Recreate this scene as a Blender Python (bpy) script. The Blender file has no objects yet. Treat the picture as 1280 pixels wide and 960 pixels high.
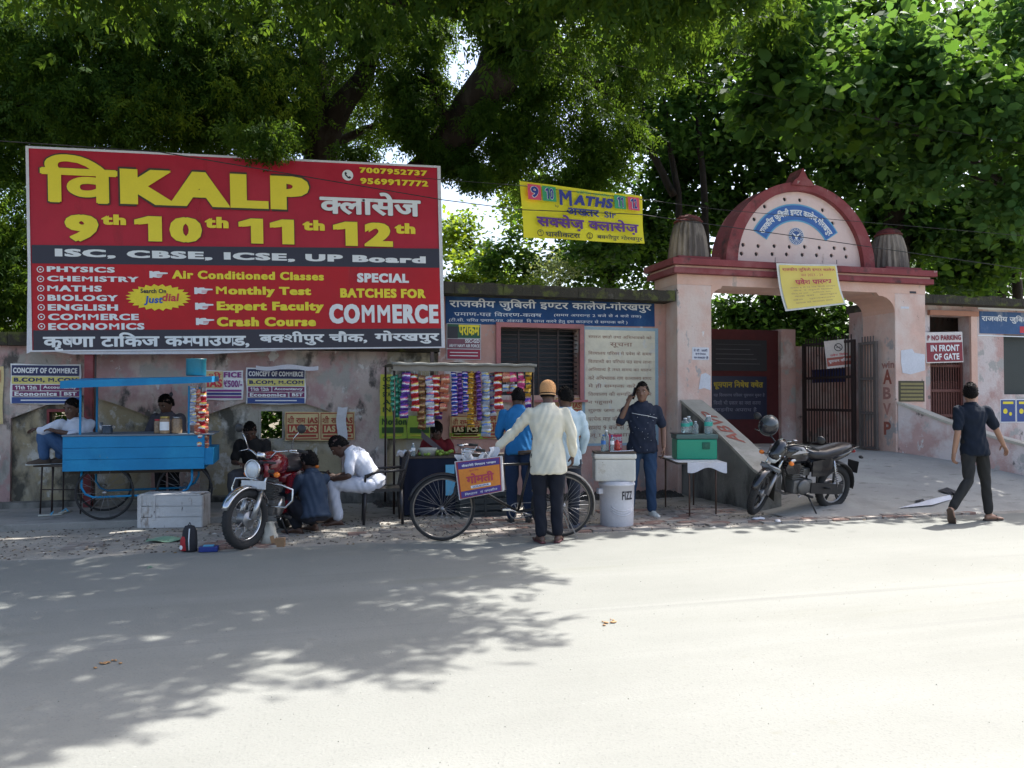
import bpy, bmesh, math, random
import numpy as np
from mathutils import Vector, Matrix, noise
R = math.radians
random.seed(7); rng = np.random.default_rng(7)
SC = bpy.context.scene
COL = SC.collection
# ---------------------------------------------------------------- camera
CAMH, YAW, PITCH, F = 1.5, R(15.5), R(1.15), 1000.0
cd = bpy.data.cameras.new('camera'); cam = bpy.data.objects.new('camera', cd); COL.objects.link(cam)
cd.sensor_width = 36; cd.lens = 36 * F / 1280; cd.clip_end = 2000; cd.clip_start = .05
cam.location = (0, 0, CAMH); cam.rotation_euler = (R(90) + PITCH, 0, -YAW)
SC.camera = cam
# ---------------------------------------------------------------- sky, sun, exposure
SUNV = Vector((.60, .27, 1.0)).normalized()          # towards the sun
w = bpy.data.worlds.new('World'); SC.world = w; w.use_nodes = True
nt = w.node_tree; bg = nt.nodes['Background']
sk = nt.nodes.new('ShaderNodeTexSky'); sk.sky_type = 'NISHITA'; sk.sun_disc = False
sk.sun_elevation = math.asin(SUNV.z); sk.sun_rotation = math.atan2(SUNV.x, SUNV.y)
sk.air_density = 1.0; sk.dust_density = 4.0; sk.ozone_density = 1.0
nt.links.new(sk.outputs[0], bg.inputs[0]); bg.inputs[1].default_value = .15
sl = bpy.data.lights.new('sun', 'SUN'); sl.energy = 4.6; sl.angle = R(.5); sl.color = (1, .97, .92)
so = bpy.data.objects.new('sun', sl); COL.objects.link(so); so.location = (8, 5, 20)
so.rotation_euler = SUNV.to_track_quat('Z', 'Y').to_euler()
SC.view_settings.view_transform = 'Standard'; SC.view_settings.look = 'None'
SC.view_settings.exposure = 1.27; SC.view_settings.gamma = 1
# ---------------------------------------------------------------- measuring helpers
FW = Vector((math.sin(YAW) * math.cos(PITCH), math.cos(YAW) * math.cos(PITCH), math.sin(PITCH)))
RT = Vector((math.cos(YAW), -math.sin(YAW), 0)); UPV = RT.cross(FW)
def ray(px, py): return FW + RT * ((px - 640) / F) + UPV * ((480 - py) / F)
def W(px, py, Y):
    d = ray(px, py); t = Y / d.y; return Vector((d.x * t, Y, CAMH + d.z * t))
def G(px, py, z=0):
    d = ray(px, py); t = (z - CAMH) / d.z; return Vector((d.x * t, d.y * t, z))
def XZ(px, py, Y): p = W(px, py, Y); return p.x, p.z
# ---------------------------------------------------------------- materials
MATS = {}
def _nodes(name):
    m = bpy.data.materials.new(name); m.use_nodes = True
    n = m.node_tree; return m, n, n.nodes['Principled BSDF']
def mat(name, col, rough=.7, metal=0, bump=.15, scale=40, var=.12, spec=.5, alpha=None, trans=0, coat=0):
    """plain procedural material: base colour broken by two noises, fine bump"""
    if name in MATS: return MATS[name]
    m, n, b = _nodes(name); L = n.links
    tc = n.nodes.new('ShaderNodeTexCoord')
    nz = n.nodes.new('ShaderNodeTexNoise'); nz.inputs['Scale'].default_value = scale; nz.inputs['Detail'].default_value = 5
    n2 = n.nodes.new('ShaderNodeTexNoise'); n2.inputs['Scale'].default_value = scale * .12; n2.inputs['Detail'].default_value = 4
    L.new(tc.outputs['Object'], nz.inputs['Vector']); L.new(tc.outputs['Object'], n2.inputs['Vector'])
    ad = n.nodes.new('ShaderNodeMath'); ad.operation = 'ADD'; L.new(nz.outputs[0], ad.inputs[0]); L.new(n2.outputs[0], ad.inputs[1])
    mr = n.nodes.new('ShaderNodeMapRange'); mr.inputs[1].default_value = .6; mr.inputs[2].default_value = 1.4
    mr.inputs[3].default_value = 1 - var; mr.inputs[4].default_value = 1 + var; L.new(ad.outputs[0], mr.inputs[0])
    mx = n.nodes.new('ShaderNodeVectorMath'); mx.operation = 'SCALE'; mx.inputs[0].default_value = col[:3]
    L.new(mr.outputs[0], mx.inputs['Scale']); L.new(mx.outputs[0], b.inputs['Base Color'])
    b.inputs['Roughness'].default_value = rough; b.inputs['Metallic'].default_value = metal
    b.inputs['Specular IOR Level'].default_value = spec; b.inputs['Transmission Weight'].default_value = trans
    b.inputs['Coat Weight'].default_value = coat
    if alpha is not None: b.inputs['Alpha'].default_value = alpha
    if bump:
        bp = n.nodes.new('ShaderNodeBump'); bp.inputs['Strength'].default_value = bump; bp.inputs['Distance'].default_value = .01
        L.new(nz.outputs[0], bp.inputs['Height']); L.new(bp.outputs[0], b.inputs['Normal'])
    MATS[name] = m; return m
def worn(name, base, layers, rough=.85, bump=.4, bscale=25, var=.12):
    """painted plaster with shaped patches: layers = (colour, noise scale, lo, hi, stretch_z, seed)"""
    if name in MATS: return MATS[name]
    m, n, b = _nodes(name); L = n.links
    ge = n.nodes.new('ShaderNodeNewGeometry')
    def nz(scale, sz=1, seed=0, det=8, rg=.62):
        mp = n.nodes.new('ShaderNodeMapping'); mp.inputs['Scale'].default_value = (1, 1, sz); mp.inputs['Location'].default_value = (seed * 3.7, seed * 1.3, seed * 2.1)
        L.new(ge.outputs['Position'], mp.inputs[0])
        t = n.nodes.new('ShaderNodeTexNoise'); t.inputs['Scale'].default_value = scale; t.inputs['Detail'].default_value = det; t.inputs['Roughness'].default_value = rg
        L.new(mp.outputs[0], t.inputs['Vector']); return t.outputs[0]
    v = nz(3.0, 1, 9)
    mr = n.nodes.new('ShaderNodeMapRange'); mr.inputs[1].default_value = .3; mr.inputs[2].default_value = .7
    mr.inputs[3].default_value = 1 - var; mr.inputs[4].default_value = 1 + var; L.new(v, mr.inputs[0])
    sc = n.nodes.new('ShaderNodeVectorMath'); sc.operation = 'SCALE'; sc.inputs[0].default_value = base[:3]; L.new(mr.outputs[0], sc.inputs['Scale'])
    cur = sc.outputs[0]; hsum = None
    for (c, s, lo, hi, sz, seed) in layers:
        f = n.nodes.new('ShaderNodeMapRange'); f.inputs[1].default_value = lo; f.inputs[2].default_value = hi; f.clamp = True
        L.new(nz(s, sz, seed), f.inputs[0])
        mx = n.nodes.new('ShaderNodeMix'); mx.data_type = 'RGBA'; L.new(f.outputs[0], mx.inputs[0]); L.new(cur, mx.inputs[6]); mx.inputs[7].default_value = (*c[:3], 1)
        cur = mx.outputs[2]; hsum = f.outputs[0]
    L.new(cur, b.inputs['Base Color']); b.inputs['Roughness'].default_value = rough; b.inputs['Specular IOR Level'].default_value = .25
    bp = n.nodes.new('ShaderNodeBump'); bp.inputs['Strength'].default_value = bump; bp.inputs['Distance'].default_value = .02
    h = nz(bscale, 1, 4)
    if hsum:
        sb = n.nodes.new('ShaderNodeMath'); sb.operation = 'SUBTRACT'; L.new(h, sb.inputs[0])
        hm = n.nodes.new('ShaderNodeMath'); hm.operation = 'MULTIPLY'; hm.inputs[1].default_value = .5; L.new(hsum, hm.inputs[0]); L.new(hm.outputs[0], sb.inputs[1]); h = sb.outputs[0]
    L.new(h, bp.inputs['Height']); L.new(bp.outputs[0], b.inputs['Normal'])
    MATS[name] = m; return m
def leafmat(name, c1, c2, trans=.45, tc=None):
    if name in MATS: return MATS[name]
    m, n, b = _nodes(name); L = n.links
    ge = n.nodes.new('ShaderNodeNewGeometry')
    mx = n.nodes.new('ShaderNodeMix'); mx.data_type = 'RGBA'; mx.inputs[6].default_value = (*c1, 1); mx.inputs[7].default_value = (*c2, 1)
    L.new(ge.outputs['Random Per Island'], mx.inputs[0]); L.new(mx.outputs[2], b.inputs['Base Color'])
    b.inputs['Roughness'].default_value = .7; b.inputs['Specular IOR Level'].default_value = .15
    tr = n.nodes.new('ShaderNodeBsdfTranslucent')
    m2 = n.nodes.new('ShaderNodeMix'); m2.data_type = 'RGBA'; t = tc or (c1[0] * 3.2, c1[1] * 3.0, c1[2] * .9); m2.inputs[6].default_value = (*t, 1); m2.inputs[7].default_value = (t[0] * 1.5, t[1] * 1.2, t[2], 1)
    L.new(ge.outputs['Random Per Island'], m2.inputs[0]); L.new(m2.outputs[2], tr.inputs[0])
    ms = n.nodes.new('ShaderNodeMixShader'); ms.inputs[0].default_value = trans
    L.new(b.outputs[0], ms.inputs[1]); L.new(tr.outputs[0], ms.inputs[2]); L.new(ms.outputs[0], n.nodes['Material Output'].inputs[0])
    MATS[name] = m; return m
# ---------------------------------------------------------------- mesh builder
def frame(d, hint=None):
    d = Vector(d).normalized(); h = Vector(hint) if hint else (Vector((0, 0, 1)) if abs(d.z) < .95 else Vector((0, 1, 0)))
    a = h.cross(d)
    if a.length < 1e-5: a = Vector((1, 0, 0)).cross(d)
    a.normalize(); return a, d.cross(a).normalized(), d
class MB:
    def __init__(s): s.v = []; s.f = []; s.sm = []
    def add(s, vs, fs, smooth=False):
        o = len(s.v); s.v += [tuple(x) for x in vs]; s.f += [tuple(i + o for i in f) for f in fs]; s.sm += [smooth] * len(fs); return s
    def box(s, x0, x1, y0, y1, z0, z1, M=None):
        vs = [Vector((x, y, z)) for z in (z0, z1) for y in (y0, y1) for x in (x0, x1)]
        if M: vs = [M @ v for v in vs]
        return s.add(vs, [(0, 2, 3, 1), (4, 5, 7, 6), (0, 1, 5, 4), (2, 6, 7, 3), (0, 4, 6, 2), (1, 3, 7, 5)])
    def cbox(s, x0, x1, y0, y1, z0, z1, c=.01, M=None):
        """box with all edges chamfered"""
        bm = bmesh.new(); bmesh.ops.create_cube(bm, size=1)
        for v in bm.verts: v.co = Vector((x0 + (v.co.x + .5) * (x1 - x0), y0 + (v.co.y + .5) * (y1 - y0), z0 + (v.co.z + .5) * (z1 - z0)))
        bmesh.ops.bevel(bm, geom=bm.edges[:], offset=c, segments=2, affect='EDGES', profile=.6)
        bm.verts.index_update(); vs = [(M @ v.co if M else v.co.copy()) for v in bm.verts]; fs = [[v.index for v in f.verts] for f in bm.faces]
        bm.free(); return s.add(vs, fs)
    def rings(s, rs, cap=True, smooth=True, closed=False):
        n = len(rs[0]); vs = [p for r in rs for p in r]; fs = []
        m = len(rs)
        for i in range(m if closed else m - 1):
            a, b = i * n, ((i + 1) % m) * n
            for j in range(n): k = (j + 1) % n; fs.append((a + j, a + k, b + k, b + j))
        if cap and not closed: fs.append(tuple(range(n - 1, -1, -1))); fs.append(tuple((m - 1) * n + j for j in range(n)))
        return s.add(vs, fs, smooth)
    def tube(s, pts, r, n=8, smooth=True, cap=True, closed=False, flat=1.0):
        pts = [Vector(p) for p in pts]; m = len(pts)
        rr = list(r) if hasattr(r, '__len__') else [r] * m
        rs = []; pa = None
        for i, p in enumerate(pts):
            if closed: d = pts[(i + 1) % m] - pts[i - 1]
            else: d = pts[min(i + 1, m - 1)] - pts[max(i - 1, 0)]
            if d.length < 1e-9: d = Vector((0, 0, 1))
            d.normalize()
            if pa is None: a, b, _ = frame(d)
            else:
                a = pa - d * pa.dot(d)
                a = a.normalized() if a.length > 1e-6 else frame(d)[0]
                b = d.cross(a).normalized()
            pa = a
            rs.append([p + a * (rr[i] * math.cos(t)) + b * (rr[i] * flat * math.sin(t)) for t in [2 * math.pi * k / n for k in range(n)]])
        return s.rings(rs, cap, smooth, closed)
    def bar(s, a, b, wx, wy=None, hint=None):
        a, b = Vector(a), Vector(b); u, v, d = frame(b - a, hint); wy = wy or wx
        vs = [p + u * (sx * wx / 2) + v * (sy * wy / 2) for p in (a, b) for sx, sy in ((-1, -1), (1, -1), (1, 1), (-1, 1))]
        return s.add(vs, [(3, 2, 1, 0), (4, 5, 6, 7), (0, 1, 5, 4), (1, 2, 6, 5), (2, 3, 7, 6), (3, 0, 4, 7)])
    def lathe(s, prof, n=20, M=None, smooth=True, flute=0, cap=True):
        rs = []
        for (r, z) in prof:
            ring = []
            for k in range(n):
                t = 2 * math.pi * k / n; q = r * (1 - flute * (k % 2))
                v = Vector((q * math.cos(t), q * math.sin(t), z)); ring.append(M @ v if M else v)
            rs.append(ring)
        return s.rings(rs, cap, smooth)
    def ball(s, c, r, n=12, m=8, M=None, smooth=True):
        r = r if hasattr(r, '__len__') else (r, r, r); c = Vector(c); rs = []
        for i in range(m + 1):
            p = math.pi * (.02 + .96 * i / m)
            ring = []
            for k in range(n):
                t = 2 * math.pi * k / n
                v = Vector((r[0] * math.sin(p) * math.cos(t), r[1] * math.sin(p) * math.sin(t), -r[2] * math.cos(p)))
                ring.append(c + (M @ v if M else v))
            rs.append(ring)
        return s.rings(rs, True, smooth)
    def torus(s, c, R0, r, axis=(0, 1, 0), n=28, k=8, a0=0, a1=2 * math.pi, flat=1):
        u, v, d = frame(axis); full = abs(a1 - a0 - 2 * math.pi) < 1e-6
        m = n if full else n + 1; c = Vector(c); rs = []
        for i in range(m):
            t = a0 + (a1 - a0) * i / n; o = u * math.cos(t) + v * math.sin(t)
            rs.append([c + o * (R0 + r * math.cos(q)) + d * (r * flat * math.sin(q)) for q in [2 * math.pi * j / k for j in range(k)]])
        return s.rings(rs, not full, True, full)
    def prism(s, poly, a, b, plane='xz', smooth=False):
        """polygon in a plane extruded along the third axis from a to b"""
        def P(u, v, t): return {'xz': (u, t, v), 'xy': (u, v, t), 'yz': (t, u, v)}[plane]
        n = len(poly); vs = [P(u, v, a) for u, v in poly] + [P(u, v, b) for u, v in poly]
        fs = [tuple(range(n)), tuple(range(2 * n - 1, n - 1, -1))]
        for j in range(n): k = (j + 1) % n; fs.append((j, j + n, k + n, k))
        return s.add(vs, fs, smooth)
    def sheet(s, f, nu, nv, smooth=True):
        vs = [f(i / nu, j / nv) for j in range(nv + 1) for i in range(nu + 1)]; q = nu + 1
        return s.add(vs, [(j * q + i, j * q + i + 1, (j + 1) * q + i + 1, (j + 1) * q + i) for j in range(nv) for i in range(nu)], smooth)
    def build(s, name, m, parent=None, world=False, label=None, fix=True):
        me = bpy.data.meshes.new(name)
        vs = s.v
        if world and parent is not None:
            I = wm(parent).inverted(); vs = [I @ Vector(v) for v in vs]
        me.from_pydata([tuple(v) for v in vs], [], s.f)
        me.polygons.foreach_set('use_smooth', s.sm)
        if fix:
            bm = bmesh.new(); bm.from_mesh(me); bmesh.ops.recalc_face_normals(bm, faces=bm.faces); bm.to_mesh(me); bm.free()
        me.materials.append(m); me.update()
        o = bpy.data.objects.new(name, me); COL.objects.link(o)
        if parent is not None: o.parent = parent
        if label: o['label'] = label
        return o
def wm(o):
    m = o.matrix_basis.copy() if False else Matrix.LocRotScale(o.location, o.rotation_euler, o.scale)
    return wm(o.parent) @ m if o.parent else m
def thing(name, label, cat, loc=(0, 0, 0), rz=0, group=None, rot=None):
    o = bpy.data.objects.new(name, None); COL.objects.link(o); o.empty_display_size = .2
    o.location = loc; o.rotation_euler = rot or (0, 0, rz); o['label'] = label; o['category'] = cat
    if group: o['group'] = group
    return o
def tag(o, label, cat, group=None):
    o['label'] = label; o['category'] = cat
    if group: o['group'] = group
    return o
def recenter(o):
    """moves a one-mesh thing's origin to its base centre"""
    me = o.data; n = len(me.vertices); a = np.empty(n * 3, 'f'); me.vertices.foreach_get('co', a); a = a.reshape(-1, 3)
    c = np.array([(a[:, 0].min() + a[:, 0].max()) / 2, (a[:, 1].min() + a[:, 1].max()) / 2, a[:, 2].min()])
    me.vertices.foreach_set('co', (a - c).astype('f').ravel()); o.location = Vector(c.tolist()); return o
def struct(o): o['kind'] = 'structure'; return o
def npmesh(name, V, Fq, m, parent=None, smooth=False):
    me = bpy.data.meshes.new(name); n = len(V); k = Fq.shape[1]
    me.vertices.add(n); me.vertices.foreach_set('co', V.astype('f').ravel())
    me.loops.add(Fq.size); me.loops.foreach_set('vertex_index', Fq.astype('i').ravel())
    me.polygons.add(len(Fq)); me.polygons.foreach_set('loop_start', (np.arange(len(Fq)) * k).astype('i'))
    me.polygons.foreach_set('loop_total', np.full(len(Fq), k, 'i'))
    me.materials.append(m); me.update(calc_edges=True)
    o = bpy.data.objects.new(name, me); COL.objects.link(o)
    if parent is not None: o.parent = parent
    return o
def copy_tree(o, parent=None):
    c = o.copy(); COL.objects.link(c); c.parent = parent
    for ch in [x for x in bpy.data.objects if x.parent == o]: copy_tree(ch, c)
    return c
def share(src, name, loc, rot, parent, m=None, scale=(1, 1, 1)):
    o = bpy.data.objects.new(name, src); COL.objects.link(o); o.location = loc; o.rotation_euler = rot; o.scale = scale; o.parent = parent
    if m: o.material_slots[0].link = 'OBJECT'; o.material_slots[0].material = m
    return o
# ---------------------------------------------------------------- lettering (the built-in font, glyph by glyph)
DEV = "अइउकखगघचजटठडणतदनपबभमयरलवशषसहाीिुूेैोौं़ऋृ्थधछफ"
LAT = "".join(chr(i) for i in range(33, 127)) + "₹"
GL = {}
def load_glyphs():
    todo = []
    for off in (0.0, .018, .032):
        for ch in DEV + LAT:
            for s in (ch, ch + ('क' if ch in DEV else 'H')):
                c = bpy.data.curves.new('g', 'FONT'); c.body = s; c.size = 1; c.offset = off; c.resolution_u = 3; c.fill_mode = 'FRONT'
                o = bpy.data.objects.new('g', c); COL.objects.link(o); todo.append((ch, off, len(s), o))
    for off in (0.0, .018, .032):
        for s in ('क', 'H'):
            c = bpy.data.curves.new('g', 'FONT'); c.body = s; c.size = 1; c.offset = off
            o = bpy.data.objects.new('g', c); COL.objects.link(o); todo.append((s, off, 0, o))
    bpy.context.view_layer.update(); dg = bpy.context.evaluated_depsgraph_get()
    W1 = {}; ref = {}
    for ch, off, k, o in todo:
        if k == 1:
            me = bpy.data.meshes.new_from_object(o.evaluated_get(dg)); n = len(me.vertices)
            a = np.empty(n * 3); me.vertices.foreach_get('co', a)
            fs = [tuple(p.vertices) for p in me.polygons]; GL[(ch, off)] = [a.reshape(-1, 3)[:, :2].copy(), fs, 0]
            bpy.data.meshes.remove(me)
        mx = max((v[0] for v in o.evaluated_get(dg).bound_box), default=0)
        if k == 2: W1[(ch, off)] = mx
        if k == 0: ref[(ch, off)] = mx
    for (ch, off), x in W1.items():
        GL[(ch, off)][2] = max(0, x - ref[('क' if ch in DEV else 'H', off)])
    for ch, off, k, o in todo:
        c = o.data; bpy.data.objects.remove(o); bpy.data.curves.remove(c)
load_glyphs()
for _o in (0.0, .018, .032):                          # a figure 1 with a flag, like the painted ones
    _h = GL[('2', _o)][0][:, 1].max(); _y0 = GL[('2', _o)][0][:, 1].min(); _w = .09 + _o * 2.4
    GL[('1', _o)] = [np.array([(.0, _h * .66), (.0, _h * .66 + _w * .75), (.24, _h), (.24 + _w, _h), (.24 + _w, _y0), (.24, _y0), (.24, _h * .76), (.12, _h * .69)]), [(0, 7, 6, 2, 1), (2, 6, 5, 4, 3)], .24 + _w + .12]
CONS = "कखगघचछजटठडणतथदधनपफबभमयरलवशषसह"
GID = []
def layout(s, off, small=False):
    """shape a string: vowel sign i before its cluster, half forms cut off their stem, subjoined r as a stroke"""
    out = []; i = 0; x = 0.0; runs = []
    cl = []
    while i < len(s):
        ch = s[i]
        if ch in CONS:
            c = [ch]; i += 1; halves = []; post = []
            while i < len(s) and s[i] == '्' and i + 1 < len(s) and s[i + 1] in CONS:
                if s[i + 1] == 'र': post.append('RA'); i += 2
                else: halves.append(c[-1]); c = [s[i + 1]]; i += 2
            marks = []
            while i < len(s) and s[i] in "ािीुूेैोौंृ़्": marks.append(s[i]); i += 1
            if 'ि' in marks: cl.append(('ि', 0)); marks.remove('ि')
            for h in halves: cl.append((h, 1))
            cl.append((c[0], 0))
            for p in post: cl.append(('RA', 0))
            for mk in marks: cl.append((mk, 0))
        else: cl.append((ch, 0)); i += 1
    V = []; Fs = []; n = 0; z = 0; gid = 0; GID.clear()
    for ch, half in cl:
        if ch == ' ': x += .32; continue
        if ch == 'RA':
            v = np.array([[x - .34, .02], [x - .16, .20], [x - .13, .16], [x - .31, -.03]]); V.append(np.c_[v, np.full(4, z)]); Fs.append((n, n + 3, n + 2, n + 1)); GID.append(gid); n += 4; continue
        dev = ch in DEV; base = 0.0 if off == 0 or ch in 'शMW' else (.018 if dev or off == .018 or ch == 'm' else .032)
        g = GL.get((ch, base))
        if g is None: x += .3; continue
        v, fs, adv = g
        if len(v) == 0: x += max(adv, .25); continue
        if ch in "ुूेैृ़्ं": adv = 0
        if half:
            cut = adv - (.17 if ch not in 'कफ' else .21)
            v = v.copy(); bad = v[:, 0] > cut
            fs = [f for f in fs if not all(bad[j] for j in f)]; v[bad, 0] = cut; adv = cut - .005
        gid += 1; sm = [(0, 0)]
        if off == .04 and dev: sm = [(-.018, 0), (.018, 0), (0, .016), (0, -.016)]
        if ch in 'MW' and off > .02: sm = [(-.03, -.012), (.03, -.012), (-.03, .012), (.03, .012), (0, 0)]
        elif off == .075: sm = [(-.036, -.012), (.036, -.012), (-.036, .012), (.036, .012)]
        if small: sm = sm[:1] if off <= .04 else [(-.03, 0), (.03, 0)]
        for dx, dy in sm:
            z = (z + .0003) % .0018
            V.append(np.c_[v[:, 0] + x + dx, v[:, 1] + dy, np.full(len(v), z)]); Fs += [tuple(j + n for j in f) for f in fs]; GID.extend([gid] * len(fs)); n += len(v)
        x += adv + (.085 if off == .075 else .025 if off == .04 and not dev else 0)
    V = np.concatenate(V) if V else np.zeros((0, 3)); return V, Fs
def comps(n, fs):
    p = list(range(n))
    def f(a):
        while p[a] != a: p[a] = p[p[a]]; a = p[a]
        return a
    for q in fs:
        for v in q[1:]: p[f(v)] = f(q[0])
    d = {}
    for q in fs: d.setdefault(f(q[0]), []).append(q)
    return list(d.values())
class Plane:
    """a flat surface in the world: origin, right, up; measured points of the photograph are cast onto it"""
    def __init__(s, P0, r, u): s.o = Vector(P0); s.r = Vector(r).normalized(); u = Vector(u); s.n = s.r.cross(u).normalized(); s.u = s.n.cross(s.r).normalized()
    def uv(s, px, py):
        d = ray(px, py); c = Vector((0, 0, CAMH)); t = (s.o - c).dot(s.n) / d.dot(s.n); q = c + d * t - s.o; return q.dot(s.r), q.dot(s.u)
    def pt(s, a, b, h=0): return s.o + s.r * a + s.u * b + s.n * h
    def rect(s, box, m, parent, name='panel', h=.004, th=None, jitter=0):
        x0, y0, x1, y1 = box; (a0, b1), (a1, b0) = s.uv(x0, y0), s.uv(x1, y1)
        return s.rectuv(a0, b0, a1, b1, m, parent, name, h, th, jitter)
    def rectuv(s, a0, b0, a1, b1, m, parent, name='panel', h=.004, th=None, jitter=0):
        mb = MB(); q = [(a0, b0), (a1, b0), (a1, b1), (a0, b1)]
        th = h if th is None else th
        if jitter:
            nu = max(2, int((a1 - a0) / .06)); nv = max(2, int((b1 - b0) / .06))
            fr = lambda u, v: s.pt(a0 + (a1 - a0) * u + jitter * .6 * math.sin(v * 7 + a0), b0 + (b1 - b0) * v + jitter * .5 * math.sin(u * 6 + b0), h + jitter * (noise.noise(Vector((u * 4 + a0, v * 4, b0))) + .7))
            mb.sheet(fr, nu, nv)
        else:
            vs = [s.pt(a, b, h - th) for a, b in q] + [s.pt(a, b, h) for a, b in q]
            mb.add(vs, [(3, 2, 1, 0), (4, 5, 6, 7), (0, 1, 5, 4), (1, 2, 6, 5), (2, 3, 7, 6), (3, 0, 4, 7)])
        return mb.build(name, m, parent, world=True, fix=not jitter)
    def poly(s, pts, m, parent, name='panel', h=.006, px=True):
        q = [s.uv(*p) if px else p for p in pts]; mb = MB(); mb.add([s.pt(a, b, h) for a, b in q], [tuple(range(len(q)))]); return mb.build(name, m, parent, world=True, fix=False)
    def text(s, st, box, m, parent, off=.04, h=.008, slant=0, name='lettering', px=True, fit=True, label=None, warp=None, rot=0, grow=0, split=False):
        if px: x0, y0, x1, y1 = box; (a0, b1), (a1, b0) = s.uv(x0, y0), s.uv(x1, y1)
        else: a0, b0, a1, b1 = box
        V, Fs = layout(st, off, abs(b1 - b0) < .115)
        if len(V) == 0: return None
        mn, mx = V.min(0), V.max(0); w_, h_ = mx[0] - mn[0], mx[1] - mn[1]
        if grow: a0 -= grow; a1 += grow; b0 -= grow; b1 += grow
        U = (V[:, 0] - mn[0]) / w_; T = (V[:, 1] - mn[1]) / h_
        if rot: U = 1 - U; T = 1 - T
        A = a0 + (a1 - a0) * U + slant * T * (b1 - b0); B = b0 + (b1 - b0) * T
        if warp: A, B = warp(U, T)
        mb = MB(); P = [s.pt(A[i], B[i], h + V[i, 2]) for i in range(len(A))]; mb.add(P, Fs)
        if split:
            comp = [[f for f, g in zip(Fs, GID) if g == k] for k in sorted(set(GID))]
            for c in comp:
                ids = {v: k for k, v in enumerate(sorted({v for f in c for v in f}))}; q = MB(); q.add([P[v] for v in sorted(ids)], [tuple(ids[v] for v in f) for f in c]); q.build('letter', m, parent, world=True, fix=False)
            return None
        o = mb.build(name, m, parent, world=True, label=label, fix=False); o['kind'] = 'stuff'
        return o
# colours used by lettering
yel = mat('yellow print', (.80, .66, .03), .5, bump=0, var=.05)
wht = mat('white print', (.74, .76, .78), .5, bump=0, var=.05)
blk = mat('black print', (.02, .02, .03), .5, bump=0, var=.1)
red_p = mat('red print', (.55, .03, .05), .5, bump=0, var=.08)
navy = mat('navy print', (.02, .025, .10), .5, bump=0, var=.1)
grn_p = mat('green print', (.03, .30, .12), .5, bump=0, var=.1)
FACING = -YAW
# ================================================================ ground
def gmat(name, c1, c2, s1, fine, bump=.3, rough=.95, extra=None):
    m, n, b = _nodes(name); L = n.links; ge = n.nodes.new('ShaderNodeNewGeometry')
    def nz(s, d=6, st=(1, 1, 1), rg=.6):
        mp = n.nodes.new('ShaderNodeMapping'); mp.inputs['Scale'].default_value = st; L.new(ge.outputs['Position'], mp.inputs[0])
        t = n.nodes.new('ShaderNodeTexNoise'); t.inputs['Scale'].default_value = s; t.inputs['Detail'].default_value = d; t.inputs['Roughness'].default_value = rg; L.new(mp.outputs[0], t.inputs[0]); return t.outputs[0]
    def mixc(f, lo, hi, cur, col):
        r = n.nodes.new('ShaderNodeMapRange'); r.inputs[1].default_value = lo; r.inputs[2].default_value = hi; L.new(f, r.inputs[0])
        x = n.nodes.new('ShaderNodeMix'); x.data_type = 'RGBA'; L.new(r.outputs[0], x.inputs[0])
        if isinstance(cur, tuple): x.inputs[6].default_value = (*cur, 1)
        else: L.new(cur, x.inputs[6])
        x.inputs[7].default_value = (*col, 1); return x.outputs[2]
    cur = mixc(nz(s1, 5, (1, 1.6, 1)), .38, .64, c1, c2)
    if extra:
        for (s, st, lo, hi, col) in extra: cur = mixc(nz(s, 6, st), lo, hi, cur, col)
    f = nz(fine, 3); cur2 = mixc(f, .56, .74, cur, tuple(x * .85 for x in c1)); cur3 = mixc(nz(fine * .37, 2), .66, .78, cur2, tuple(min(1, x * 1.08) for x in c2))
    L.new(cur3, b.inputs['Base Color']); b.inputs['Roughness'].default_value = rough; b.inputs['Specular IOR Level'].default_value = .2
    bp = n.nodes.new('ShaderNodeBump'); bp.inputs['Strength'].default_value = bump; bp.inputs['Distance'].default_value = .006; L.new(f, bp.inputs['Height']); L.new(bp.outputs[0], b.inputs['Normal'])
    return m
M_road = gmat('dusty road', (.201, .204, .187), (.222, .225, .207), .55, 70, .45, extra=[(.30, (.12, 2.4, 1), .50, .68, (.243, .246, .227)), (.5, (.05, 3.5, 1), .60, .66, (.185, .187, .175)), (.9, (.2, 1.3, 1), .60, .72, (.195, .197, .172)), (3.0, (1, 1, 1), .66, .72, (.20, .20, .175))])
M_pave = gmat('dirt pavement', (.27, .25, .22), (.34, .32, .28), 1.5, 40, .6, extra=[(4, (1, 1, 1), .56, .68, (.12, .105, .09)), (9, (1, 1, 1), .6, .7, (.38, .36, .33))])
M_slab = gmat('old concrete', (.24, .235, .22), (.30, .29, .27), 2, 60, .4, extra=[(3, (1, 1, 1), .55, .7, (.15, .145, .13))])
M_ramp = gmat('ramp concrete', (.30, .29, .27), (.36, .35, .32), 1.2, 50, .4, extra=[(5, (.6, 2, 1), .6, .68, (.18, .17, .15)), (1.5, (1, 1, 1), .55, .72, (.26, .25, .23))])
M_soil = gmat('soil', (.12, .10, .07), (.16, .14, .10), 1, 20, .6)
def heightsheet(name, x0, x1, y0, y1, st, h, m):
    mb = MB(); nu = max(1, int((x1 - x0) / st)); nv = max(1, int((y1 - y0) / st))
    mb.sheet(lambda u, v: (x0 + (x1 - x0) * u, y0 + (y1 - y0) * v, h(x0 + (x1 - x0) * u, y0 + (y1 - y0) * v)), nu, nv)
    return struct(mb.build(name, m, fix=False))
struct(MB().add([(-900, -900, -.012), (900, -900, -.012), (900, 900, -.012), (-900, 900, -.012)], [(0, 1, 2, 3)]).build('ground', M_soil, fix=False))
struct(MB().add([(-60, -14, -.004), (60, -14, -.004), (60, 8.9, -.004), (-60, 8.9, -.004)], [(0, 1, 2, 3)]).build('road', M_road, fix=False))
EDGE = 8.42
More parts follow.
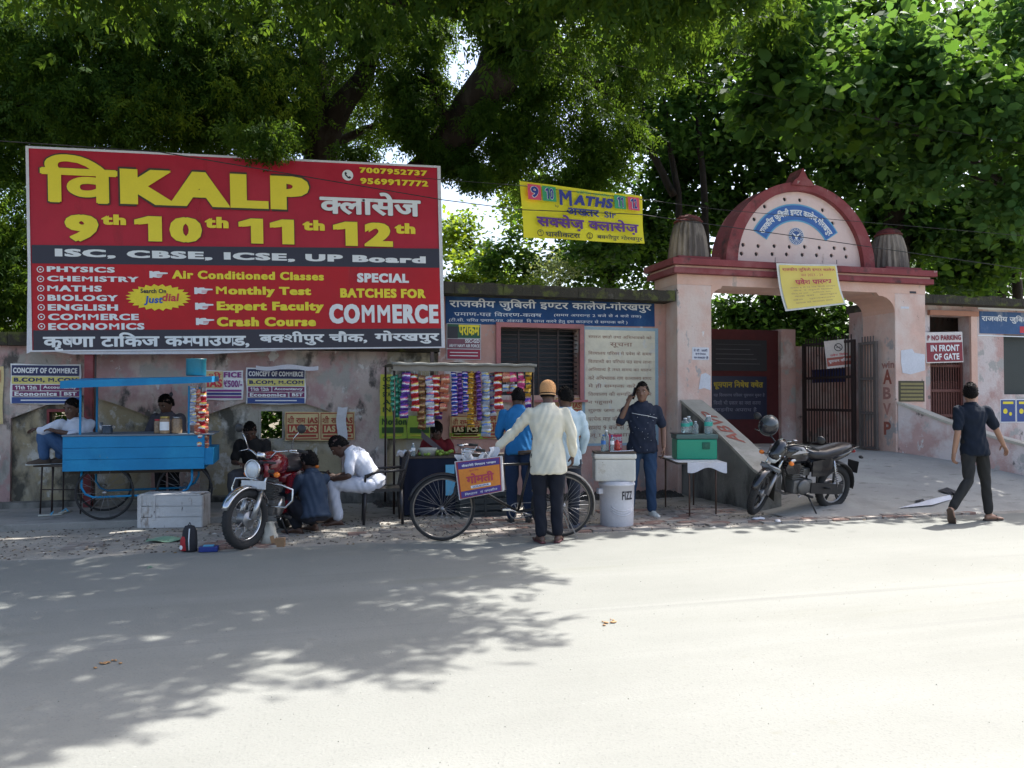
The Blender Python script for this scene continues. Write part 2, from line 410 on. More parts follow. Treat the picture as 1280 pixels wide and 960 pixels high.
def pave_h(x, y):
    e = EDGE + .10 * noise.noise(Vector((x * 1.3, 0, 0))) + .05 * noise.noise(Vector((x * 5, 3, 0)))
    k = min(1, max(0, (y - e) / .18)); return -.012 + k * .018 + .012 * k * (noise.noise(Vector((x * 2.2, y * 2.2, 1))) + .6 * noise.noise(Vector((x * 7, y * 7, 2))))
heightsheet('pavement', -14, 16, 8.2, 12.0, .07, pave_h, M_pave)
def ramp_h(x, y):
    t = min(1, max(0, (y - 8.6) / 3.05)); z = .585 * (t * t * (3 - 2 * t) * .45 + t * .55)
    if y < 9.9: z *= min(1, max(0, (x - 6.1) / .8))
    return min(.03, (y - 8.5) * .09) - .014 + z + .006 * noise.noise(Vector((x * 1.5, y * 1.5, 5)))
heightsheet('ramp', 6.05, 13.5, 8.5, 12.4, .12, ramp_h, M_ramp)
struct(MB().box(6.0, 26, 12.35, 40, -.02, .612).build('courtyard', M_ramp))
heightsheet('compound_ground', -30, 6, 12.3, 40, 2.0, lambda x, y: .02, M_soil)
sb = MB().cbox(-9, .35, 10.32, 12.02, -.03, .085, .012); struct(sb.build('concrete_plinth', M_slab))
# ================================================================ plaster and other wall materials
PINK = worn('pink plaster', (.50, .29, .24), [((.58, .42, .36), 1.1, .50, .66, .8, 1), ((.62, .56, .53), 2.3, .57, .61, .7, 2), ((.42, .32, .29), 5.5, .62, .66, .7, 5), ((.30, .26, .24), 3.1, .62, .68, .5, 3), ((.20, .17, .15), 1.9, .66, .74, .35, 4)])
PINK_D = worn('flaking pink plaster', (.50, .33, .30), [((.62, .54, .52), 1.7, .46, .58, .7, 5), ((.40, .38, .36), 2.6, .57, .62, .8, 6), ((.17, .15, .14), 4.2, .63, .68, .7, 7), ((.66, .64, .62), 5.0, .66, .69, .4, 8)], bump=.6)
PINK_G = worn('gate pink paint', (.66, .42, .33), [((.72, .53, .45), 1.0, .48, .66, .6, 11), ((.45, .36, .31), 4.6, .64, .70, .35, 12), ((.20, .16, .14), 2.2, .68, .76, .25, 13)], var=.07)
PINK_P = worn('pier pink paint', (.64, .43, .36), [((.68, .55, .49), 1.3, .46, .6, .7, 21), ((.40, .37, .36), 3.0, .60, .635, .6, 22), ((.12, .11, .10), 6.5, .66, .69, .5, 23), ((.75, .73, .72), 3.7, .66, .68, .5, 24)], bump=.6)
MAROON = worn('maroon paint', (.235, .060, .065), [((.29, .11, .11), 2, .5, .65, 1, 31), ((.07, .045, .045), 3.0, .56, .68, .8, 32), ((.40, .28, .26), 7.0, .68, .72, .8, 35)])
OLDW = worn('old boundary plaster', (.38, .32, .21), [((.42, .39, .33), 1.6, .44, .56, .7, 41), ((.58, .56, .52), 3.0, .56, .62, .8, 42), ((.10, .095, .08), 2.2, .53, .62, .6, 43), ((.06, .055, .05), 1.1, .60, .72, .35, 47), ((.42, .28, .25), 1.3, .64, .70, .7, 46)], bump=.7)
OLDP = worn('pinkish boundary plaster', (.40, .26, .25), [((.50, .42, .38), 2.0, .46, .58, .7, 51), ((.36, .34, .31), 2.7, .53, .60, .7, 52), ((.10, .09, .085), 3.4, .56, .64, .5, 53), ((.06, .055, .05), 1.2, .62, .74, .3, 55), ((.60, .58, .56), 3.5, .60, .64, .8, 54)], bump=.6)
MOSS = worn('mossy blackened coping', (.05, .045, .035), [((.10, .11, .035), 5, .52, .62, 1, 61), ((.13, .12, .10), 3, .6, .7, 1, 62)], bump=1)
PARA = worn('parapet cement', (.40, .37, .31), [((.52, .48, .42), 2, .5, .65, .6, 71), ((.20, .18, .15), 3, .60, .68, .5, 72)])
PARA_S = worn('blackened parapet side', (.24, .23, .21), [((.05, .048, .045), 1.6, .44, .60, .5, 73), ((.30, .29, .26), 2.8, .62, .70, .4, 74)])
CREAMP = worn('cream notice paint', (.66, .61, .48), [((.48, .44, .38), 3, .60, .68, .5, 81), ((.62, .60, .54), 6, .62, .68, .7, 82)])
BLUEP = worn('blue sign paint', (.022, .066, .18), [((.04, .11, .24), 3, .52, .7, .6, 91), ((.32, .32, .33), 5, .69, .72, .5, 92)])
IRON = mat('dark brown iron', (.04, .026, .024), .6, .3, var=.3)
RUST = mat('red brown gate paint', (.13, .045, .035), .6, .1, var=.3)
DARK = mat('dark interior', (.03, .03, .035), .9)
YF, YG = 12.0, 11.6
def X_(px, Y=YF, py=480): return W(px, py, Y).x
def Z_(px, py, Y=YF): return W(px, py, Y).z
# ================================================================ boundary wall on the left
XR = X_(548)
bw = thing('boundary_wall', 'low weathered school boundary wall with shallow arched recesses, behind the cart and the motorcycle repairers', 'wall', (-4, 12, 0))
b = MB(); b.box(-16, X_(61), 12.07, 12.32, 0, 2.22); b.box(X_(85), X_(326), 12.07, 12.32, 0, 2.22); b.box(X_(353), XR, 12.07, 12.32, 0, 2.22)
for (p0, p1, q0, q1) in ((61, 85, 515, 537), (326, 353, 514, 549)):
    za, zb = Z_(p0, q1), Z_(p0, q0); b.box(X_(p0), X_(p1), 12.07, 12.32, 0, za); b.box(X_(p0), X_(p1), 12.07, 12.32, zb, 2.22)
b.build('recessed_wall', OLDW, bw, world=True)
def bay(x0, x1, apex_z, side_z, kind):
    n = 14; pts = [(x0, 2.22)]
    for i in range(n + 1):
        t = i / n; u = 2 * t - 1; h = side_z + (apex_z - side_z) * ((1 - abs(u) ** 1.25)); pts.append((x0 + (x1 - x0) * t, h))
    pts.append((x1, 2.22)); MB().prism(pts[::-1], 12.0, 12.07).build('arch_spandrel', OLDP, bw, world=True)
pil = [X_(-420), X_(-190), X_(-150), X_(0), X_(14), X_(190), X_(250), X_(428), X_(462), X_(484)]
for i in (0, 2, 4, 6):
    bay(pil[i + 0], pil[i + 1], Z_(200, 494), Z_(200, 522), 0)
for a, c in ((pil[1], pil[2]), (pil[3], pil[4]), (pil[5], pil[6]), (pil[7], pil[9])):
    MB().box(a, c, 12.0, 12.07, 0, 2.22).build('pilaster', OLDP, bw, world=True)
cp = MB()
for i in range(60):
    x0 = -16 + i * (XR + 16) / 60; x1 = x0 + (XR + 16) / 60; h = 2.40 + .03 * noise.noise(Vector((x0 * 2, 0, 0)))
    cp.box(x0 + .004, x1 - .004, 11.88 + .015 * noise.noise(Vector((x0 * 3, 1, 0))), 12.42, 2.222, h)
cp.build('coping', MOSS, bw, world=True)
fr = MB(); za, zb = Z_(61, 537), Z_(61, 515)
for q in ((X_(58), X_(61), za, zb), (X_(85), X_(88), za, zb)): fr.box(q[0], q[1], 12.03, 12.09, q[2], q[3])
fr.box(X_(58), X_(88), 12.03, 12.09, zb, zb + .04); fr.box(X_(58), X_(88), 12.03, 12.09, za - .04, za); fr.build('opening_frame', MAROON, bw, world=True)
fr = MB(); za, zb = Z_(326, 549), Z_(326, 514); fr.box(X_(324), X_(326), 12.05, 12.1, za, zb); fr.box(X_(353), X_(355), 12.05, 12.1, za, zb); fr.box(X_(324), X_(355), 12.05, 12.1, zb, zb + .02); fr.build('opening_frame', PARA, bw, world=True)
# base ledge under the recesses
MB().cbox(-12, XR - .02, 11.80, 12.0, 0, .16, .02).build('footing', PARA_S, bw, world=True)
# ================================================================ guard room (issue counter) in the middle
gx0, gx1 = XR, 5.955
gr = thing('counter_building', 'low pink counter building with blue painted signboard and barred window, left of the arched gate', 'building', (3.5, 12, 0))
wx0, wx1 = X_(625), X_(724); wz0, wz1 = Z_(675, 494), Z_(675, 410)
top = 3.08
lg = [(gx0, wx0, 0, top), (wx1, gx1, 0, top), (wx0, wx1, 0, wz0), (wx0, wx1, wz1, top)]
b = MB()
for q in lg[:1] + lg[2:]: b.box(q[0], q[1], 12.0, 12.25, q[2], q[3])
b.box(gx0, gx0 + .25, 12.25, 15.2, 0, top); b.box(gx1 - .25, gx1, 12.25, 15.2, 0, top); b.box(gx0 + .25, gx1 - .25, 15.0, 15.2, 0, top)
b.box(wx1, gx1, 12.0, 12.25, 0, top)
b.build('wall', PINK, gr, world=True)
MB().box(gx0 + .25, gx1 - .25, 12.25, 15, .0, .05).build('floor', DARK, gr, world=True)
sl_ = MB()
for i in range(26):
    x0 = gx0 - .12 + i * (gx1 - gx0 + .10) / 26; x1 = x0 + (gx1 - gx0 + .10) / 26
    sl_.box(x0, x1 - .002, 11.62 + .02 * noise.noise(Vector((x0 * 4, 0, 2))), 15.3, top + .002, top + .17 + .02 * noise.noise(Vector((x0 * 3, 7, 0))))
sl_.build('roof', MOSS, gr, world=True)
wn = MB().box(wx0 - .07, wx0, 11.95, 12.03, wz0 - .07, wz1 + .07).box(wx1, wx1 + .07, 11.95, 12.03, wz0 - .07, wz1 + .07).box(wx0, wx1, 11.952, 12.03, wz1, wz1 + .07).box(wx0 - .07, wx1 + .11, 11.90, 12.03, wz0 - .11, wz0 - .072).build('window', worn('window pink frame', (.42, .17, .17), [((.3, .15, .14), 4, .55, .7, 1, 33)]), gr, world=True)
gb = MB().box(-.5, .5, -.006, .006, -.009, .009)
n = 15; src = None
for i in range(n):
    z = wz0 + (i + .5) * (wz1 - wz0) / n
    o = MB().box(wx0, wx1, 12.10, 12.115, z - .008, z + .008).build('bar', IRON, wn, world=True) if i == 0 else share(src, 'bar', (0, 0, (i) * (wz1 - wz0) / n), (0, 0, 0), wn)
    src = src or o.data
for t in (.25, .5, .75): MB().box(wx0 + (wx1 - wx0) * t - .012, wx0 + (wx1 - wx0) * t + .012, 12.085, 12.098, wz0, wz1).build('upright', IRON, wn, world=True)
MB().box(wx0 - .05, wx1 + .05, 12.45, 12.47, wz0 - .1, wz1 + .1).build('shutter', mat('dark blue shutter', (.025, .035, .045), .5, .2), wn, world=True)
PF = Plane((0, 12.0, 0), (1, 0, 0), (0, 0, 1))
sg = tag(bpy.data.objects.new('painted_signboard', None), 'long blue painted signboard with white Hindi lettering, above the barred window', 'sign'); COL.objects.link(sg); sg.location = (3.5, 11.99, 2.6)
slx0, slz1 = PF.uv(558, 372); slx1, slz0 = PF.uv(818, 409)
a0, b0 = PF.uv(557, 405); a1, b1 = PF.uv(818, 376)
BS = Plane((a0, 12.0, b0), (a1 - a0, 0, .045), (0, 0, 1)); w_ = a1 - a0
BS.rectuv(0, 0, w_, b1 - b0 + .02, BLUEP, sg, 'board', .012)
BS.text("राजकीय जुबिली इण्टर कालेज-गोरखपुर", (.06, .22, w_ - .06, .40), wht, sg, .018, .016, px=False)
BS.text("प्रमाण-पत्र वितरण-कक्ष", (.13, .125, w_ * .44, .20), wht, sg, .0, .016, px=False)
BS.text("(समय अपरान्ह 2 बजे से 4 बजे तक)", (w_ * .50, .13, w_ * .93, .195), wht, sg, .0, .016, px=False)
BS.text("(टी.सी. चरित्र प्रमाण-पत्र, अंकपत्र आदि प्राप्त करने हेतु इस काउन्टर से सम्पर्क करे।)", (.05, .025, w_ * .86, .095), wht, sg, .0, .016, px=False)
nb = thing('painted_notice', 'tall cream painted wall notice with faded brown Hindi lines and pale blue border', 'notice', (X_(775), 11.99, 1.5))
PF.rect((727, 408, 823, 556), mat('pale blue border', (.30, .42, .50), .8), nb, 'border', .006)
PF.rect((731, 412, 819, 553), CREAMP, nb, 'board', .010)
brn = mat('faded brown lettering', (.30, .16, .12), .8, var=.3, bump=0)
lines = ["समस्त छात्रो तथा अभिभावको को", "सूचना", "विद्यालय परिसर मे प्रवेश के समय", "विद्यार्थी का परिचय पत्र साथ लाना", "अनिवार्य है तथा समय का पालन", "करे अभिभावक गण कार्यालय समय", "मे ही सम्पर्क करे", "विद्यालय की सम्पत्ति को हानि", "न पहुचाये", "शुल्क जमा करने की तिथि", "प्रत्येक माह की 15 से 20 तारीख", "समय 9 बजे से 2 बजे तक", "आज्ञा से प्रधानाचार्य"]
for i, t in enumerate(lines):
    y = 418 + i * 10.2; x1 = 816 if len(t) > 20 else 735 + len(t) * 3.6
    if i == 1: PF.text(t, (762, y, 790, y + 7), brn, nb, .0, .0135); continue
    PF.text(t, (735, y, x1 - 2, y + 6.4), brn, nb, .0, .0135)
# ================================================================ the arched gate
gt = thing('school_gate', 'pink arched entrance gate with maroon cornice, half round pediment and fluted domes', 'gate', (8.2, 11.9, 0))
gxl0, gxl1, gxr0, gxr1 = 5.96, 6.57, 10.13, 10.77
G0, G1 = YG, 12.42
ctop = Z_(848, 322, YG - .1)
bl = Z_(895, 357, YG)          # underside of beam
MB().cbox(gxl0, gxl1, G0, G1, 0, bl + .001, .015).build('pier', PINK_P, gt, world=True)
MB().cbox(gxr0, gxr1, G0, G1, 0, bl + .001, .015).build('pier', PINK_P, gt, world=True)
MB().box(gxl0, gxr1, G0, G1, bl, ctop - .24).build('beam', PINK_G, gt, world=True)
def ledge(z0, z1, o, m): return MB().cbox(gxl0 - o, gxr1 + o, G0 - o, G1 + o, z0, z1, .012).build('cornice', m, gt, world=True)
ledge(ctop - .238, ctop - .145, .10, MAROON); ledge(ctop - .145, ctop - .105, .06, PINK_G); ledge(ctop - .105, ctop, .14, MAROON)
# corbels in the opening corners
def corbel(x, s, wdt, hgt):
    pts = [(x, bl)]; pts.append((x + s * wdt, bl))
    for i in range(7): t = i / 6 * math.pi / 2; pts.append((x + s * (wdt * .86 * (1 - math.sin(t)) + .0), bl - .05 - (hgt - .05) * (1 - math.cos(t))))
    if s > 0: pts = pts[::-1]
    return MB().prism(pts, G0 + .003, G1 - .003).build('corbel', PINK_G, gt, world=True)
corbel(gxl1 - .001, 1, .20, .26); corbel(gxr0 + .001, -1, .38, .34)
ccx, ca, cb_ = 8.37, 1.46, Z_(993, 229, G0 + .2) - ctop
def ell(a, bb, n=36): return [(ccx + a * math.cos(math.pi * i / n), ctop + bb * math.sin(math.pi * i / n)) for i in range(n + 1)]
# ring: outer minus inner
o_, i_ = ell(ca, cb_), ell(ca - .22, cb_ - .14)
rg = MB(); Y0, Y1 = G0 + .12, G0 + .62
for k in range(36):
    q = [o_[k], o_[k + 1], i_[k + 1], i_[k]]
    vs = [(x, Y0, z) for x, z in q] + [(x, Y1, z) for x, z in q]
    rg.add(vs, [(0, 1, 2, 3), (7, 6, 5, 4), (0, 4, 5, 1), (3, 2, 6, 7)], True)
rgo = rg.build('arch_ring', MAROON, gt, world=True)
bm = bmesh.new(); bm.from_mesh(rgo.data); bmesh.ops.remove_doubles(bm, verts=bm.verts, dist=1e-4); bm.to_mesh(rgo.data); bm.free(); rgo.data.polygons.foreach_set('use_smooth', [False] * len(rgo.data.polygons))
PALE = worn('pale pediment paint', (.72, .56, .52), [((.76, .64, .60), 1.5, .5, .66, .6, 14), ((.45, .36, .33), 5, .67, .73, .4, 15)], var=.05)
ty = MB().prism(ell(ca - .21, cb_ - .13), Y0 + .10, Y1 - .06).build('pediment', PALE, gt, world=True)
PT = Plane((0, Y0 + .10, 0), (1, 0, 0), (0, 0, 1))
holes = [(981, 249), (1000, 250), (956, 258), (1028.5, 262.5), (943, 274), (1041, 279)] + [(929, 306), (948, 307.5), (968, 307.5), (987, 308.5), (1006, 308.5), (1024.5, 309.5), (1043, 310), (1056, 311)] + [(927, 317), (945.5, 317.5), (965.5, 317.5), (983.5, 318), (1003, 318.5), (1021, 319), (1039.5, 319.5), (1058, 321)]
cut = MB()
for hx, hy in holes:
    a, c = PT.uv(hx, hy); cut.lathe([(.036, -.7), (.036, .7)], 12, Matrix.Translation((a, Y0 + .10, c)) @ Matrix.Rotation(R(90), 4, 'X'))
co = cut.build('cutter', DARK, gt, world=True)
md = ty.modifiers.new('b', 'BOOLEAN'); md.object = co; md.solver = 'EXACT'
bpy.context.view_layer.update(); dg = bpy.context.evaluated_depsgraph_get(); me2 = bpy.data.meshes.new_from_object(ty.evaluated_get(dg)); ty.modifiers.clear(); ty.data = me2
bpy.data.objects.remove(co)
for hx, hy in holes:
    a, c = PT.uv(hx, hy); MB().lathe([(.0, 0), (.0355, 0), (.0355, .02), (0, .02)], 12, Matrix.Translation((a, Y0 + .15, c)) @ Matrix.Rotation(R(90), 4, 'X')).build('vent_shade_disc', DARK, gt, world=True)  # added dark discs inside the vents: the shade of their depth as colour
pz = ctop + cb_
MB().prism([(ccx - .22, pz - .06), (ccx - .16, pz + .03), (ccx - .09, pz + .07), (ccx, pz + .24), (ccx + .09, pz + .07), (ccx + .16, pz + .03), (ccx + .22, pz - .06)][::-1], Y0 - .03, Y0 + .35).build('finial', MAROON, gt, world=True)
# fluted domes
DMAR = worn('sooty maroon', (.17, .045, .045), [((.05, .035, .03), 4, .45, .65, .6, 34)])
FL = worn('rain streaked flutes', (.42, .35, .28), [((.13, .11, .10), 2.5, .40, .58, .18, 101), ((.26, .22, .19), 6, .55, .65, .2, 102)])
for (px, dark) in ((861, 1), (1112, 0)):
    cx = X_(px, G0 + .42); prof = [(.33, 0), (.34, .03), (.335, .12), (.30, .38), (.25, .56), (.215, .62), (.20, .635)]
    T = Matrix.Translation((cx, G0 + .42, ctop + .06))
    MB().cbox(cx - .38, cx + .38, G0 + .04, G0 + .80, ctop + .001, ctop + .07, .015).build('dome_base', MAROON, gt, world=True)
    d = MB().lathe(prof, 44, T, smooth=False, flute=.07).build('fluted_dome', FL, gt, world=True)
    MB().lathe([(.235, .625), (.242, .645), (.21, .665), (.20, .70), (.15, .735), (.09, .75), (.03, .775)], 24, T, smooth=False).build('dome_cap', DMAR, d, world=True)
# arched blue name band
nm = thing('name_band', 'curved blue band with white Hindi school name across the gate pediment', 'sign', (ccx, Y0 + .09, ctop + .9))
PT2 = Plane((0, Y0 + .10, 0), (1, 0, 0), (0, 0, 1))
# circle through measured top-edge points
pA, pB, pC = PT2.uv(941, 288), PT2.uv(995, 255), PT2.uv(1047, 291)
def circ(p, q, r):
    ax, ay = p; bx, by = q; cx_, cy_ = r; d = 2 * (ax * (by - cy_) + bx * (cy_ - ay) + cx_ * (ay - by))
    ux = ((ax * ax + ay * ay) * (by - cy_) + (bx * bx + by * by) * (cy_ - ay) + (cx_ * cx_ + cy_ * cy_) * (ay - by)) / d
    uy = ((ax * ax + ay * ay) * (cx_ - bx) + (bx * bx + by * by) * (ax - cx_) + (cx_ * cx_ + cy_ * cy_) * (bx - ax)) / d
    return ux, uy, math.hypot(ax - ux, ay - uy)
ux, uy, ur = circ(pA, pB, pC)
an0 = math.atan2(pA[1] - uy, pA[0] - ux); an1 = math.atan2(pC[1] - uy, pC[0] - ux)
def band(r0, r1, e, m, h, name):
    mb = MB(); N = 24
    def f(u, v): a = an0 + e + (an1 - an0 - 2 * e) * u; r = r0 + (r1 - r0) * v; return PT2.pt(ux + r * math.cos(a), uy + r * math.sin(a), h)
    mb.sheet(f, N, 1); return mb.build(name, m, nm, world=True, fix=False)
band(ur - .30, ur, 0, mat('light blue border paint', (.12, .36, .55), .6), .005, 'border'); band(ur - .275, ur - .025, -.02, mat('blue name band paint', (.03, .12, .38), .5), .009, 'band')
def warp(U, T):
    a = an0 - .05 + (an1 - an0 + .10) * U; r = ur - .235 + .17 * T; return ux + r * np.cos(a), uy + r * np.sin(a)
PT2.text("राजकीय जुबिली इण्टर कालेज, गोरखपुर", None, wht, nm, .04, .013, px=True, warp=warp) if False else None
V_, F_ = layout("राजकीय जुबिली इण्टर कालेज,गोरखपुर", .04); mn, mx = V_.min(0), V_.max(0)
A_, B_ = warp((V_[:, 0] - mn[0]) / (mx[0] - mn[0]), (V_[:, 1] - mn[1]) / (mx[1] - mn[1]))
MB().add([PT2.pt(A_[i], B_[i], .013 + V_[i, 2]) for i in range(len(A_))], F_).build('lettering', wht, nm, world=True, fix=False)
# round emblem
em = thing('round_emblem', 'round blue and white college emblem below the curved name band', 'emblem', (ccx, Y0 + .09, ctop + .55))
ex, ez = PT2.uv(995, 295.5); nb_ = mat('emblem blue', (.03, .09, .28), .5)
def disc(r0, r1, m, h, n=32, name='ring', cx=None, cz=None, a0=0, a1=2 * math.pi, par=None):
    cx = ex if cx is None else cx; cz = ez if cz is None else cz
    mb = MB(); mb.sheet(lambda u, v: PT2.pt(cx + (r0 + (r1 - r0) * v) * math.cos(a0 + (a1 - a0) * u), cz + (r0 + (r1 - r0) * v) * math.sin(a0 + (a1 - a0) * u), h), n, 1); return mb.build(name, m, par or em, world=True, fix=False)
disc(0, .150, nb_, .005, name='disc'); disc(.142, .150, wht, .008); disc(.095, .102, wht, .008)
for k in range(24):
    a = k * math.pi / 12; disc(.112, .132, wht, .008, 2, 'tick', a0=a, a1=a + .12)
q = MB()
for s in (-1, 1):
    q.add([PT2.pt(ex + s * x, ez + z, .010) for x, z in ((0, -.06), (.02, -.04), (.03, .0), (.07, .035), (.08, .06), (.03, .035), (.008, .02), (0, -.02))], [tuple(range(8))])
q.build('bow_and_fish', wht, em, world=True, fix=False)
for dz in (-.075, -.06): PT2.rectuv(ex - .045, ez + dz, ex + .045, ez + dz + .006, wht, em, 'wave', .009, 0.001)
# ================================================================ ramp parapets
def parapet(name, label, ptsA, w0, lens, topm, sidem, dirv):
    t = thing(name, label, 'parapet', (ptsA[0][0], ptsA[0][1], 0))
    mb = MB(); n = len(ptsA)
    secs = []
    for (x, y, z0, z) in ptsA: secs.append([(x, y, z0), (x, y, z), (x + w0, y + dirv, z + .0), (x + w0, y + dirv, z0)])
    mb.rings([[Vector(p) for p in s] for s in secs], True, False)
    mb.build('side', sidem, t, world=True)
    tp = MB(); secs = []
    for (x, y, z0, z) in ptsA: secs.append([(x - .02, y, z + .002), (x - .02, y, z + .045), (x + w0 + .02, y + dirv, z + .045), (x + w0 + .02, y + dirv, z + .002)])
    tp.rings([[Vector(p) for p in s] for s in secs], True, False); tp.build('top', topm, t, world=True)
    return t
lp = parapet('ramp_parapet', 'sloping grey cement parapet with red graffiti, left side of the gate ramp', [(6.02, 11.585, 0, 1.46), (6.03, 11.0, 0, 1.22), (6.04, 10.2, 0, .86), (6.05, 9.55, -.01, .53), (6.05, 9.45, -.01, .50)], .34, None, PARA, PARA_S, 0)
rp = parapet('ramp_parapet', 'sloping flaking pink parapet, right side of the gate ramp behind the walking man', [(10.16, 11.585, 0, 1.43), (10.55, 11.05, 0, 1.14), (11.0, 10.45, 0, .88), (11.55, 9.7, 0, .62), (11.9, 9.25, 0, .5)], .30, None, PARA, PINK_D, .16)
# graffiti lying on the sloping top
gf = thing('graffiti', 'red brush graffiti letters on the sloping top of the left parapet', 'graffiti', (6.2, 10.9, 1.3)); brick_red = mat('brick red brush paint', (.33, .10, .07), .8, var=.3, bump=0)
dv = Vector((0, 9.35 - 11.0, .44 - 1.22)).normalized()
PG = Plane(Vector((6.06, 10.95, 1.22 + .045 + .003)) + Vector((.0, 0, -.015)), dv, Vector((1, 0, 0)))
# text upside down when seen from the road, reading towards the gate
z_ = lambda y: np.interp(y, [9.2, 9.35, 10.2, 11.0, 11.585], [.40, .44, .86, 1.22, 1.46]) + .045
V_, F_ = layout("ABVP", .018); mn, mx = V_.min(0), V_.max(0); vs = []
for x, y, zz in V_:
    u = 1 - (x - mn[0]) / (mx[0] - mn[0]); t = 1 - (y - mn[1]) / (mx[1] - mn[1]); yy = 11.15 - .95 * u - .05 * t; vs.append((6.09 + t * .2, yy, float(z_(yy)) + .006))
MB().add(vs, F_).build('letters', brick_red, gf, world=True, fix=False)
gf2 = thing('graffiti', 'red painted capital letters in a column on the inner side of the right gate pier', 'graffiti', (10.12, 11.9, 1.3))
PI = Plane((gxr0, 0, 0), (0, -1, 0), (0, 0, 1))
ped = mat('faded red letter paint', (.40, .20, .17), .8, var=.3, bump=0)
for ch, bx, m_ in (("A", (1104, 462, 1115, 480), brick_red), ("B", (1104, 484, 1114, 499), ped), ("V", (1104, 504, 1114, 519), ped), ("P", (1105, 527, 1114, 544), brick_red), ("win", (1102, 452, 1118, 460), ped)):
    PI.text(ch, bx, m_, gf2, .04, .004)
# ================================================================ iron gate leaves
def bars_gate(name, label, p0, p1, z0, z1, n, m, rails=(.0, .33, .66, 1), spike=.1, group=None):
    p0, p1 = Vector((*p0, 0)), Vector((*p1, 0)); L_ = (p1 - p0).length; a = math.atan2((p1 - p0).y, (p1 - p0).x)
    t = thing(name, label, 'gate', (p0.x, p0.y, z0), a, group=group)
    H = z1 - z0; MB().box(0, .05, -.025, .025, 0, H).build('stile', m, t); MB().box(L_ - .05, L_, -.025, .025, 0, H).build('stile', m, t)
    for q in rails: MB().box(.05, L_ - .05, -.017, .017, q * (H - .05), q * (H - .05) + .05).build('rail', m, t)
    src = MB().box(-.009, .009, -.008, .008, .02, H + spike).build('bar', m, t); src.location = (.05 + (L_ - .1) * .5 / n, 0, 0)
    for i in range(1, n): share(src.data, 'bar', (.05 + (L_ - .1) * (i + .5) / n, 0, 0), (0, 0, 0), t)
    return t
g1 = bars_gate('iron_gate_leaf', 'dark barred iron gate leaf standing open inside the arch, carrying a white sign', (10.02, 12.5), (9.95, 13.95), .62, 2.62, 17, IRON, (0, .34, .66, 1))
MB().box(.3, 1.2, -.03, -.02, 1.22, 1.48).build('name_plate', navy, g1)
bars_gate('iron_gate_leaf', 'narrow barred iron gate leaf folded back beside the right gate pier', (10.04, 11.95), (10.05, 12.42), .62, 2.55, 5, mat('grey iron', (.16, .14, .13), .6, .4, var=.2), (0, .33, .66, 1))
# small bolt bar
# white prohibition sign hung on the leaf
PL = Plane((9.84, 0, 0), (0, -1, 0), (0, 0, 1)); PL = Plane(W(1033, 462, 12.85), (-.12, -.52, .045), (0, 0, 1))
ps = thing('hanging_sign', 'small white and red sign hung on the open iron gate leaf', 'sign', W(1048, 460, 12.7))
hw, hh = .48, .52
hA = Plane(W(1034, 461, 12.9), (.42, -.22, .05), (0, 0, 1))
hA.rectuv(0, 0, hw, hh, mat('sign white', (.62, .58, .56), .5), ps, 'board', .0, .012); hA.rectuv(.01, .04, hw - .01, .20, mat('sign brown red', (.35, .08, .06), .5), ps, 'red_band', .004)
hA.text("धूम्रपान वर्जित", (.04, .09, hw - .05, .17), wht, ps, .018, .008, px=False); hA.text("प्रवेश निषेध", (.08, .22, hw - .08, .27), red_p, ps, .018, .006, px=False)
def ringp(P_, cx, cz, r0, r1, m, par, h=.006, n=20, name='ring'):
    mb = MB(); mb.sheet(lambda u, v: P_.pt(cx + (r0 + (r1 - r0) * v) * math.cos(2 * math.pi * u), cz + (r0 + (r1 - r0) * v) * math.sin(2 * math.pi * u), h), n, 1); return mb.build(name, m, par, world=True, fix=False)
ringp(hA, hw / 2, .38, .06, .075, blk, ps); hA.poly([(hw / 2 - .05, .42), (hw / 2 - .04, .43), (hw / 2 + .05, .34), (hw / 2 + .04, .33)], blk, ps, 'slash', .007, False); hA.poly([(hw / 2 - .04, .375), (hw / 2 - .04, .387), (hw / 2 + .04, .387), (hw / 2 + .04, .375)], blk, ps, 'cigarette', .0065, False)
# ================================================================ walls seen through the arch
iw = thing('inner_wall', 'dark red inner wall seen through the arch, carrying a dark notice board', 'wall', (8, 14.5, .6))
YI = 14.4; xa, xb, xc, xd = X_(850, YI), X_(973, YI), X_(991, YI), X_(1150, YI)
MB().box(xa, xb, YI, YI + .3, .61, Z_(930, 412, YI)).build('wall', mat('deep red wall paint', (.075, .010, .011), .8, scale=8, var=.25), iw, world=True)
iw2 = thing('inner_wall', 'faded pink inner wall stepping down beside the open gate leaf', 'wall', (9.5, 14.5, .6))
MB().box(xb, xc, YI - .1, YI + .3, .61, Z_(980, 412, YI)).box(xc, xd, YI, YI + .3, .61, Z_(1000, 433, YI)).build('wall', PINK_D, iw2, world=True)
PN = Plane((0, YI, 0), (1, 0, 0), (0, 0, 1))
nbd = thing('navy_notice_board', 'dark navy notice board with yellow and white Hindi text seen through the arch', 'sign', (X_(925, YI), YI - .02, 1.2))
PN.rect((885, 424, 958, 464), DARK, nbd, 'upper_panel', .02, .02); PN.rect((885, 470, 958, 524), mat('board navy', (.010, .013, .04), .5), nbd, 'panel', .02, .02)
PN.text("धूम्रपान निषेध क्षेत्र", (891, 475, 953, 487), mat('dull yellow lettering', (.36, .28, .03), .7, bump=0), nbd, .04, .026)
for i, t in enumerate(("यह विद्यालय परिसर धूम्रपान मुक्त है", "किसी भी प्रकार का नशा करना", "दण्डनीय अपराध है")): PN.text(t, (891, 491 + i * 9, 955 - i * 5, 497 + i * 9), mat('board pale text', (.20, .20, .26), .6, bump=0), nbd, .0, .026)
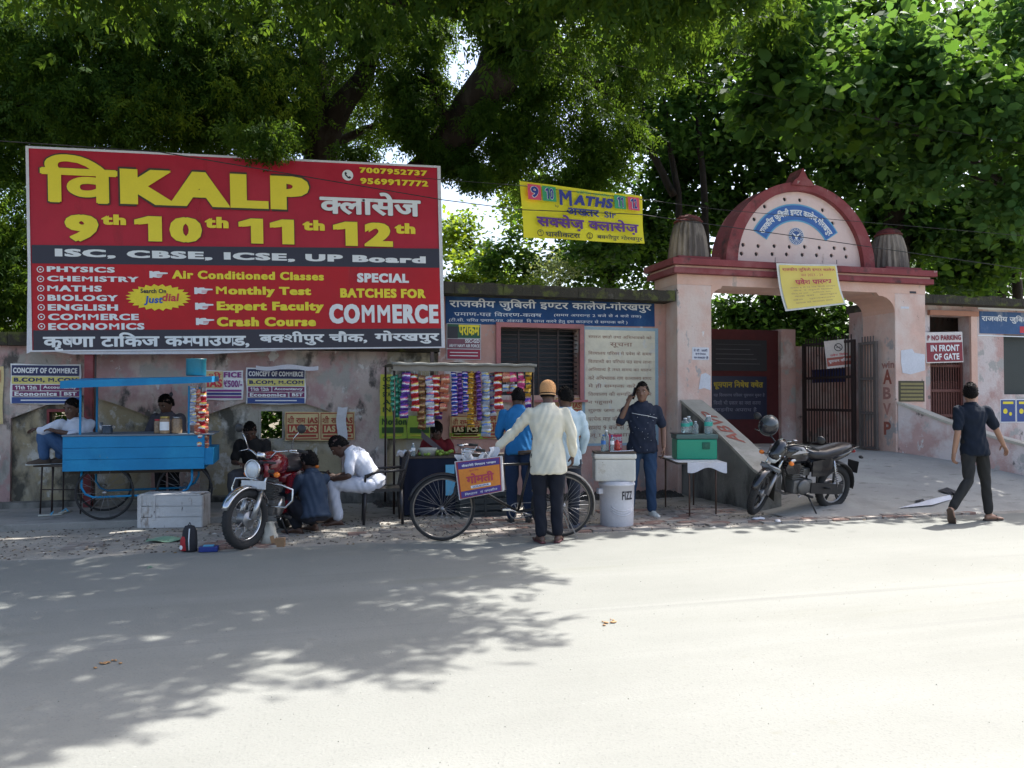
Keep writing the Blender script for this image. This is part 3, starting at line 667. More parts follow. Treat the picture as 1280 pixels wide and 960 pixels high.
for i in range(5): PN.rect((894, 430 + i * 6, 950 - (i * 13) % 17, 431.5 + i * 6), mat('board grey line', (.10, .10, .11), .8, bump=0), nbd, 'text_line', .023, .002)
# ================================================================ building right of the gate
rb = thing('gatehouse_building', 'low pink building with red brown grille door and blue signboard, right of the arched gate', 'building', (13, 11.9, 0))
YB = 12.0; bx0, bx1 = gxr1 + .002, 22; dx0, dx1 = X_(1163, YB), X_(1212, YB); vx0, vx1 = X_(1255, YB), X_(1330, YB)
tz = Z_(1200, 383, YB); dz1 = Z_(1190, 395, YB); vz0, vz1 = Z_(1260, 493, YB), Z_(1260, 418, YB)
MB().box(bx0, dx0, YB, YB + .25, 0, tz).box(dx1, vx0, YB, YB + .25, 0, tz).box(vx1, bx1, YB, YB + .25, 0, tz).box(dx0, dx1, YB, YB + .25, dz1, tz).box(vx0, vx1, YB, YB + .25, 0, vz0).box(vx0, vx1, YB, YB + .25, vz1, tz).box(bx0, bx0 + .2, YB + .25, 13.6, 0, tz).box(bx0 + .2, bx1, 13.4, 13.6, 0, tz).build('wall', PINK_D, rb, world=True)
MB().box(dx0 - .05, dx1 + .16, YB - .07, YB - .002, dz1, dz1 + .09).build('lintel', mat('orange pink lintel', (.42, .20, .13), .8), rb, world=True)
MB().box(dx1, dx1 + .14, YB - .05, YB - .002, 0, dz1).build('door_jamb', PINK_G, rb, world=True)
rf = MB()
for i in range(44):
    x0 = bx0 + .01 + i * .25; rf.box(x0, x0 + .248, YB - .3 + .02 * noise.noise(Vector((x0 * 4, 0, 2))), 13.7, tz + .002, tz + .15 + .04 * noise.noise(Vector((x0 * 2, 7, 0))))
rf.build('roof', MOSS, rb, world=True)
MB().box(vx0, vx1, YB + .15, YB + .17, vz0, vz1).build('window', mat('dark green shutter', (.02, .03, .03), .5), rb, world=True)
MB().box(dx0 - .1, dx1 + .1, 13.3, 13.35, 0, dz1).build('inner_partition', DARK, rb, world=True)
dg_ = bars_gate('grille_door', 'red brown barred grille door right of the gate pier, behind the parking sign', (dx0 + .02, YB + .16), (dx1 - .02, YB + .16), .6, dz1 - .30, 13, RUST, (0, .28, .5, .72, 1), .0)
MB().box(.05, (dx1 - dx0) - .09, .02, .03, .03, 1.25).build('backing_sheet', mat('rusty sheet', (.11, .045, .035), .7, var=.3, scale=12), dg_)
PB = Plane((0, YB, 0), (1, 0, 0), (0, 0, 1))
np_ = thing('parking_sign', 'white and dark red sign reading NO PARKING IN FRONT OF GATE on the grille door', 'sign', (X_(1181, 11.95), 11.9, 1.8))
PP = Plane((0, 11.9, 0), (1, 0, 0), (0, 0, 1)); a0, b0 = PP.uv(1158, 454); a1, b1 = PP.uv(1204, 416)
PS = Plane((a0, 11.9, b0), (a1 - a0, 0, .03), (0, 0, 1)); ww, hh = a1 - a0, b1 - b0 - .01
PS.rectuv(0, 0, ww, hh, mat('sign white', 0), np_, 'board', 0, .02); PS.rectuv(.015, .02, ww - .015, hh * .66, mat('sign maroon', (.22, .012, .03), .5, bump=0), np_, 'red_panel', .004)
PS.text("NO PARKING", (.13, hh * .73, ww - .04, hh * .9), mat('sign maroon', 0), np_, .04, .008, px=False); PS.text("P", (.04, hh * .73, .09, hh * .9), mat('sign maroon', 0), np_, .04, .008, px=False)
PS.text("IN FRONT", (.10, hh * .37, ww - .09, hh * .58), wht, np_, .04, .009, px=False); PS.text("OF GATE", (.16, hh * .09, ww - .10, hh * .30), wht, np_, .04, .009, px=False)
s2 = thing('painted_signboard', 'faded blue painted signboard with Hindi lettering, at the right edge above the dark window', 'sign', (X_(1260, YB), YB - .01, 2.6))
PB.rect((1224, 389, 1345, 420), worn('faded blue sign', (.07, .13, .26), [((.22, .26, .34), 4, .55, .66, .5, 95)]), s2, 'board', .012); PB.text("राजकीय जुबिली इण्टर कालेज", (1226, 393, 1338, 407), wht, s2, .018, .017); PB.rect((1274, 408, 1300, 417), red_p, s2, 'red_box', .015)
PB.rect((1222, 386.5, 1346, 389), wht, s2, 'border', .013); PB.rect((1222, 420, 1346, 422), wht, s2, 'border', .013)
for k, px in enumerate((1250, 1270, 1290)):
    p = thing('blue_poster', ['left blue poster with yellow blot under the dark window, white edged', 'second blue poster with yellow blot under the dark window, at the right edge', 'third blue poster under the dark window'][k], 'poster', (X_(px + 9, YB), YB - .01, 1.4))
    PB.rect((px, 499, px + 19.4, 528), wht, p, 'paper', .006); PB.rect((px + .7, 500, px + 18.7, 527), mat('poster blue', (.02, .06, .24), .5, bump=0), p, 'print', .010)
    PB.rect((px + 3, 502, px + 16, 505), yel, p, 'heading', .013, .002); a, c = PB.uv(px + 6, 514); ringp(PB, a, c, 0, .05, yel, p, .013, name='blot'); ringp(PB, a + .12, c - .05, 0, .035, yel, p, .013, name='blot')

PB2 = Plane((0, YG, 0), (1, 0, 0), (0, 0, 1))
pp = thing('torn_paper', 'torn blank white paper pasted on the right gate pier', 'paper', (10.4, YG - .01, 1.7)); PB2.poly([(1126, 438), (1140, 436), (1143, 441), (1156, 443), (1156, 463), (1138, 468), (1128, 466), (1126, 452)], mat('torn paper', (.60, .61, .66), .8), pp, 'sheet', .005)
pl = thing('stone_plaque', 'dark yellowish plaque with lines of raised text, low on the right gate pier', 'plaque', (10.45, YG - .01, 1.5))
PB2.rect((1123, 476, 1155, 502), mat('plaque dark', (.07, .06, .035), .7), pl, 'slab', .014); 
for i in range(5): PB2.rect((1125, 478.5 + i * 4.7, 1153, 481.3 + i * 4.7), mat('plaque yellow', (.24, .20, .08), .7), pl, 'text_line', .020, .006)
np2 = thing('pasted_notice', 'small white Hindi bill pasted on the left gate pier', 'notice', (6.4, YG - .01, 1.8))
PB2.rect((865, 434, 886, 450), mat('torn paper', 0), np2, 'paper', .005)
PB2.text("दे दी आजादी", (867, 436, 884, 440), navy, np2, .04, .008); PB2.text("हिन्दी शिक्षक", (869, 441, 882, 444), navy, np2, .04, .008); PB2.text("आवश्यकता है", (867, 445, 885, 449), navy, np2, .04, .008)
np3 = thing('torn_paper', 'ragged pale paper remnant low on the left gate pier above the parapet', 'paper', (6.4, YG - .01, 1.5)); PB2.poly([(876, 468), (882, 466), (888, 470), (888, 488), (880, 485), (873, 487)], mat('torn paper', 0), np3, 'sheet', .005)
np4 = thing('stickers', 'two tiny white stickers high on the right gate pier', 'sticker', (10.4, YG - .01, 2.5)); PB2.rect((1126, 383, 1136, 386), mat('torn paper', 0), np4, 'sticker', .004); PB2.rect((1137, 364, 1145, 367), blk, np4, 'sticker', .004)
# ================================================================ trees
BARK = worn('dark bark', (.030, .023, .018), [((.05, .042, .035), 5, .5, .65, .3, 111), ((.02, .018, .015), 7, .55, .65, .3, 112)], bump=1, bscale=18)
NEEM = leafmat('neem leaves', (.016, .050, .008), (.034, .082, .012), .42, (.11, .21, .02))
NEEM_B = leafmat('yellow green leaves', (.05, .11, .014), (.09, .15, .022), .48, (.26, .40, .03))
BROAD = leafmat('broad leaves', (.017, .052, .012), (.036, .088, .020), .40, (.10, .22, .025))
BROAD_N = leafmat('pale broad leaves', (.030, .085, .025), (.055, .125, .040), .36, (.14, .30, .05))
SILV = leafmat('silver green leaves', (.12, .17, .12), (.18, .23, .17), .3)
def unit(n):
    v = rng.normal(size=(n, 3)); return v / np.linalg.norm(v, axis=1, keepdims=True)
def positions(blobs):
    P = []
    for (c, rx, ry, rz, n, ns) in blobs:
        c = np.array(c); sub = unit(ns) * (rng.random((ns, 1)) ** .45) * np.array([rx, ry, rz]) * .92 + c
        s = .16 + .2 * rng.random(ns); s *= (rx + rz) / 2.2
        k = rng.integers(0, ns, n); P.append(sub[k] + rng.normal(size=(n, 3)) * (s[k][:, None]) * np.array([1, 1, .75]))
    return np.concatenate(P)
def leaf_quads(C, D, Nrm, L, Wd, fold=0):
    """one kite per leaf: stem point C, direction D, side from the normal"""
    S = np.cross(D, Nrm); S /= np.linalg.norm(S, axis=1, keepdims=True) + 1e-9
    L = L[:, None]; Wd = Wd[:, None]
    V = np.stack([C, C + D * L * .42 + S * Wd / 2, C + D * L, C + D * L * .42 - S * Wd / 2], 1)
    return V
def round_leaves(P, d, nr, L, W_):
    S = np.cross(d, nr); S /= np.linalg.norm(S, axis=1, keepdims=True) + 1e-9; U = np.cross(S, d); L = L[:, None]; W_ = W_[:, None]
    return np.stack([P, P + d * L * .22 + S * W_ * .42 + U * W_ * .08, P + d * L * .62 + S * W_ * .44 + U * W_ * .05, P + d * L - U * L * .10, P + d * L * .62 - S * W_ * .44 + U * W_ * .05, P + d * L * .22 - S * W_ * .42 + U * W_ * .08], 1)
def crown(parent, blobs, m, kind='neem', L=.08, Wd=.028, name='crown', nl=4):
    P = positions(blobs); n = len(P)
    if kind == 'neem':
        D = unit(n); D[:, 2] = D[:, 2] * .5 - .75; D /= np.linalg.norm(D, axis=1, keepdims=True)
        S = np.cross(D, unit(n)); S /= np.linalg.norm(S, axis=1, keepdims=True); U = np.cross(D, S)
        out = []
        for i in range(nl):
            for s in (-1, 1):
                base = P + D * (.05 + .26 * i / nl)
                d = D * .75 + S * s * .75 + np.array([0, 0, -.25]); d += rng.normal(size=(n, 3)) * .16; d /= np.linalg.norm(d, axis=1, keepdims=True)
                out.append(leaf_quads(base, d, U + rng.normal(size=(n, 3)) * .3, L * (.8 + .4 * rng.random(n)), Wd * (.8 + .4 * rng.random(n))))
        Q = np.concatenate(out)
    elif kind == 'round':
        d = unit(n); d[:, 2] = d[:, 2] * .6 - .35; d /= np.linalg.norm(d, axis=1, keepdims=True)
        sz = .55 + .9 * rng.random(n) ** 1.5; Q = round_leaves(P, d, unit(n) * .8 + np.array([0, -.15, .9]), L * sz, Wd * sz)
    else:
        d = unit(n); d[:, 2] = d[:, 2] * .6 - .35; d /= np.linalg.norm(d, axis=1, keepdims=True)
        nr = unit(n) * .7 + np.array([0, -.15, 1]); Q = leaf_quads(P, d, nr, L * (.6 + .8 * rng.random(n)), Wd * (.6 + .8 * rng.random(n)))
    V = Q.reshape(-1, 3)
    if parent is not None: V = V - np.array(parent.location)
    F_ = np.arange(len(V)).reshape(-1, Q.shape[1])
    o = npmesh(name, V, F_, m, parent); o['kind'] = 'stuff'; return o
def trunk(parent, pts, r, name='trunk', n=10):
    P = [Vector(p) for p in pts]; out = []; rr = []
    for i in range(len(P) - 1):
        for k in range(4):
            t = k / 4; p = P[i].lerp(P[i + 1], t); q = noise.noise_vector(p * 1.7) * r[i] * .35; out.append(p + q); rr.append((r[i] * (1 - t) + r[i + 1] * t) * (1 + .12 * noise.noise(p * 3)))
    out.append(P[-1]); rr.append(r[-1])
    return MB().tube(out, rr, n).build(name, BARK, parent, world=True)
def limbs(parent, root_pts, ends, r0):
    """branches fanning from points on the trunk to blob centres"""
    for e in ends:
        e = Vector(e); s = min((Vector(p) for p in root_pts), key=lambda p: (p - e).length + (0 if p.z < e.z else 2))
        m1 = s.lerp(e, .45) + Vector((0, 0, .25)) + noise.noise_vector(e) * .4; trunk(parent, [s, m1, e], [r0, r0 * .65, r0 * .25], 'limb', 7)
def B(px, py, Y, rx, ry, rz, n, ns): return (tuple(W(px, py, Y)), rx, ry, rz, n, ns)
# --- the big neem behind the billboard
tA = thing('neem_tree', 'big dark feathery neem tree with forking trunk, directly behind the red billboard', 'tree', (.3, 14.2, 0))
tp = [(.5, 14.2, 0), tuple(W(398, 260, 14.2)), tuple(W(400, 190, 14.2)), tuple(W(396, 110, 14.1)), tuple(W(384, 30, 14)), tuple(W(380, -60, 13.6))]
trunk(tA, tp, [.38, .33, .30, .24, .20, .16]); trunk(tA, [W(400, 185, 14.2), W(430, 130, 14), W(452, 100, 14), W(470, 50, 14), W(500, -40, 13.6)], [.24, .2, .17, .13, .10], 'limb')
bA = [B(60, 90, 14, 1.5, 1.3, 1.0, 2700, 34), B(180, 60, 13.8, 1.5, 1.3, 1.2, 3400, 40), B(300, 70, 13.4, 1.5, 1.3, 1.3, 3800, 40), B(230, 150, 14.2, 1.7, 1.0, .7, 2600, 34), B(60, 170, 14.6, 1.5, 1.0, .9, 2400, 28),
      B(345, 140, 13.2, .8, .7, .7, 1500, 18), B(470, 60, 14.3, 1.0, 1.2, 1.2, 2000, 26), B(500, 150, 14.6, .9, .9, .6, 1200, 18), B(20, 20, 13, 1.0, 1.2, .6, 1200, 14), B(250, 5, 12.8, 2.0, 1.2, .6, 2600, 26), B(430, 0, 13, 1.1, 1.2, .6, 1400, 18),
      B(-80, 120, 14, 1.4, 1.4, 1.4, 1700, 22), B(135, 120, 13.2, 1.2, .8, .6, 1500, 20), B(420, 130, 15.6, 1.3, .8, 1.0, 1300, 20)]
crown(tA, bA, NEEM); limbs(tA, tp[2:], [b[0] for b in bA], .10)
crown(tA, [B(300, 100, 12.6, .9, .5, .7, 420, 10), B(200, 130, 13, .7, .5, .5, 260, 8), B(120, 30, 13, .9, .6, .4, 260, 8)], NEEM_B, name='yellow_green_foliage')  # clumps in a paler yellow green than the main crown
crown(tA, [B(345, 183, 11.35, .30, .12, .16, 130, 5), B(330, 165, 11.6, .5, .3, .2, 220, 6), B(590, 215, 12.2, .22, .2, .22, 160, 4), B(450, 188, 12.2, .4, .2, .2, 160, 5)], NEEM, name='drooping_sprays')
# dark low trees at far left
tL = thing('dense_tree', 'dark dense tree at the far left edge, behind the billboard frame', 'tree', (-6.5, 16.5, 0)); trunk(tL, [(-6.5, 16.5, 0), (-6.4, 16.5, 3), (-6.0, 16.4, 6)], [.3, .25, .15])
crown(tL, [((-6.6, 16.5, 3.2), 2.2, 1.6, 1.9, 5200, 50), ((-4.6, 16.8, 4.4), 2.0, 1.4, 2.0, 4400, 46), ((-1.8, 17, 4.2), 2.0, 1.2, 2.0, 3600, 40), ((-9, 16, 4), 2.4, 1.6, 2.4, 2500, 30)], NEEM, L=.10, Wd=.04)
# --- leaning tree between billboard and banner
tB = thing('leaning_tree', 'old tree with very thick dark trunk leaning right between billboard and yellow banner', 'tree', (1.3, 13.6, 0))
tp = [(1.2, 13.8, 0), tuple(W(480, 320, 13.6)), tuple(W(538, 205, 13.4)), tuple(W(588, 150, 13.0)), tuple(W(618, 90, 12.6)), tuple(W(655, 30, 12.0)), tuple(W(715, -45, 11.3)), tuple(W(790, -160, 10.5))]
trunk(tB, tp, [.46, .40, .31, .36, .38, .34, .28, .2], n=14)
trunk(tB, [W(575, 160, 13), W(553, 142, 13), W(543, 120, 12.9), W(536, 80, 12.8)], [.13, .10, .07, .04], 'limb'); trunk(tB, [W(553, 142, 13), W(535, 140, 13), W(520, 152, 13)], [.05, .03, .02], 'limb')
trunk(tB, [W(618, 90, 12.6), W(700, 60, 13), W(760, 120, 13.4)], [.2, .12, .06], 'limb'); trunk(tB, [W(655, 30, 12), W(600, -40, 10.5), W(560, -160, 9)], [.2, .15, .08], 'limb')
bB = [B(690, 90, 12.8, .95, .9, 1.0, 2600, 30), B(650, 170, 12.6, .75, .6, .65, 1500, 20), B(740, 180, 13.2, .9, .8, .7, 2000, 24), B(780, 60, 13.6, 1.0, 1.0, 1.2, 2300, 28), B(640, 20, 12.4, .6, .8, .4, 700, 12), B(585, 210, 12.8, .34, .3, .28, 330, 7),
      B(535, 95, 13, .42, .5, .62, 620, 11), B(540, 30, 13, .5, .5, .4, 560, 9), B(700, 235, 13.8, 1.0, .6, .5, 1100, 18), B(620, 200, 13.4, .4, .4, .35, 420, 7), B(520, 165, 13, .3, .3, .3, 260, 6)]
crown(tB, bB, NEEM)
# crown high over the road (casts the big shadow)
crown(tB, [B(500, 120, 12.9, .5, .4, .8, 900, 14), B(470, 30, 12.8, .8, .5, .6, 900, 12), B(560, 190, 12.9, .45, .3, .3, 420, 8), B(640, 60, 11.6, .6, .4, .5, 700, 10), B(610, 130, 12.2, .35, .3, .35, 300, 6)], NEEM, name='crown')
bH = [((-5, 8.2, 6.7), 1.7, 1.3, .8, 1100, 18), ((-3.2, 6.8, 6.6), 1.4, .9, .6, 700, 14), ((-6.6, 9.8, 6.6), 1.8, 1.4, .9, 1300, 20), ((-2.2, 10.2, 6.9), 1.6, 1.0, .6, 1200, 16), ((2.5, 5.9, 6.8), .7, .4, .4, 260, 7), ((3.2, 6.7, 6.9), .7, .4, .4, 260, 7), ((-1.2, 7.6, 6.9), 1.0, 1.0, .7, 750, 16), ((.6, 7.9, 7.1), 1.5, 1.0, .8, 1500, 24), ((2.6, 8.3, 7.0), 1.6, 1.1, .8, 1700, 24), ((4.4, 8.7, 7.2), 1.5, 1.1, .8, 1500, 22), ((.0, 9.8, 7.4), 2.2, 1.3, .9, 2000, 26), ((3.5, 10.3, 7.6), 2.4, 1.3, .9, 2200, 26), ((-3.2, 9.4, 7.2), 2.0, 1.6, .8, 1300, 20), ((5.9, 8.9, 7.3), .8, .7, .5, 450, 8), ((.8, 6.8, 6.8), 1.1, .6, .5, 750, 12), ((2.4, 6.3, 6.8), 1.1, .55, .5, 700, 12), ((4.2, 7.2, 6.9), 1.2, .7, .6, 800, 12), ((6.3, 10.9, 7.6), 1.4, 1.0, .8, 900, 14)]
crown(tB, bH, NEEM, L=.12, Wd=.05, name='overhanging_crown'); limbs(tB, tp[5:], [b[0] for b in bH], .10)
# --- slender trees left of the gate
tC = thing('slender_tree', 'slender loose leaved tree with thin dark stems, behind the left gate dome', 'tree', (6.3, 16, 0))
for a in ([(850, 330), (848, 240), (836, 175), (825, 90), (815, 0)], [(884, 330), (880, 230), (872, 150), (880, 40), (890, -40)], [(842, 245), (815, 190), (800, 120)]): trunk(tC, [W(x, y, 16) for x, y in a], [.09, .075, .06, .045, .03][:len(a)], 'trunk', 7)
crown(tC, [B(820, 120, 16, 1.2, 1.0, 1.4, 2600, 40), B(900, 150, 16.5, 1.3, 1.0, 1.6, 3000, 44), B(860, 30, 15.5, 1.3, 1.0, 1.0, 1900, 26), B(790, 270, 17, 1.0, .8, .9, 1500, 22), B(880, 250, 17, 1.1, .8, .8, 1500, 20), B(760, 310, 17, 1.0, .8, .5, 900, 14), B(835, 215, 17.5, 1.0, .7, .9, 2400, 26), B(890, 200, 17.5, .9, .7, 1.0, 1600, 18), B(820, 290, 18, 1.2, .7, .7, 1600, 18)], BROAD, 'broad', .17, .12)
crown(tC, [B(830, 100, 17, 1.2, .8, 1.6, 700, 26), B(700, 100, 16, 1.4, .8, 1.2, 600, 24)], NEEM_B, 'broad', .16, .11, name='sun_tinted_foliage')  # sun on the crown put into a paler leaf colour
# --- dark trees behind and right of the gate
tD = thing('banyan_tree', 'huge dark broad leaved tree rising behind the gate arch', 'tree', (12, 17, 0)); trunk(tD, [W(1115, 420, 17), W(1120, 280, 17), W(1140, 160, 16.6), W(1160, 20, 16)], [.4, .35, .28, .2]); trunk(tD, [W(1120, 240, 17), W(1040, 120, 16), W(960, 30, 15)], [.2, .15, .08], 'limb'); trunk(tD, [W(1130, 200, 17), W(1220, 120, 16), W(1300, 60, 15)], [.2, .15, .08], 'limb')
crown(tD, [B(980, 100, 16, 1.9, 1.2, 1.7, 4200, 60), B(1080, 200, 16.5, 1.9, 1.2, 1.6, 4200, 60), B(1180, 100, 16, 2.0, 1.4, 1.8, 4200, 60), B(1240, 240, 16.5, 2.0, 1.2, 1.5, 3600, 50), B(1060, 20, 15, 2.2, 1.2, 1.0, 2800, 34), B(1200, 330, 18, 1.8, 1.0, .8, 2400, 34), B(960, 210, 17, 1.2, .8, .9, 1700, 24), B(1270, 20, 15, 1.6, 1.4, 1.2, 2400, 30), B(1340, 160, 16, 1.6, 1.4, 2, 2200, 30), B(1150, 290, 17, 1.3, .8, .7, 2600, 34), B(1240, 310, 17, 1.3, .8, .7, 2400, 30), B(1110, 250, 17.4, 1.0, .8, .8, 1800, 22), B(930, 270, 17.5, 1.0, .7, .7, 1500, 20)], BROAD, 'round', .20, .17)
# --- near large leaved tree on the right
tE = thing('teak_tree', 'large leaved pale green tree hanging over the gate right side, nearest to the street', 'tree', (16, 13.6, 0)); tpE = [(16, 13.6, 0), (15.8, 13.4, 3.5), (15.2, 13.0, 5.4), (14.2, 12.6, 6.6)]; trunk(tE, tpE, [.3, .26, .2, .12])
bE = [B(1230, 120, 11.4, .9, .7, .9, 420, 22), B(1270, 250, 12, .8, .7, .9, 380, 20), B(1130, 60, 11.2, 1.0, .7, .6, 380, 20), B(1160, 210, 12.4, .9, .6, .7, 280, 16), B(1000, 30, 11.2, 1.0, .7, .5, 380, 16), B(1290, 20, 11.5, .9, .9, .8, 380, 16), B(1060, 130, 12.6, .8, .6, .6, 200, 14)]
bE = [(b[0], b[1], b[2], b[3], int(b[4] * 2.0), b[5] + 8) for b in bE]; crown(tE, bE, BROAD_N, 'round', .17, .15); limbs(tE, tpE[1:], [b[0] for b in bE], .07)
bE2 = [((9.6, 12.0, 7.0), 2.2, 1.3, .9, 1500, 24), ((12.6, 12.2, 6.9), 2.2, 1.4, .9, 1500, 24), ((8.2, 11.3, 6.6), 1.5, 1.0, .6, 800, 14), ((15.5, 11.8, 6.8), 2.2, 1.5, .9, 1400, 22), ((11.0, 11.2, 6.9), 1.8, .9, .6, 900, 14), ((13.8, 10.6, 6.9), 1.8, .9, .7, 800, 14)]
bE2 = [(b[0], b[1], b[2], b[3], int(b[4] * 1.9), b[5] + 14) for b in bE2]; crown(tE, bE2, BROAD, 'round', .19, .17, name='overhanging_crown'); limbs(tE, tpE[2:], [b[0] for b in bE2], .08)
# big single leaves one can tell apart
lm = MB()
prof = [(0, 0), (.30, .05), (.46, .22), (.47, .42), (.36, .66), (.18, .86), (0, 1.0)]
vs = [(0, t, .02 * math.sin(t * 3)) for _, t in prof]; L_ = [(-x, t, .07 * x + .02 * math.sin(t * 3)) for x, t in prof[1:-1]]; R_ = [(x, t, .07 * x + .02 * math.sin(t * 3)) for x, t in prof[1:-1]]
V = vs + L_ + R_; n7 = len(vs); fs = []
for base in (n7, n7 + 5):
    fs.append((0, 1, base)); 
    for i in range(4): fs.append((i + 1, i + 2, base + i + 1, base + i))
    fs.append((5, 6, base + 4))
lm.add(V, fs, True); leaf0 = lm.build('leaf', BROAD_N, tE, fix=False); leafme = leaf0.data
Pp = positions([(b[0][:1] + (b[0][1] - .35,) + b[0][2:], b[1], b[2], b[3], 46, 14) for b in bE[:6]])
for i, p in enumerate(Pp[:280]):
    rot = (rng.uniform(-1.2, .3), rng.uniform(-.7, .7), rng.uniform(0, 6.28)); s = rng.uniform(.12, .21); loc = Vector(p.tolist()) - tE.location
    if i == 0: leaf0.location = loc; leaf0.rotation_euler = rot; leaf0.scale = (s, s, s)
    else: share(leafme, 'leaf', loc, rot, tE, scale=(s, s, s))
# --- small trees and bushes further back
tF = thing('bushy_tree', 'light green bushy tree standing far back between billboard and yellow banner', 'tree', tuple(W(590, 470, 22))); trunk(tF, [W(590, 480, 22), W(592, 380, 22), W(588, 300, 22)], [.15, .12, .06]); crown(tF, [B(585, 300, 22, 1.0, .9, 1.1, 1700, 26), B(600, 350, 21, 1.2, .9, .9, 1400, 20), B(650, 270, 22, .9, .9, 1.2, 1300, 20)], NEEM_B, 'broad', .16, .11)
tG = thing('silver_bush', 'silvery green bush above the counter building roof below the yellow banner', 'bush', tuple(W(700, 470, 18))); crown(tG, [B(695, 335, 18, .9, .7, .55, 1300, 20)], SILV, 'broad', .10, .05); trunk(tG, [W(700, 480, 18), W(700, 345, 18)], [.06, .03], n=6)
tH = thing('dense_tree', 'dark green tree behind the counter building roof, under the yellow banner', 'tree', tuple(W(760, 480, 19))); trunk(tH, [W(760, 480, 19), W(762, 300, 19)], [.2, .12]); crown(tH, [B(640, 330, 19.5, .9, .8, .9, 1500, 20), B(750, 320, 19, 1.6, .9, 1.0, 3200, 34), B(830, 320, 19, 1.2, .9, 1.2, 2200, 26), B(720, 250, 19.5, 1.8, .9, 1.0, 2600, 30)], BROAD, 'broad', .17, .12)
tI = thing('dense_tree', 'dark tree inside the compound seen through the gate arch', 'tree', tuple(W(985, 500, 20))); trunk(tI, [W(958, 510, 20), W(956, 430, 20), W(958, 340, 20)], [.22, .2, .16]); crown(tI, [B(930, 400, 20, 1.4, .9, .9, 3200, 34), B(1010, 400, 20, 1.4, .9, 1.1, 3400, 34), B(1060, 430, 20, 1.2, .9, 1.2, 2400, 26), B(980, 340, 20, 2.4, .9, .8, 3000, 30)], BROAD, 'broad', .18, .13)
tJ = thing('dense_tree', 'dark tree low behind the roof right of the gate', 'tree', tuple(W(1250, 480, 19))); trunk(tJ, [W(1250, 480, 19), W(1250, 300, 19)], [.2, .12]); trunk(tJ, [W(1272, 480, 18), W(1270, 330, 18)], [.2, .12]); crown(tJ, [B(1200, 350, 19, 1.7, .9, .8, 2600, 30), B(1290, 340, 19, 1.5, .9, 1.2, 2300, 26), B(1110, 360, 20, 1.6, .9, .8, 2000, 24)], BROAD, 'broad', .18, .13)
# small plants rooted on the coping
tK = thing('roof_weeds', 'yellow green weeds growing on the mossy counter roof edge', 'weeds', tuple(W(590, 352, 11.8))); crown(tK, [B(585, 347, 11.9, .35, .15, .05, 500, 10), B(660, 351, 11.9, .5, .15, .03, 300, 8)], NEEM_B, 'broad', .06, .03); 

tM = thing('hedge', 'dark green hedge behind the boundary wall, seen through its small openings', 'hedge', (-4, 14.6, 0))
crown(tM, [((-12 + 1.5 * i, 14.6, 1.1), 1.1, .5, 1.1, 1500, 30) for i in range(10)], BROAD, 'broad', .14, .10)
# ================================================================ the big billboard
YBB = 11.62
TLp, BLp, TRp, BRp = W(38, 183, YBB), W(37, 440, YBB), W(555, 208, YBB), W(556, 435, YBB)
rv = (BRp - BLp).normalized(); bwid = (BRp - BLp).length; bhei = (TLp - BLp).length * 1.0
bb = thing('billboard', 'huge red coaching class billboard with yellow lettering raised above the boundary wall', 'billboard', (BLp + BRp) / 2)
P = Plane(BLp, rv, Vector((0, 0, 1)))
bred = worn('billboard red vinyl', (.40, .014, .034), [((.46, .024, .045), .6, .45, .65, .6, 121), ((.33, .02, .035), 3, .60, .75, .3, 123)], rough=.36, bump=.9, bscale=1.6, var=.10)
bred2 = worn('billboard lower red vinyl', (.47, .010, .018), [((.41, .012, .022), .8, .45, .65, .6, 122), ((.36, .02, .028), 4, .60, .75, .3, 124)], rough=.36, bump=.9, bscale=1.6, var=.06)
bblk = mat('billboard black band', (.016, .014, .032), .4, bump=0)
TRu, TLu = P.uv(555, 208), P.uv(38, 183)
def top_at(a): return TLu[1] + (TRu[1] - TLu[1]) * a / bwid
mb = MB(); N = 40
def rip(a, b): return .006 * noise.noise(Vector((a * 1.4, b * 1.2, 3))) + .003 * math.sin(a * 5 + b * 2)
mb.sheet(lambda u, v: P.pt(-.0 + bwid * u, top_at(bwid * u) * v, rip(bwid * u, top_at(bwid * u) * v) * (1 if 0 < v < 1 else 0)), N, 20)
mb.build('vinyl_sheet', bred, bb, world=True, fix=False)
def strip(ya0, ya1, yb0, yb1, m, h, name):
    """band whose edges are measured at the left and right end (top, bottom)"""
    l1, l0 = P.uv(45, ya0)[1], P.uv(45, ya1)[1]; r1, r0 = P.uv(550, yb0)[1], P.uv(550, yb1)[1]
    P.poly([(.05, l0), (bwid - .05, r0), (bwid - .05, r1), (.05, l1)], m, bb, name, h, px=False)
strip(329, 414, 334, 411, bred2, .012, 'lower_panel'); strip(306.5, 329.5, 311, 335, bblk, .016, 'black_band'); strip(413, 438.5, 410.5, 433.5, bblk, .016, 'black_band')
wm_ = mat('billboard white margin', (.62, .62, .66), .5)
for (a0, b0, a1, b1) in ((0, 0, .035, TLu[1]), (bwid - .05, 0, bwid, TRu[1]), (.035, 0, bwid - .05, .02)): P.rectuv(a0, b0, a1, b1, wm_, bb, 'white_margin', .017, .002)
P.poly([(.035, TLu[1] - .03), (bwid - .05, TRu[1] - .03), (bwid - .05, TRu[1]), (.035, TLu[1])], wm_, bb, 'white_margin', .0175, False)
H_ = .020
def T(st, box, m, off=.04, h=H_, **k): return P.text(st, box, m, bb, off, h, **k)
dk = mat('dark outline print', (.05, .03, .02), .5, bump=0)
T("वि", (50, 192, 148, 256), dk, .04, .018, grow=.018); T("वि", (50, 192, 148, 256), yel, .04, H_ + .004, split=True)
T("KALP", (150, 210.5, 387, 264), dk, .075, .018, grow=.022); T("KALP", (150, 211, 387, 263.5), yel, .075, H_ + .004, split=True)
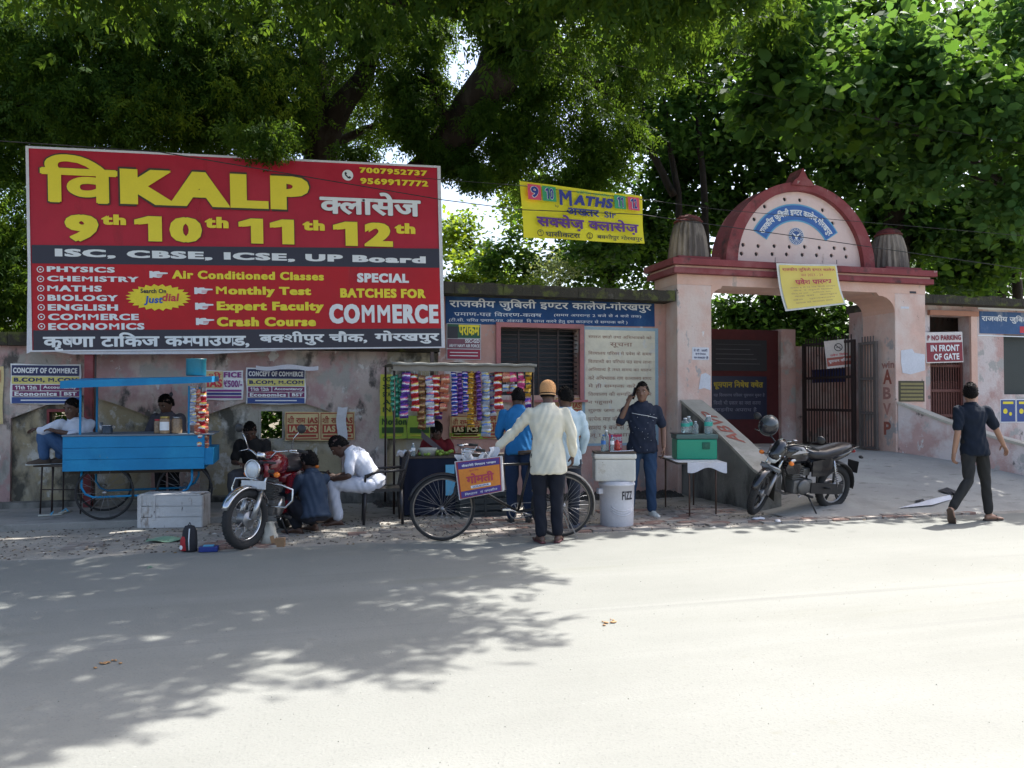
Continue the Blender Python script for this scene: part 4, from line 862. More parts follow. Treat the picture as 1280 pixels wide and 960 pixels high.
T("क्लासेज", (399, 238, 526, 272), dk, .04, .018, grow=.008); T("क्लासेज", (399, 238, 526, 272), wht, .04, H_ + .004, split=True)
for st, bx in (("9", (81, 268, 124, 303)), ("10", (168, 270, 253, 304)), ("11", (298, 273, 368, 306)), ("12", (416, 277, 491, 309))):
    T(st, bx, dk, .075, .018, grow=.008); T(st, bx, yel, .075, H_ + .004, split=True)
for bx in ((127, 268, 158, 282), (256, 271, 286, 286), (378, 275, 406, 289), (493, 279, 519, 293)): T("th", bx, yel, .075, split=True)
T("ISC, CBSE, ICSE, UP Board", (69, 311, 532, 331), wht, .075, split=True)
for i, st in enumerate(("PHYSICS", "CHEMISTRY", "MATHS", "BIOLOGY", "ENGLISH", "COMMERCE", "ECONOMICS")):
    x1 = (144, 174, 128, 148, 148, 174, 181)[i]; y = 333 + i * 11.85; T(st, (59 + i * .3, y, x1, y + 8.2), wht, .075)
    a, c = P.uv(51 + i * .25, y + 4); ringp(P, a, c, .032, .042, wht, bb, H_, 18, 'bullet_ring'); ringp(P, a, c, 0, .012, wht, bb, H_, 8, 'bullet_dot')
def hand(x0, y0, x1, y1):
    (a0, b1), (a1, b0) = P.uv(x0, y0), P.uv(x1, y1); s = [(0, .1), (.16, .1), (.18, .2), (.5, .12), (.66, .2), (.7, .38), (.72, .55), (1, .6), (1, .75), (.6, .78), (.52, .9), (.3, .88), (.18, .8), (.16, .9), (0, .9)]
    P.poly([(a0 + (a1 - a0) * u, b0 + (b1 - b0) * v) for u, v in s], wht, bb, 'pointing_hand', H_, False)
    for v in (.3, .45): P.rectuv(a0 + (a1 - a0) * .4, b0 + (b1 - b0) * v, a0 + (a1 - a0) * .7, b0 + (b1 - b0) * (v + .06), red_p, bb, 'finger_line', H_ + .003, .001)
for q in ((187, 338, 210, 349), (243, 358.5, 266, 369), (244, 377.5, 267, 388.5), (245, 396.5, 268, 407.5)): hand(*q)
T("Air Conditioned Classes", (215, 338, 405, 351), yel, .075); T("Monthly Test", (270, 358, 389, 372), yel, .075); T("Expert Faculty", (271, 377, 405, 391.5), yel, .075); T("Crash Course", (271, 396.5, 395, 408), yel, .075)
T("SPECIAL", (446, 341.5, 511, 354), wht, .075, split=True); T("BATCHES FOR", (425, 360.5, 532, 373), yel, .075, split=True); T("COMMERCE", (411, 380, 548, 404.5), wht, .075, split=True)
T("7007952737", (449, 209.5, 534, 220.5), yel, .075, split=True); T("9569917772", (450, 222.5, 535, 234), yel, .075, split=True)
a, c = P.uv(434.5, 219.5); ringp(P, a, c, 0, .078, wht, bb, H_, 24, 'phone_disc')
P.poly([(a - .045, c + .03), (a - .025, c + .05), (a - .008, c + .022), (a - .02, c + .008), (a + .01, c - .024), (a + .024, c - .012), (a + .05, c - .028), (a + .032, c - .05), (a + .004, c - .045), (a - .036, c - .005)], blk, bb, 'phone_icon', H_ + .004, False)
T("कृष्णा टाकिज कम्पाउण्ड,", (54, 416, 312, 437), wht, .04); T("बक्शीपुर चौक,", (324, 414.5, 459, 431), wht, .04); T("गोरखपुर", (468, 413.5, 549, 429.5), wht, .04)
# starburst
sx, sy = P.uv(198.5, 372); st = []
for k in range(48):
    q = 2 * math.pi * k / 48; r = 1 if k % 2 else .84; st.append((sx + .41 * r * math.cos(q), sy + .18 * r * math.sin(q)))
P.poly(st, mat('starburst yellow', (.78, .62, .02), .5, bump=0), bb, 'starburst', H_ + .001, False)
T("Search On", (176, 361, 208, 367), blk, .04, H_ + .005); T("Just", (180, 370, 203, 382), mat('print blue', (.02, .09, .40), .5, bump=0), .04, H_ + .005, slant=.15); T("dial", (202, 367, 223, 377), red_p, .04, H_ + .005, slant=.15)
# frame and supports
ir = mat('billboard iron angle', (.12, .09, .08), .6, .4, var=.3)
fb = MB()
for k in range(6): fb.bar(P.pt(bwid * k / 5 * .98 + .05, .02, -.05), P.pt(bwid * k / 5 * .98 + .05, TLu[1] - .08, -.05), .04)
for v in (.03, .5, .96): fb.bar(P.pt(0, TLu[1] * v, -.09), P.pt(bwid, TLu[1] * v * .99, -.09), .04)
fb.build('frame', ir, bb, world=True)
for px in (112, 540): MB().bar((W(px, 440, 11.72)), (W(px, 440, 11.72).x, 11.72, .09), .10 if px < 200 else .05).build('post', MAROON if px < 200 else ir, bb, world=True)
MB().bar((W(119, 440, 11.8)), (W(119, 440, 11.8).x, 11.8, .09), .03).build('pipe', mat('grey iron', 0), bb, world=True)
MB().add([P.pt(-.04, -.02, -.02), P.pt(-.01, .7, -.03), P.pt(.0, 1.2, .004), P.pt(.012, -.0, .01)], [(0, 1, 2, 3)]).build('loose_edge', wm_, bb, world=True, fix=False)
MB().add([P.pt(.5, -.035, -.01), P.pt(2.2, -.05, -.01), P.pt(3.2, -.01, .0), P.pt(.3, 0, .0)], [(0, 1, 2, 3)]).build('loose_edge', wm_, bb, world=True, fix=False)
# ================================================================ yellow banner between the trees
byel = mat('yellow cloth', (.74, .66, .02), .7, var=.05, scale=6)
q = [W(650, 226, 11.3), W(802, 246, 11.3), W(806, 305, 11.3), W(654.5, 297, 11.3)]
ban = thing('hanging_banner', 'bright yellow maths class banner strung on wires above the counter building roof', 'banner', q[3])
rv = (q[1] - q[0]).normalized(); bp_ = Plane(q[3], (q[2] - q[3]), Vector((0, 0, 1)))
def bil(u, v): a = q[3].lerp(q[2], u); b = q[0].lerp(q[1], u); return a.lerp(b, v)
mb = MB(); mb.sheet(lambda u, v: bil(u, v) + Vector((0, .025 * math.sin(u * 9) * (1 - v * .6) - .02 * math.sin(v * 5 + u * 3), .008 * math.sin(u * 8))), 30, 12); mb.build('cloth', byel, ban, world=True, fix=False)
def bt(parent, P_, st, box, m, off=.04, h=.03, split=False): return P_.text(st, box, m, parent, off, h, split=split)
def skew_text(parent, quad, st, u0, v0, u1, v1, m, off, h, slant=0, yb=(0, 0), split=False):
    """lettering that follows a sheared cloth: u,v in the cloth's own frame"""
    V, Fs = layout(st, off); mn, mx = V.min(0), V.max(0); pts = []
    nrm = (quad[2] - quad[3]).cross(quad[0] - quad[3]).normalized()
    for x, y, z in V:
        t = (y - mn[1]) / (mx[1] - mn[1]); u = u0 + (u1 - u0) * (x - mn[0]) / (mx[0] - mn[0]) + slant * t * (v1 - v0); v = v0 + (v1 - v0) * t
        pts.append(quad[3].lerp(quad[2], u).lerp(quad[0].lerp(quad[1], u), v) + nrm * (h + z))
    if split:
        for c in [[f for f, g in zip(Fs, GID) if g == k] for k in sorted(set(GID))]:
            ids = {v: k for k, v in enumerate(sorted({v for f in c for v in f}))}; g = MB(); g.add([pts[v] for v in sorted(ids)], [tuple(ids[v] for v in f) for f in c]); g.build('letter', m, parent, world=True, fix=False)
        return
    o = MB().add(pts, Fs).build('lettering', m, parent, world=True, fix=False); o['kind'] = 'stuff'; return o
def skew_rect(parent, quad, u0, v0, u1, v1, m, h, name='patch'):
    nrm = (quad[2] - quad[3]).cross(quad[0] - quad[3]).normalized(); f = lambda u, v: quad[3].lerp(quad[2], u).lerp(quad[0].lerp(quad[1], u), v) + nrm * h
    return MB().add([f(u0, v0), f(u1, v0), f(u1, v1), f(u0, v1)], [(0, 1, 2, 3)]).build(name, m, parent, world=True, fix=False)
ppl = mat('purple print', (.10, .02, .20), .5, bump=0); pnk = mat('pink red print', (.62, .06, .12), .5, bump=0); nvy2 = mat('deep blue print', (.02, .03, .22), .5, bump=0)
for (u0, u1, m_, t) in ((.05, .155, pnk, "9"), (.165, .275, grn_p, "10"), (.755, .85, grn_p, "11"), (.87, .965, pnk, "12")):
    skew_rect(ban, q, u0, .68, u1, .95, m_, .045); skew_text(ban, q, t, u0 + .02, .71, u1 - .02, .92, wht, .075, .05); skew_text(ban, q, t, u0 + .024, .715, u1 - .022, .915, nvy2, .04, .054)
skew_text(ban, q, "M", .30, .63, .40, .92, nvy2, .075, .05); skew_text(ban, q, "ATHS", .41, .66, .73, .86, nvy2, .075, .05, .1)
skew_text(ban, q, "कोचिंग क्लासेस", .44, .88, .72, .95, grn_p, .0, .05)
skew_text(ban, q, "by", .26, .57, .29, .63, blk, .0, .05); skew_text(ban, q, "अख्तर", .35, .46, .62, .60, nvy2, .04, .05); skew_text(ban, q, "Sir", .66, .47, .76, .60, nvy2, .018, .05)
skew_text(ban, q, "सक्सेज़ क्लासेज़", .105, .16, .945, .45, ppl, .04, .05)
for u, t in ((.12, "1"), (.52, "2")): skew_text(ban, q, t, u, .05, u + .015, .13, blk, .0, .05)
f_ = lambda u, v: q[3].lerp(q[2], u).lerp(q[0].lerp(q[1], u), v)
for u in (.128, .528):
    mb = MB(); mb.torus(f_(u, .09) + Vector((0, -.055, 0)), .045, .005, (0, 1, 0), 20, 4); mb.build('number_ring', blk, ban, world=True)
skew_text(ban, q, "घासीकटरा", .17, .03, .45, .15, blk, .018, .05); skew_text(ban, q, "बक्शीपुर गोरखपुर", .59, .02, .97, .14, blk, .018, .05)
# ================================================================ small yellow banner hung on the gate
q2 = [W(970, 329, 11.30), W(1045, 331, 11.30), W(1058, 380, 11.22), W(982, 389, 11.22)]
gb_ = thing('hanging_banner', 'small yellow admission banner with white edge hanging under the gate cornice', 'banner', q2[3])
f2 = lambda u, v: q2[3].lerp(q2[2], u).lerp(q2[0].lerp(q2[1], u), v)
MB().sheet(lambda u, v: f2(u, v) + Vector((0, .03 * math.sin(v * 3.1) + .012 * math.sin(u * 7 + v * 4), 0)), 14, 14).build('cloth', mat('white cloth', (.66, .66, .62), .8), gb_, world=True, fix=False)
MB().sheet(lambda u, v: f2(.035 + .93 * u, .04 + .92 * v) + Vector((0, .03 * math.sin(v * 3.1) + .012 * math.sin(u * 7 + v * 4) - .012, 0)), 14, 14).build('yellow_print', mat('pale yellow cloth', (.72, .58, .14), .7, var=.06, scale=5), gb_, world=True, fix=False)
pr = mat('plum red print', (.42, .04, .07), .6, bump=0)
skew_text(gb_, q2, "राजकीय जुबिली इण्टर कालेज", .05, .80, .92, .90, pr, .018, .05); skew_text(gb_, q2, "सत्र 2023 - 24", .34, .70, .70, .76, pr, .0, .05); skew_text(gb_, q2, "प्रवेश प्रारम्भ", .22, .52, .82, .66, pr, .04, .05)
for i in range(6): skew_text(gb_, q2, ["कक्षा 6 से 12 तक हिन्दी माध्यम", "योग्य एवं अनुभवी शिक्षक", "विज्ञान वर्ग    वाणिज्य वर्ग", "कला वर्ग   कम्प्यूटर", "खेल   पुस्तकालय", "सम्पर्क करे कार्यालय समय"][i], .12 + .04 * (i % 2), .44 - i * .065, .86 - .05 * (i % 3), .48 - i * .065, mat('faded brown lettering', 0), .0, .05)
MB().tube([W(969, 328, 11.3), W(969, 322, 11.42)], .006, 5).tube([W(1046, 330, 11.3), W(1046, 325, 11.42)], .006, 5).build('tie', blk, gb_, world=True)
# ================================================================ overhead wires
wire_m = mat('black wire', (.02, .02, .02), .6)
for k, (pts, r) in enumerate([([W(-60, 172, 10.5), W(200, 190, 10.6), W(555, 250, 11), W(650, 262, 11.2), W(800, 268, 11.25), W(1000, 296, 11.3), W(1340, 345, 11.6)], .007), ([W(520, 222, 11.2), W(652, 232, 11.28), W(802, 249, 11.28), W(900, 262, 11.3), W(1340, 300, 11.6)], .005), ([W(640, 60, 10.5), W(820, 90, 10.8), W(1100, 150, 11), W(1340, 190, 11.2)], .004)]):
    dense = []
    for i in range(len(pts) - 1):
        for t in range(6): dense.append(pts[i].lerp(pts[i + 1], t / 6))
    dense.append(pts[-1]); tag(recenter(MB().tube(dense, r, 5).build('overhead_wire', wire_m)), ['black cable crossing in front of the billboard and the gate', 'thin wire along the top edge of the yellow banner', 'thin high wire through the tree leaves right of centre'][k], 'wire')
# ================================================================ posters
PW = Plane((0, 11.995, 0), (1, 0, 0), (0, 0, 1))
pur = mat('plum poster print', (.16, .02, .10), .6, bump=0); cr = mat('poster cream', (.62, .50, .26), .8); ly = mat('poster pale yellow', (.62, .56, .18), .7)
def concept(x0, y0, x1, y1, lab):
    t = thing('poster', lab, 'poster', PW.pt(*PW.uv((x0 + x1) / 2, y1)), group='commerce class posters')
    fx = lambda u: x0 + (x1 - x0) * u; fy = lambda v: y0 + (y1 - y0) * v
    PW.rect((x0, y0, x1, y1), wht, t, 'paper', .012, .004, jitter=.012)
    PW.rect((fx(.02), fy(.03), fx(.98), fy(.30)), mat('poster navy', (.022, .028, .10), .6, bump=0), t, 'heading_band', .034); PW.text("CONCEPT OF COMMERCE", (fx(.04), fy(.09), fx(.96), fy(.24)), wht, t, .075, .038)
    PW.rect((fx(.02), fy(.31), fx(.98), fy(.50)), ly, t, 'yellow_band', .034); PW.text("B.COM, M.COM", (fx(.05), fy(.34), fx(.96), fy(.47)), mat('poster navy', 0), t, .075, .038)
    PW.rect((fx(.03), fy(.52), fx(.42), fy(.66)), pur, t, 'purple_band', .034); PW.text("11th 12th", (fx(.07), fy(.54), fx(.38), fy(.64)), wht, t, .04, .038); PW.rect((fx(.44), fy(.52), fx(.98), fy(.66)), pur, t, 'purple_band', .034); PW.text("Accountancy", (fx(.47), fy(.54), fx(.95), fy(.64)), wht, t, .04, .038)
    PW.rect((fx(.03), fy(.68), fx(.70), fy(.81)), pur, t, 'purple_band', .034); PW.text("Economics", (fx(.06), fy(.69), fx(.67), fy(.80)), wht, t, .075, .038); PW.rect((fx(.73), fy(.68), fx(.98), fy(.81)), pur, t, 'purple_band', .034); PW.text("BST", (fx(.77), fy(.70), fx(.95), fy(.79)), wht, t, .075, .038)
    PW.rect((fx(.02), fy(.83), fx(.98), fy(.98)), mat('poster blue', 0), t, 'footer_band', .034); PW.text("Contact near Golghar 98765", (fx(.2), fy(.87), fx(.9), fy(.94)), wht, t, .018, .038) if False else PW.rect((fx(.15), fy(.89), fx(.85), fy(.92)), wht, t, 'footer_line', .037, .001)
concept(14, 455, 101, 505, 'commerce class poster on the wall left of the blue cart roof'); concept(308, 460, 382, 505, 'commerce class poster above the motorcycle repairers, under the billboard')
def iasposter(x0, y0, x1, y1, lab, n=2, m=None, hid=None):
    t = thing('poster', lab, 'poster', PW.pt(*PW.uv((x0 + x1) / 2, y1)), group='yellow and red IAS PCS posters')
    rd = mat('poster brick red', (.36, .05, .03), .7, bump=0); w_ = (x1 - x0) / n
    PW.rect((x0, y0, x1, y1), cr, t, 'paper', .012, .004, jitter=.01)
    for k in range(n):
        a = x0 + w_ * k; f = lambda u: a + w_ * u; g = lambda v: y0 + (y1 - y0) * v
        for (u0, v0, u1, v1) in ((.03, .03, .97, .055), (.03, .945, .97, .97), (.03, .055, .045, .945), (.955, .055, .97, .945)): PW.rect((f(u0), g(v0), f(u1), g(v1)), rd, t, 'border', .032, .002)
        PW.text("श्री राम IAS", (f(.08), g(.14), f(.94), g(.40)), rd, t, .04, .034)
        PW.rect((f(.08), g(.44), f(.50), g(.76)), rd, t, 'red_box', .033, .002); PW.rect((f(.53), g(.44), f(.95), g(.76)), rd, t, 'red_box', .033, .002)
        PW.text("IAS", (f(.13), g(.49), f(.45), g(.71)), cr, t, .075, .037); PW.text("PCS", (f(.56), g(.49), f(.92), g(.71)), cr, t, .075, .037); PW.rect((f(.1), g(.82), f(.9), g(.88)), rd, t, 'text_line', .033, .002)
    return t
iasposter(356, 515, 443, 550, 'pair of cream and red IAS PCS posters right of the small wall opening')
iasposter(693, 497, 727, 530, 'cream and red poster beside the cream shirted man, upper of the two', 1); iasposter(697, 531, 727, 563, 'cream and red poster beside the cream shirted man, lower of the two', 1)
iasposter(562, 519, 600, 548, 'cream and red poster behind the hanging sachets', 1); iasposter(602, 512, 632, 548, 'cream and red poster between sachets and the blue shirted man', 1)
hp = thing('paper_strip', 'loose white paper strip hanging over the right end of the cream IAS posters', 'paper', W(427, 550, 11.94)); PW.rect((421, 509, 433, 550), mat('torn paper', 0), hp, 'sheet', .05, .004, jitter=.02)
hb = thing('plastic_sheet', 'grey plastic sheet folded over the wall below the billboard', 'sheet', W(355, 460, 11.8)); MB().sheet(lambda u, v: W(320 + 78 * u, 457 + 5 * v + 1.5 * math.sin(u * 9), 11.82 - .08 * v), 12, 3).build('sheet', wm_, hb, world=True, fix=False)
t = thing('poster', 'white and purple poster advertising 500 rupees, right of the blue drum', 'poster', W(280, 498, 11.99))
PW.rect((257, 463, 304, 500), wht, t, 'paper', .012, .004, jitter=.01); PW.rect((258, 464, 279, 485), cr, t, 'cream_half', .032, .002); PW.text("IAS", (259, 474, 278, 484), red_p, t, .075, .036); PW.text("श्री", (261, 465, 277, 473), red_p, t, .04, .036)
pur2 = mat('violet print', (.22, .03, .22), .6, bump=0); PW.text("FICE", (280, 465, 302, 472), pur2, t, .075, .036); PW.text("₹500/-", (280, 475, 303, 484), pur2, t, .04, .036)
for i in range(3): PW.rect((259, 487 + i * 4, 302, 489.6 + i * 4), pur2 if i != 1 else nvy2, t, 'text_line', .033, .002)
t = thing('poster', 'green and maroon recruitment poster in Hindi at the billboard foot on the counter wall', 'poster', W(580, 448, 11.99))
PW.rect((558, 404, 601, 450), mat('poster grey white', (.5, .5, .52), .7), t, 'paper', .012, .004); PW.rect((559, 405, 600, 423), mat('poster dark green', (.02, .10, .05), .6, bump=0), t, 'green_field', .017, .003); PW.text("पराक्रम", (573, 406, 599, 420), yel, t, .04, .022)
PW.rect((559, 408, 572, 423), blk, t, 'soldier_picture', .0195, .002); PW.rect((559, 423.5, 600, 436), mat('poster plum grey', (.20, .08, .11), .6, bump=0), t, 'middle_field', .017, .003); PW.text("SSC-GD", (581, 424, 599, 429), wht, t, .04, .022); PW.text("ARMY NAVY AIR FORCE", (561, 430, 599, 434.5), wht, t, .04, .022)
PW.rect((559, 436.5, 600, 449), mat('poster maroon', (.30, .02, .05), .6, bump=0), t, 'maroon_field', .017, .003); PW.rect((562, 440, 597, 441.5), wht, t, 'text_line', .020, .002); PW.rect((562, 444, 597, 445.5), wht, t, 'text_line', .020, .002)
ygr = mat('poster lime', (.34, .50, .06), .7); yg2 = mat('poster yellow green', (.55, .55, .06), .7)
t = thing('poster', 'tall yellow poster above a lime one at the left end of the snack stall', 'poster', W(490, 515, 11.99)); PW.rect((475, 468, 490, 520), yg2, t, 'paper', .012, .004, jitter=.008)
for i, s_ in enumerate(("CO", "S", "STA", "A", "IN")): PW.text(s_, (478, 471 + i * 9.5, 488, 477 + i * 9.5), mat('print dark green', (.03, .09, .02), .6, bump=0), t, .04, .034)
for k, (x0, x1) in enumerate(((474, 508), (509, 540), (562, 616))):
    t = thing('poster', ['lime green poster headed Motion at the left end of the snack stall', 'lime green poster behind the seated snack seller', 'lime green poster low behind the long sachet strips'][k], 'poster', W(x0 + 15, 548, 11.99)); PW.rect((x0, 520 + 12 * (k == 2), x1, 548), ygr, t, 'paper', .012, .004, jitter=.008)
    if k == 0: PW.text("Motion", (477, 523, 508, 531), mat('print dark green', 0), t, .075, .034)
    PW.rect((x0 + 3, 534, x1 - 4, 541), mat('print dark green', 0), t, 'print', .033, .002); PW.rect((x0 + 3, 543, x1 - 6, 545), yg2, t, 'text_line', .033, .002)
t = thing('poster', 'red and white poster low on the wall behind the bottles of the white icebox', 'poster', W(767, 560, 11.99)); PW.rect((758, 543, 777, 562), pnk, t, 'paper', .012, .004, jitter=.008); PW.text("THIS", (763, 546, 776, 551), wht, t, .075, .034); PW.text("HERE", (763, 554, 776, 559), wht, t, .075, .034)
t = thing('poster', 'yellow poster cut by the left edge of the picture', 'poster', W(-10, 500, 11.99)); PW.rect((-30, 458, 4, 530), cr, t, 'paper', .012, .004, jitter=.01); PW.rect((-26, 462, 1, 478), pnk, t, 'heading', .034, .002)
# ================================================================ people
SKIN = mat('brown skin', (.155, .078, .048), .5, bump=.05, scale=60, var=.08); SKIN_D = mat('dark brown skin', (.085, .042, .028), .5, bump=.05, scale=60, var=.08); SKIN_L = mat('light brown skin', (.30, .165, .11), .5, bump=.05, scale=60, var=.08)
HAIR = mat('black hair', (.007, .006, .006), .75, bump=1, scale=70, var=.4, spec=.12)
EYEW = mat('eye white', (.6, .58, .55), .3, bump=0); EYEB = mat('eye dark', (.01, .008, .006), .2, bump=0); LIP = mat('lip', (.13, .05, .04), .5, bump=0)
def cloth(name, col, bump=.5, scale=14): return mat(name, col, .9, bump=bump, scale=scale, var=.10, spec=.2)
def ellring(c, a, b, n=16): return [c + a * math.cos(2 * math.pi * k / n) + b * math.sin(2 * math.pi * k / n) for k in range(n)]
def limbm(mb, pts, rs, n=12):
    """smooth tapered limb with rounded ends through joints"""
    P = [Vector(p) for p in pts]; out = []; rr = []
    for i in range(len(P) - 1):
        for k in range(5):
            t = k / 5; out.append(P[i].lerp(P[i + 1], t)); bulge = 1 + .07 * math.sin(t * math.pi); rr.append((rs[i] * (1 - t) + rs[i + 1] * t) * bulge)
    out.append(P[-1]); rr.append(rs[-1])
    d0 = (out[0] - out[1]).normalized(); d1 = (out[-1] - out[-2]).normalized()
    out = [out[0] + d0 * rr[0] * .8, out[0] + d0 * rr[0] * .5] + out + [out[-1] + d1 * rr[-1] * .5, out[-1] + d1 * rr[-1] * .8]; rr = [rr[0] * .35, rr[0] * .8] + rr + [rr[-1] * .8, rr[-1] * .35]
    mb.tube(out, rr, n)
def torso(mb, J, infl=0, top=True, hem=None, belly=0, w=1.0):
    pel, che, nek = J['pel'], J['che'], J['nek']; sx = (J['shR'] - J['shL']); sw = sx.length / 2; ax = sx.normalized(); hx = (J['hiR'] - J['hiL']).normalized()
    secs = []
    def sec(c, up, x, a, b, fwd=0):
        y = up.cross(x).normalized(); x2 = y.cross(up).normalized(); secs.append(ellring(c + y * -fwd * 0 + J['fw'] * fwd, x2 * (a + infl), y * (b + infl)))
    u1 = (che - pel).normalized(); u2 = (nek - che).normalized(); mid = pel.lerp(che, .5)
    if hem is not None: sec(pel - u1 * (hem + .02), u1, hx, .165 * w, .125 * w, .0); sec(pel - u1 * hem, u1, hx, .182 * w, .138 * w, .0); sec(pel - u1 * hem * .5, u1, hx, .178 * w, .134 * w, .0)
    else: sec(pel - u1 * .10, u1, hx, .10 * w, .07 * w); sec(pel - u1 * .06, u1, hx, .145 * w, .105 * w)
    sec(pel, u1, hx, (.168 if hem is not None else .155) * w, (.122 if hem is not None else .110) * w); sec(pel.lerp(che, .3), u1, hx, .150 * w, .108 * w + belly * .6, belly * .8); sec(mid, u1, (hx + ax), .145 * w, .105 * w + belly * .7, belly); sec(pel.lerp(che, .78), u1, ax, .158 * w, .112 * w + belly * .2, belly * .4)
    sec(che, (u1 + u2), ax, sw * .92, .118 * w); sec(che.lerp(nek, .45), u2, ax, sw * .93, .108 * w); sec(che.lerp(nek, .72), u2, ax, sw * .78, .088 * w); sec(che.lerp(nek, .90), u2, ax, sw * .48, .066 * w); sec(nek + u2 * (.0 if infl else .01), u2, ax, .062, .058)
    mb.rings(secs)
def remesh(o, vox, smooth=4):
    md = o.modifiers.new('r', 'REMESH'); md.mode = 'VOXEL'; md.voxel_size = vox; md.use_smooth_shade = True
    s = o.modifiers.new('s', 'SMOOTH'); s.iterations = smooth; s.factor = .5
    REM.append(o)
REM = []
def apply_remesh():
    bpy.context.view_layer.update(); dg = bpy.context.evaluated_depsgraph_get()
    for o in REM:
        me = bpy.data.meshes.new_from_object(o.evaluated_get(dg)); mt = o.data.materials[0]; o.modifiers.clear(); o.data = me
        if not me.materials: me.materials.append(mt)
        n = len(me.vertices); V = np.empty(n * 3, 'f'); me.vertices.foreach_get('co', V); V = V.reshape(-1, 3)
        if o.get('fold'):
            N_ = np.empty(n * 3, 'f'); me.vertices.foreach_get('normal', N_); N_ = N_.reshape(-1, 3); s = o['seed_'] ; x, y, z = V[:, 0], V[:, 1], V[:, 2]
            f = (np.sin(z * 38 + 9 * np.sin(x * 11 + s) + 4 * y + s) * .5 + np.sin(x * 31 + z * 17 + 5 * np.sin(y * 13 + s)) * .35 + np.sin(y * 43 - z * 23 + x * 9 + s * 2) * .25)
            V = V + N_ * (f * o['fold'])[:, None]; me.vertices.foreach_set('co', V.astype('f').ravel()); del o['fold']; del o['seed_']
        me.polygons.foreach_set('use_smooth', [True] * len(me.polygons)); me.update()
    REM.clear()
def headmesh(mb, c, M):
    """skull, face and ears; M columns: right, forward, up"""
    def p(x, y, z): return c + M @ (Vector((x, y, z)) * 1.06)
    prof = [(-.118, .016, .018, .055), (-.108, .036, .040, .045), (-.088, .050, .056, .034), (-.06, .060, .072, .022), (-.03, .067, .084, .010), (0, .071, .092, .0), (.035, .074, .096, -.004), (.07, .068, .088, -.006), (.095, .052, .068, -.008), (.112, .028, .038, -.010), (.118, .008, .012, -.01)]
    mb.rings([[p(a * math.cos(2 * math.pi * k / 20), f + b * math.sin(2 * math.pi * k / 20), z) for k in range(20)] for z, a, b, f in prof])
    mb.rings([[p(x * s, y, z) for x, s in ((-1, w_), (-.6, w_), (0, w_ * 0), (.6, w_), (1, w_))] if False else [p(w_ * math.cos(q), y + d_ * math.sin(q), z) for q in [2 * math.pi * k / 8 for k in range(8)]] for z, w_, y, d_ in ((.018, .007, .090, .010), (0, .010, .096, .014), (-.018, .014, .103, .018), (-.030, .018, .102, .016), (-.038, .012, .094, .010))])
    for s in (-1, 1):
        mb.ball(p(s * .074, -.004, -.008), (.010, .020, .032), 8, 6, M)
        mb.ball(p(s * .034, .062, -.022), (.026, .024, .024), 8, 6, M)
        mb.ball(p(s * .030, .084, .030), (.024, .012, .008), 8, 5, M)
    mb.ball(p(0, .086, -.056), (.026, .014, .010), 8, 5, M); mb.ball(p(0, .080, -.090), (.022, .018, .016), 8, 5, M)
def hand(mb, wrist, d, pn, s=1, curl=.35, side=1, spread=.12):
    """palm and five separate bent fingers. d: wrist to fingers, pn: palm side normal, side: where the thumb is"""
    d = Vector(d).normalized(); pn = Vector(pn); pn = (pn - d * pn.dot(d)).normalized(); x = d.cross(pn) * side
    w_ = Vector(wrist); secs = []
    for t, a, b in ((0, .026, .020), (.02, .030, .019), (.055, .040, .017), (.082, .041, .014), (.096, .036, .011)): secs.append(ellring(w_ + d * t * s, x * a * s, pn * b * s, 12))
    mb.rings(secs); tips = []
    for k, (o, L_, r) in enumerate(((.028, .072, .0088), (.010, .080, .0092), (-.010, .075, .0088), (-.028, .058, .0078))):
        q = w_ + (d * .088 + x * o) * s; dd = (d + x * (spread * (1.5 - k) * .3)).normalized(); c = curl * (1 + .12 * k); pts = [q]
        for j, f in enumerate((.45, .32, .23)): dd = (dd * math.cos(c) + pn * math.sin(c)).normalized(); q = q + dd * L_ * f * s; pts.append(q); c *= 1.15
        mb.tube(pts, [r * s, r * s * .95, r * s * .86, r * s * .6], 7); mb.ball(pts[-1], r * s * .62, 7, 4)
    q = w_ + (d * .022 + x * .026) * s; t1 = (d * .55 + x * .75 + pn * .35).normalized(); t2 = (d * .85 + x * .30 + pn * (.35 + curl * .4)).normalized()
    mb.tube([q - t1 * .01, q + t1 * .032 * s, q + t1 * .032 * s + t2 * .034 * s, q + t1 * .032 * s + t2 * .058 * s], [.013 * s, .0115 * s, .010 * s, .007 * s], 7)
